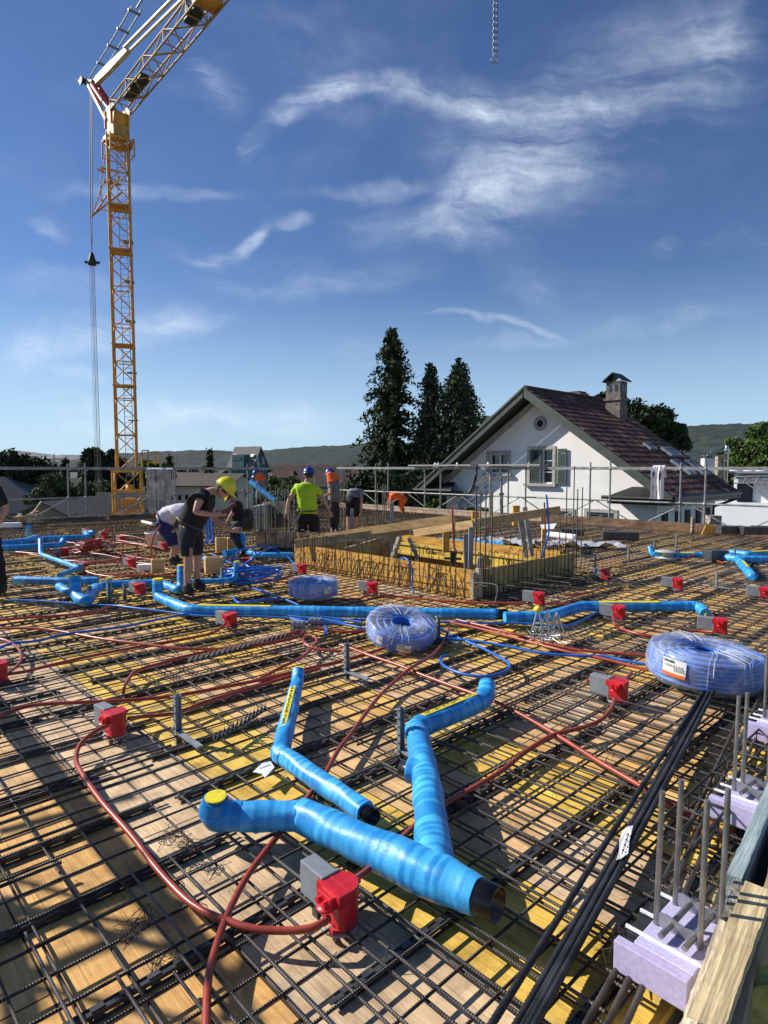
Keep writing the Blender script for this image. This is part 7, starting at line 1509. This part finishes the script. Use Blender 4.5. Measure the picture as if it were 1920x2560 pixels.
def person(label, jt, s=1.0, shirt=None, shorts=None, longs=False, sleeves=.4, boots=True, helmet=None, neckcloth=None, skin=None, hair=(.05, .03, .02), look=None, up=None, legs=True, fing=True, build=1.0):
    """jt: dict of joints in world space"""
    skin = skin or SKIN; j = {k: Vector(v) for k, v in jt.items()}
    for sd_ in 'LR':                                              # soles stand on top of the steel grid
        if j['anL'].y > 0 and legs: j['an' + sd_].z = .155; (j['toe' + sd_].__setattr__('z', .085) if 'toe' + sd_ in j else None)
    T = thing('person', label, 'person', Vector((j['pelvis'].x, j['pelvis'].y, 0)))
    V, E = [], []
    def av(p, r, par=None): V.append((p, r if not hasattr(r, '__len__') else r)); E.append((par, len(V) - 1)) if par is not None else None; return len(V) - 1
    q = s; bw = build
    bs = .72 if shirt else 1; pe = av(j['pelvis'], .115 * q * bw * bs); sp_ = av(j['pelvis'].lerp(j['chest'], .5), .112 * q * bw * bs, pe); ch = av(j['chest'], .125 * q * bw * bs, sp_); nk0 = av(j['chest'].lerp(j['neck'], .75), .085 * q, ch); nk = av(j['neck'], .052 * q, nk0); hb = av(j['neck'].lerp(j['head'], .55), .05 * q, nk)
    hands = []
    for sd_ in 'LR':
        sh = av(j['sh' + sd_], .058 * q, ch); m1 = av(j['sh' + sd_].lerp(j['el' + sd_], .5), .047 * q, sh); el = av(j['el' + sd_], .040 * q, m1); m2 = av(j['el' + sd_].lerp(j['wr' + sd_], .4), .039 * q, el); wr = av(j['wr' + sd_], .026 * q, m2)
        hd = j.get('ha' + sd_, j['wr' + sd_] + (j['wr' + sd_] - j['el' + sd_]).normalized() * .09 * q); d = (hd - j['wr' + sd_]).normalized(); palm = av(j['wr' + sd_] + d * .055 * q, (.036 * q, .020 * q), wr)
        if fing:
            side = d.cross(Vector((0, -1, .3))).normalized(); dn = d.cross(side).normalized(); dn = dn if dn.z < 0 else -dn; k0 = j['wr' + sd_] + d * .088 * q
            for k, (o_, l) in enumerate(((-.030, .9), (-.010, 1.05), (.010, 1.0), (.029, .78))):
                a0 = av(k0 + side * o_ * q, .0105 * q, palm); a1 = av(k0 + side * o_ * 1.1 * q + (d * .030 + dn * .012) * l * q, .0095 * q, a0); av(k0 + side * o_ * 1.05 * q + (d * .048 + dn * .036) * l * q, .008 * q, a1)
            t0 = av(j['wr' + sd_] + (d * .045 - side * .036) * q, .012 * q, palm); av(j['wr' + sd_] + (d * .078 - side * .046 + dn * .018) * q, .010 * q, t0)
    if legs:
        for sd_ in 'LR':
            hp = av(j['hip' + sd_], .070 * q * bw, pe); m1 = av(j['hip' + sd_].lerp(j['kn' + sd_], .5), .068 * q * bw, hp); kn = av(j['kn' + sd_], .056 * q, m1); cf = av(j['kn' + sd_].lerp(j['an' + sd_], .32), .056 * q, kn); an = av(j['an' + sd_], .036 * q, cf); tp = j.get('toe' + sd_, j['an' + sd_] + Vector((0, -.15, -.06))); av(tp, .032 * q, an)
    vs, fs = skin_mesh(V, E); hd_f = look if look else Vector((0, -1, 0)); hu = up if up else UZ; hv, hf, f, u, r = head_mesh(j['head'], Vector(hd_f), Vector(hu), q)
    mb = MB(); mb.add(vs, fs, True); mb.add(hv, hf, True); body = mb.build('body', skin, T)
    hc = j['head']
    mb = MB()
    for sg in (-1, 1): mb.lathe(hc + (f * .088 + r * .030 * sg + u * .012) * q, [(0, .006 * q), (.010 * q, .003 * q), (.013 * q, -.004 * q)], 8, (r, u, f))
    mb.build('eye', mat('eye_dark', (.05, .04, .035), .3), body)
    if hair and not (helmet is None and neckcloth):
        mb = MB(); n = 18; vs = []
        for jn in range(8):
            ph = math.pi * .56 * jn / 7
            for i in range(n): th = 2 * math.pi * i / n; x, y, z = math.sin(ph) * math.cos(th), math.sin(ph) * math.sin(th), math.cos(ph); z = z - (.35 if x < .1 and jn > 4 else 0) * (jn - 4) / 3; vs.append(hc + (f * (x * .101 - .006) + r * y * .083 + u * (z * .122)) * q)
        mb.add(vs, [(a * n + b, a * n + (b + 1) % n, (a + 1) * n + (b + 1) % n, (a + 1) * n + b) for a in range(7) for b in range(n)], True); mb.build('hair', mat('hair_dark', hair, .8, 0, .2), T)
    if helmet:
        mh = mat('helmet_' + helmet[0], helmet[1], .3, 0, .06); mb = MB(); n = 28; vs = []; R1, R2, HH = .128, .108, .125
        for jn in range(11):
            ph = math.pi * .5 * jn / 10
            for i in range(n): th = 2 * math.pi * i / n; k = 1 + .03 * (abs(math.cos(th * 3)) if jn > 6 else 0); vs.append(hc + (f * (math.sin(ph) * math.cos(th) * R1 * k) + r * (math.sin(ph) * math.sin(th) * R2 * k) + u * (.035 + math.cos(ph) * HH)) * q)
        for i in range(n): th = 2 * math.pi * i / n; fx = math.cos(th); ex = 1.10 + (.42 * max(0, fx) ** 2); vs.append(hc + (f * (fx * R1 * ex) + r * (math.sin(th) * R2 * 1.08) + u * (.022 - .012 * max(0, fx))) * q)
        mb.add(vs, [(a * n + b, a * n + (b + 1) % n, (a + 1) * n + (b + 1) % n, (a + 1) * n + b) for a in range(11) for b in range(n)], True)
        mb.tube([hc + (f * x * .11 + u * (.04 + .130 * math.sqrt(max(0, 1 - x * x)) ** 1)) * q for x in np.linspace(-.98, .98, 16)], .008 * q, 6); hl = mb.build('helmet', mh, T)
        mb = MB(); mb.tube([hc + (r * .085 * sg2 + f * .01 + u * .03) * q for sg2 in (-1,)] + [hc + (f * .02 - u * .13) * q, hc + (r * .085 + f * .01 + u * .03) * q], .005, 5); mb.tube([hc + (f * (math.cos(a) * .115) + r * math.sin(a) * .098 + u * .012) * q for a in np.linspace(1.8, 4.5, 12)], .014 * q, 6); mb.build('strap', PLAST_DK, hl)
    if neckcloth:
        mb = MB(); n = 22; vs = []
        for jn in range(7):
            zz = .06 - jn * .045; rr = .118 + jn * .012
            for i in range(n): th = math.pi * .32 + (2 * math.pi - .64 * math.pi) * i / (n - 1); vs.append(hc + (f * math.cos(th) * rr + r * math.sin(th) * rr * .95 + u * zz) * q)
        mb.add(vs, [(a * n + b, a * n + b + 1, (a + 1) * n + b + 1, (a + 1) * n + b) for a in range(6) for b in range(n - 1)], True); o = mb.build('neck_cover', neckcloth, T); sm = o.modifiers.new('t', 'SOLIDIFY'); sm.thickness = .006
    if shirt:
        V, E = [], []; hem = j['pelvis'] + (j['pelvis'] - j['chest']).normalized() * .05 * q
        a0 = av(hem, .168 * q * bw); a1 = av(j['pelvis'].lerp(j['chest'], .25), .160 * q * bw, a0); a2 = av(j['pelvis'].lerp(j['chest'], .6), .158 * q * bw, a1); a3 = av(j['chest'], .165 * q * bw, a2); a4 = av(j['chest'].lerp(j['neck'], .62), .118 * q * bw, a3); av(j['chest'].lerp(j['neck'], .98), .066 * q, a4)
        for sd_ in 'LR': s1 = av(j['sh' + sd_] * 1.0, .088 * q * bw, a3); s2 = av(j['sh' + sd_].lerp(j['el' + sd_], max(.08, sleeves * .6)), .070 * q, s1); (av(j['sh' + sd_].lerp(j['el' + sd_], sleeves), .064 * q, s2) if sleeves > .2 else None)
        vs, fs = skin_mesh(V, E); mb = MB(); mb.add(vs, fs, True); o = mb.build('shirt', shirt, T); tx = bpy.data.textures.get('folds') or bpy.data.textures.new('folds', 'CLOUDS'); tx.noise_scale = .065; dm = o.modifiers.new('f', 'DISPLACE'); dm.texture = tx; dm.strength = .05 * q; dm.mid_level = .5; dm.texture_coords = 'GLOBAL'
    if shorts and legs:
        V, E = [], []; a0 = av(j['pelvis'].lerp(j['chest'], .22), .140 * q * bw); a1 = av(j['pelvis'], .165 * q * bw, a0)
        for sd_ in 'LR':
            h1 = av(j['hip' + sd_], .128 * q * bw, a1); h2 = av(j['hip' + sd_].lerp(j['kn' + sd_], .5), .098 * q * bw, h1); h3 = av(j['hip' + sd_].lerp(j['kn' + sd_], .98), .088 * q, h2)
            if longs: h4 = av(j['kn' + sd_].lerp(j['an' + sd_], .5), .075 * q, h3); av(j['an' + sd_], .065 * q, h4)
        vs, fs = skin_mesh(V, E); mb = MB(); mb.add(vs, fs, True); o = mb.build('trousers' if longs else 'shorts', shorts, T); tx = bpy.data.textures.get('folds') or bpy.data.textures.new('folds', 'CLOUDS'); dm = o.modifiers.new('f', 'DISPLACE'); dm.texture = tx; dm.strength = .045 * q; dm.mid_level = .5; dm.texture_coords = 'GLOBAL'
    if shorts and legs:                                           # belt with a pouch
        c = j['pelvis'].lerp(j['chest'], .10); d = (j['chest'] - j['pelvis']).normalized(); sx = d.cross(Vector((0, 1, .01))).normalized(); sy = d.cross(sx); rb = .150 * q * bw
        mb = MB(); mb.tube([c + sx * math.cos(a) * rb + sy * math.sin(a) * rb for a in np.linspace(0, 6.2832, 22)], .016 * q, 6); mb.build('belt', PLAST_DK, T)
        mb = MB(); mb.box(c + sx * rb * .9 - sy * rb * .6 - d * .09, (.09, .07, .15), (sx, sy, d), .015); mb.build('pouch', MATS['boot_brown'], T)
    if boots and legs:
        for sd_ in 'LR':
            an = j['an' + sd_]; to = j.get('toe' + sd_, an + Vector((0, -.15, -.07))); d = (to - an); d.z = 0; d.normalize(); heel = an - d * .035 * q; zf = to.z
            V, E = [], []; c0 = av(an + UZ * .07 * q, .052 * q); c1 = av(an, .052 * q, c0); c2 = av(Vector((heel.x, heel.y, zf + .012)), .046 * q, c1); c3 = av(Vector(((an.x + to.x) / 2, (an.y + to.y) / 2, zf + .018)), .050 * q, c1); av(Vector((to.x, to.y, zf + .008)), .044 * q, c3)
            vs, fs = skin_mesh(V, E); vs = [(x, y, max(z, zf - .035)) for x, y, z in vs]; mb = MB(); mb.add(vs, fs, True); mb.build('boot', mat('boot_black', (.025, .023, .022), .7, 0, .3, 12), T)
    return T
m_blk = mat('black_cotton', (.012, .012, .013), .9, 0, .2, 8); m_dkg = mat('dark_grey_work_cloth', (.022, .023, .029), .9, 0, .3, 7); m_wht = mat('white_cotton', (.62, .60, .66), .9, 0, .05, 8); m_navy = mat('navy_work_cloth', (.018, .026, .10), .9, 0, .25, 7); m_hiy = mat('yellow_green_shirt', (.42, .62, .015), .8, 0, .1, 6); m_org = mat('orange_cloth', (.85, .14, .02), .8, 0, .15, 6); m_gry = mat('grey_cotton', (.17, .17, .19), .9, 0, .15, 8)
hY = ('yellow', (.72, .68, .02)); hB = ('blue', (.02, .045, .22)); hO = ('orange', (.8, .16, .02))
mat('boot_brown', (.09, .05, .03), .8, 0, .3)
# man in black bending over a bar
Y0 = 7.68
T1 = person('man in black sleeveless shirt and yellow helmet bending forward with a red folding rule', dict(pelvis=J(472, 1313, Y0), chest=J(503, 1255, Y0), neck=J(530, 1226, Y0), head=J(560, 1222, Y0),
    shR=J(500, 1248, Y0 - .19), elR=J(488, 1281, Y0 - .26), wrR=J(538, 1287, Y0 - .25), haR=J(556, 1283, Y0 - .22), shL=J(520, 1244, Y0 + .17), elL=J(538, 1300, Y0 + .2), wrL=J(578, 1327, Y0 + .2), haL=J(592, 1326, Y0 + .2),
    hipR=J(464, 1322, Y0 - .09), knR=J(471, 1400, Y0 - .14), anR=J(467, 1466, Y0 - .16), toeR=J(489, 1494, Y0 - .22), hipL=J(480, 1322, Y0 + .09), knL=J(494, 1396, Y0 + .14), anL=J(491, 1458, Y0 + .17), toeL=J(517, 1482, Y0 + .12)),
    .98, m_blk, m_dkg, False, .12, True, hY, None, SKIN, look=Vector((.72, -.12, -.62)), up=Vector((.60, 0, .78)), build=1.14)
mb = MB(); mb.bar(J(556, 1281, Y0 - .24), J(590, 1260, Y0 - .2), .02, .035); tag(mb.build('folding_rule', mat('dark_red_rule', (.16, .015, .015), .5)), 'dark red folding rule held by the man in black', 'tool')
mb = MB(); mb.box(J(478, 1380, Y0 - .26), (.035, .02, .09)); mb.bar(J(430, 1330, Y0 - .1), J(446, 1322, Y0 - .1), .02, .03); o = mb.build('pocket_tool', mat('tool_handle', (.35, .22, .12), .7), T1)
Y0 = 9.95
person('man in white shirt and blue shorts stooping half hidden behind the man in black', dict(pelvis=J(405, 1300, Y0), chest=J(447, 1272, Y0), neck=J(478, 1272, Y0), head=J(500, 1290, Y0), shR=J(452, 1284, Y0 - .17), elR=J(470, 1325, Y0 - .2), wrR=J(492, 1352, Y0 - .2), shL=J(455, 1280, Y0 + .17), elL=J(475, 1320, Y0 + .2), wrL=J(498, 1350, Y0 + .2),
    hipR=J(405, 1311, Y0 - .1), knR=J(436, 1368, Y0 - .12), anR=J(430, 1404, Y0 - .12), toeR=J(448, 1417, Y0 - .14), hipL=J(410, 1311, Y0 + .1), knL=J(444, 1366, Y0 + .14), anL=J(436, 1398, Y0 + .14), toeL=J(455, 1408, Y0 + .1)), .98, m_wht, m_navy, False, .5, True, None, None, SKIN, look=Vector((.6, -.1, -.8)), up=Vector((.8, 0, .5)))
Y0 = 11.2
person('crouching worker in dark clothes with yellow helmet beyond the man in black', dict(pelvis=J(598, 1306, Y0), chest=J(588, 1272, Y0), neck=J(584, 1250, Y0), head=J(578, 1240, Y0), shR=J(592, 1262, Y0 - .17), elR=J(580, 1285, Y0 - .2), wrR=J(570, 1300, Y0 - .2), shL=J(594, 1260, Y0 + .17), elL=J(584, 1285, Y0 + .2), wrL=J(572, 1300, Y0 + .2),
    hipR=J(597, 1312, Y0 - .1), knR=J(578, 1330, Y0 - .12), anR=J(606, 1378, Y0 - .12), hipL=J(600, 1312, Y0 + .1), knL=J(584, 1328, Y0 + .14), anL=J(610, 1374, Y0 + .14)), .9, m_blk, m_dkg, True, .9, True, hY, None, SKIN, look=Vector((-.7, -.2, -.7)), up=Vector((-.6, 0, .7)), fing=False)
Y0 = 12.0
person('broad man in yellow-green shirt and blue helmet seen from behind', dict(pelvis=J(769, 1282, Y0), chest=J(767, 1230, Y0), neck=J(768, 1203, Y0), head=J(772, 1187, Y0), shL=J(741, 1221, Y0), elL=J(722, 1250, Y0 - .05), wrL=J(717, 1279, Y0 - .12), shR=J(794, 1222, Y0), elR=J(812, 1252, Y0), wrR=J(822, 1276, Y0 - .05),
    hipL=J(757, 1292, Y0), knL=J(753, 1335, Y0), anL=J(752, 1366, Y0), toeL=J(751, 1374, Y0 + .15), hipR=J(783, 1292, Y0), knR=J(788, 1335, Y0), anR=J(788, 1364, Y0), toeR=J(789, 1372, Y0 + .15)), 1.02, m_hiy, m_blk, False, .5, True, hB, None, SKIN, look=Vector((.1, 1, -.1)), build=1.3)
Y0 = 15.0
person('worker in grey shirt with bright orange neck cover holding a tool, facing away left', dict(pelvis=J(835, 1252, Y0), chest=J(834, 1216, Y0), neck=J(830, 1197, Y0), head=J(826, 1186, Y0), shL=J(826, 1210, Y0 - .1), elL=J(826, 1234, Y0 - .2), wrL=J(815, 1238, Y0 - .25), shR=J(844, 1211, Y0 + .12), elR=J(845, 1236, Y0 + .1), wrR=J(830, 1243, Y0 - .0),
    hipL=J(831, 1260, Y0), knL=J(830, 1297, Y0), anL=J(831, 1328, Y0), hipR=J(840, 1260, Y0), knR=J(841, 1297, Y0), anR=J(841, 1328, Y0)), .95, m_gry, m_dkg, True, .45, True, hB, m_org, SKIN, look=Vector((-.8, .2, -.3)), fing=False)
Y0 = 16.5
person('worker in grey shirt with orange neck cover carrying a blue duct at the far edge', dict(pelvis=J(652, 1246, Y0), chest=J(654, 1214, Y0), neck=J(650, 1197, Y0), head=J(643, 1187, Y0), shL=J(646, 1207, Y0 - .12), elL=J(638, 1216, Y0 - .2), wrL=J(632, 1204, Y0 - .3), shR=J(663, 1208, Y0 + .1), elR=J(656, 1222, Y0 - .1), wrR=J(642, 1212, Y0 - .3),
    hipL=J(648, 1252, Y0), knL=J(647, 1286, Y0), anL=J(648, 1315, Y0), hipR=J(657, 1252, Y0), knR=J(658, 1286, Y0), anR=J(659, 1315, Y0)), .92, m_gry, m_dkg, True, .45, True, hB, m_org, SKIN_D, look=Vector((-.8, -.4, -.4)), fing=False)
Td = thing('wrapped_duct', 'blue duct length held on the shoulder of the far orange-necked worker', 'duct', J(655, 1225, 16)); wrapped([J(626, 1203, 16.0), J(688, 1252, 15.6)], .065, Td, .03, .02, 14, seed=40)
Y0 = 14.0
person('worker in grey shirt and black shorts bent double with his back to the viewer', dict(pelvis=J(881, 1246, Y0), chest=J(890, 1228, Y0 + .35), neck=J(896, 1240, Y0 + .55), head=J(898, 1256, Y0 + .6), shL=J(880, 1232, Y0 + .5), elL=J(884, 1258, Y0 + .55), wrL=J(888, 1284, Y0 + .5), shR=J(902, 1232, Y0 + .4), elR=J(903, 1258, Y0 + .4), wrR=J(900, 1284, Y0 + .4),
    hipL=J(873, 1256, Y0), knL=J(872, 1296, Y0 + .05), anL=J(871, 1334, Y0), hipR=J(889, 1256, Y0), knR=J(890, 1296, Y0 + .05), anR=J(889, 1334, Y0)), .98, m_gry, m_blk, False, .5, True, None, None, SKIN, look=Vector((0, .3, -1)), up=Vector((0, 1, -.2)), fing=False, build=1.1)
Y0 = 21.5
person('worker dressed all in orange stooping at the far deck edge', dict(pelvis=J(1008, 1244, Y0), chest=J(984, 1238, Y0), neck=J(972, 1238, Y0), head=J(963, 1238, Y0), shL=J(980, 1242, Y0 - .17), elL=J(977, 1256, Y0 - .2), wrL=J(971, 1266, Y0 - .2), shR=J(981, 1240, Y0 + .17), elR=J(972, 1254, Y0 + .2), wrR=J(966, 1262, Y0 + .2),
    hipL=J(1010, 1248, Y0 - .1), knL=J(1001, 1266, Y0 - .1), anL=J(1006, 1284, Y0 - .1), hipR=J(1010, 1248, Y0 + .1), knR=J(1004, 1266, Y0 + .1), anR=J(1008, 1283, Y0 + .1)), .95, m_org, m_org, True, .8, True, None, None, SKIN_D, look=Vector((-.8, 0, -.6)), up=Vector((-.6, 0, .8)), fing=False)
Y0 = 7.6; ex = Vector((-.22, 0, 0))
person('person in black at the left picture edge, only a leg and elbow showing', {k: v + ex for k, v in dict(pelvis=J(0, 1315, Y0), chest=J(-5, 1240, Y0), neck=J(0, 1200, Y0), head=J(5, 1180, Y0), shL=J(-40, 1225, Y0), elL=J(-50, 1280, Y0), wrL=J(-40, 1320, Y0), shR=J(34, 1225, Y0), elR=J(62, 1270, Y0), wrR=J(40, 1310, Y0 - .1), hipL=J(-20, 1325, Y0), knL=J(-22, 1420, Y0), anL=J(-25, 1485, Y0), hipR=J(22, 1325, Y0), knR=J(38, 1415, Y0 - .03), anR=J(52, 1482, Y0)).items()}, 1.0, m_blk, m_blk, True, .9, True, hY, None, SKIN, look=Vector((1, -.2, -.3)), fing=False)
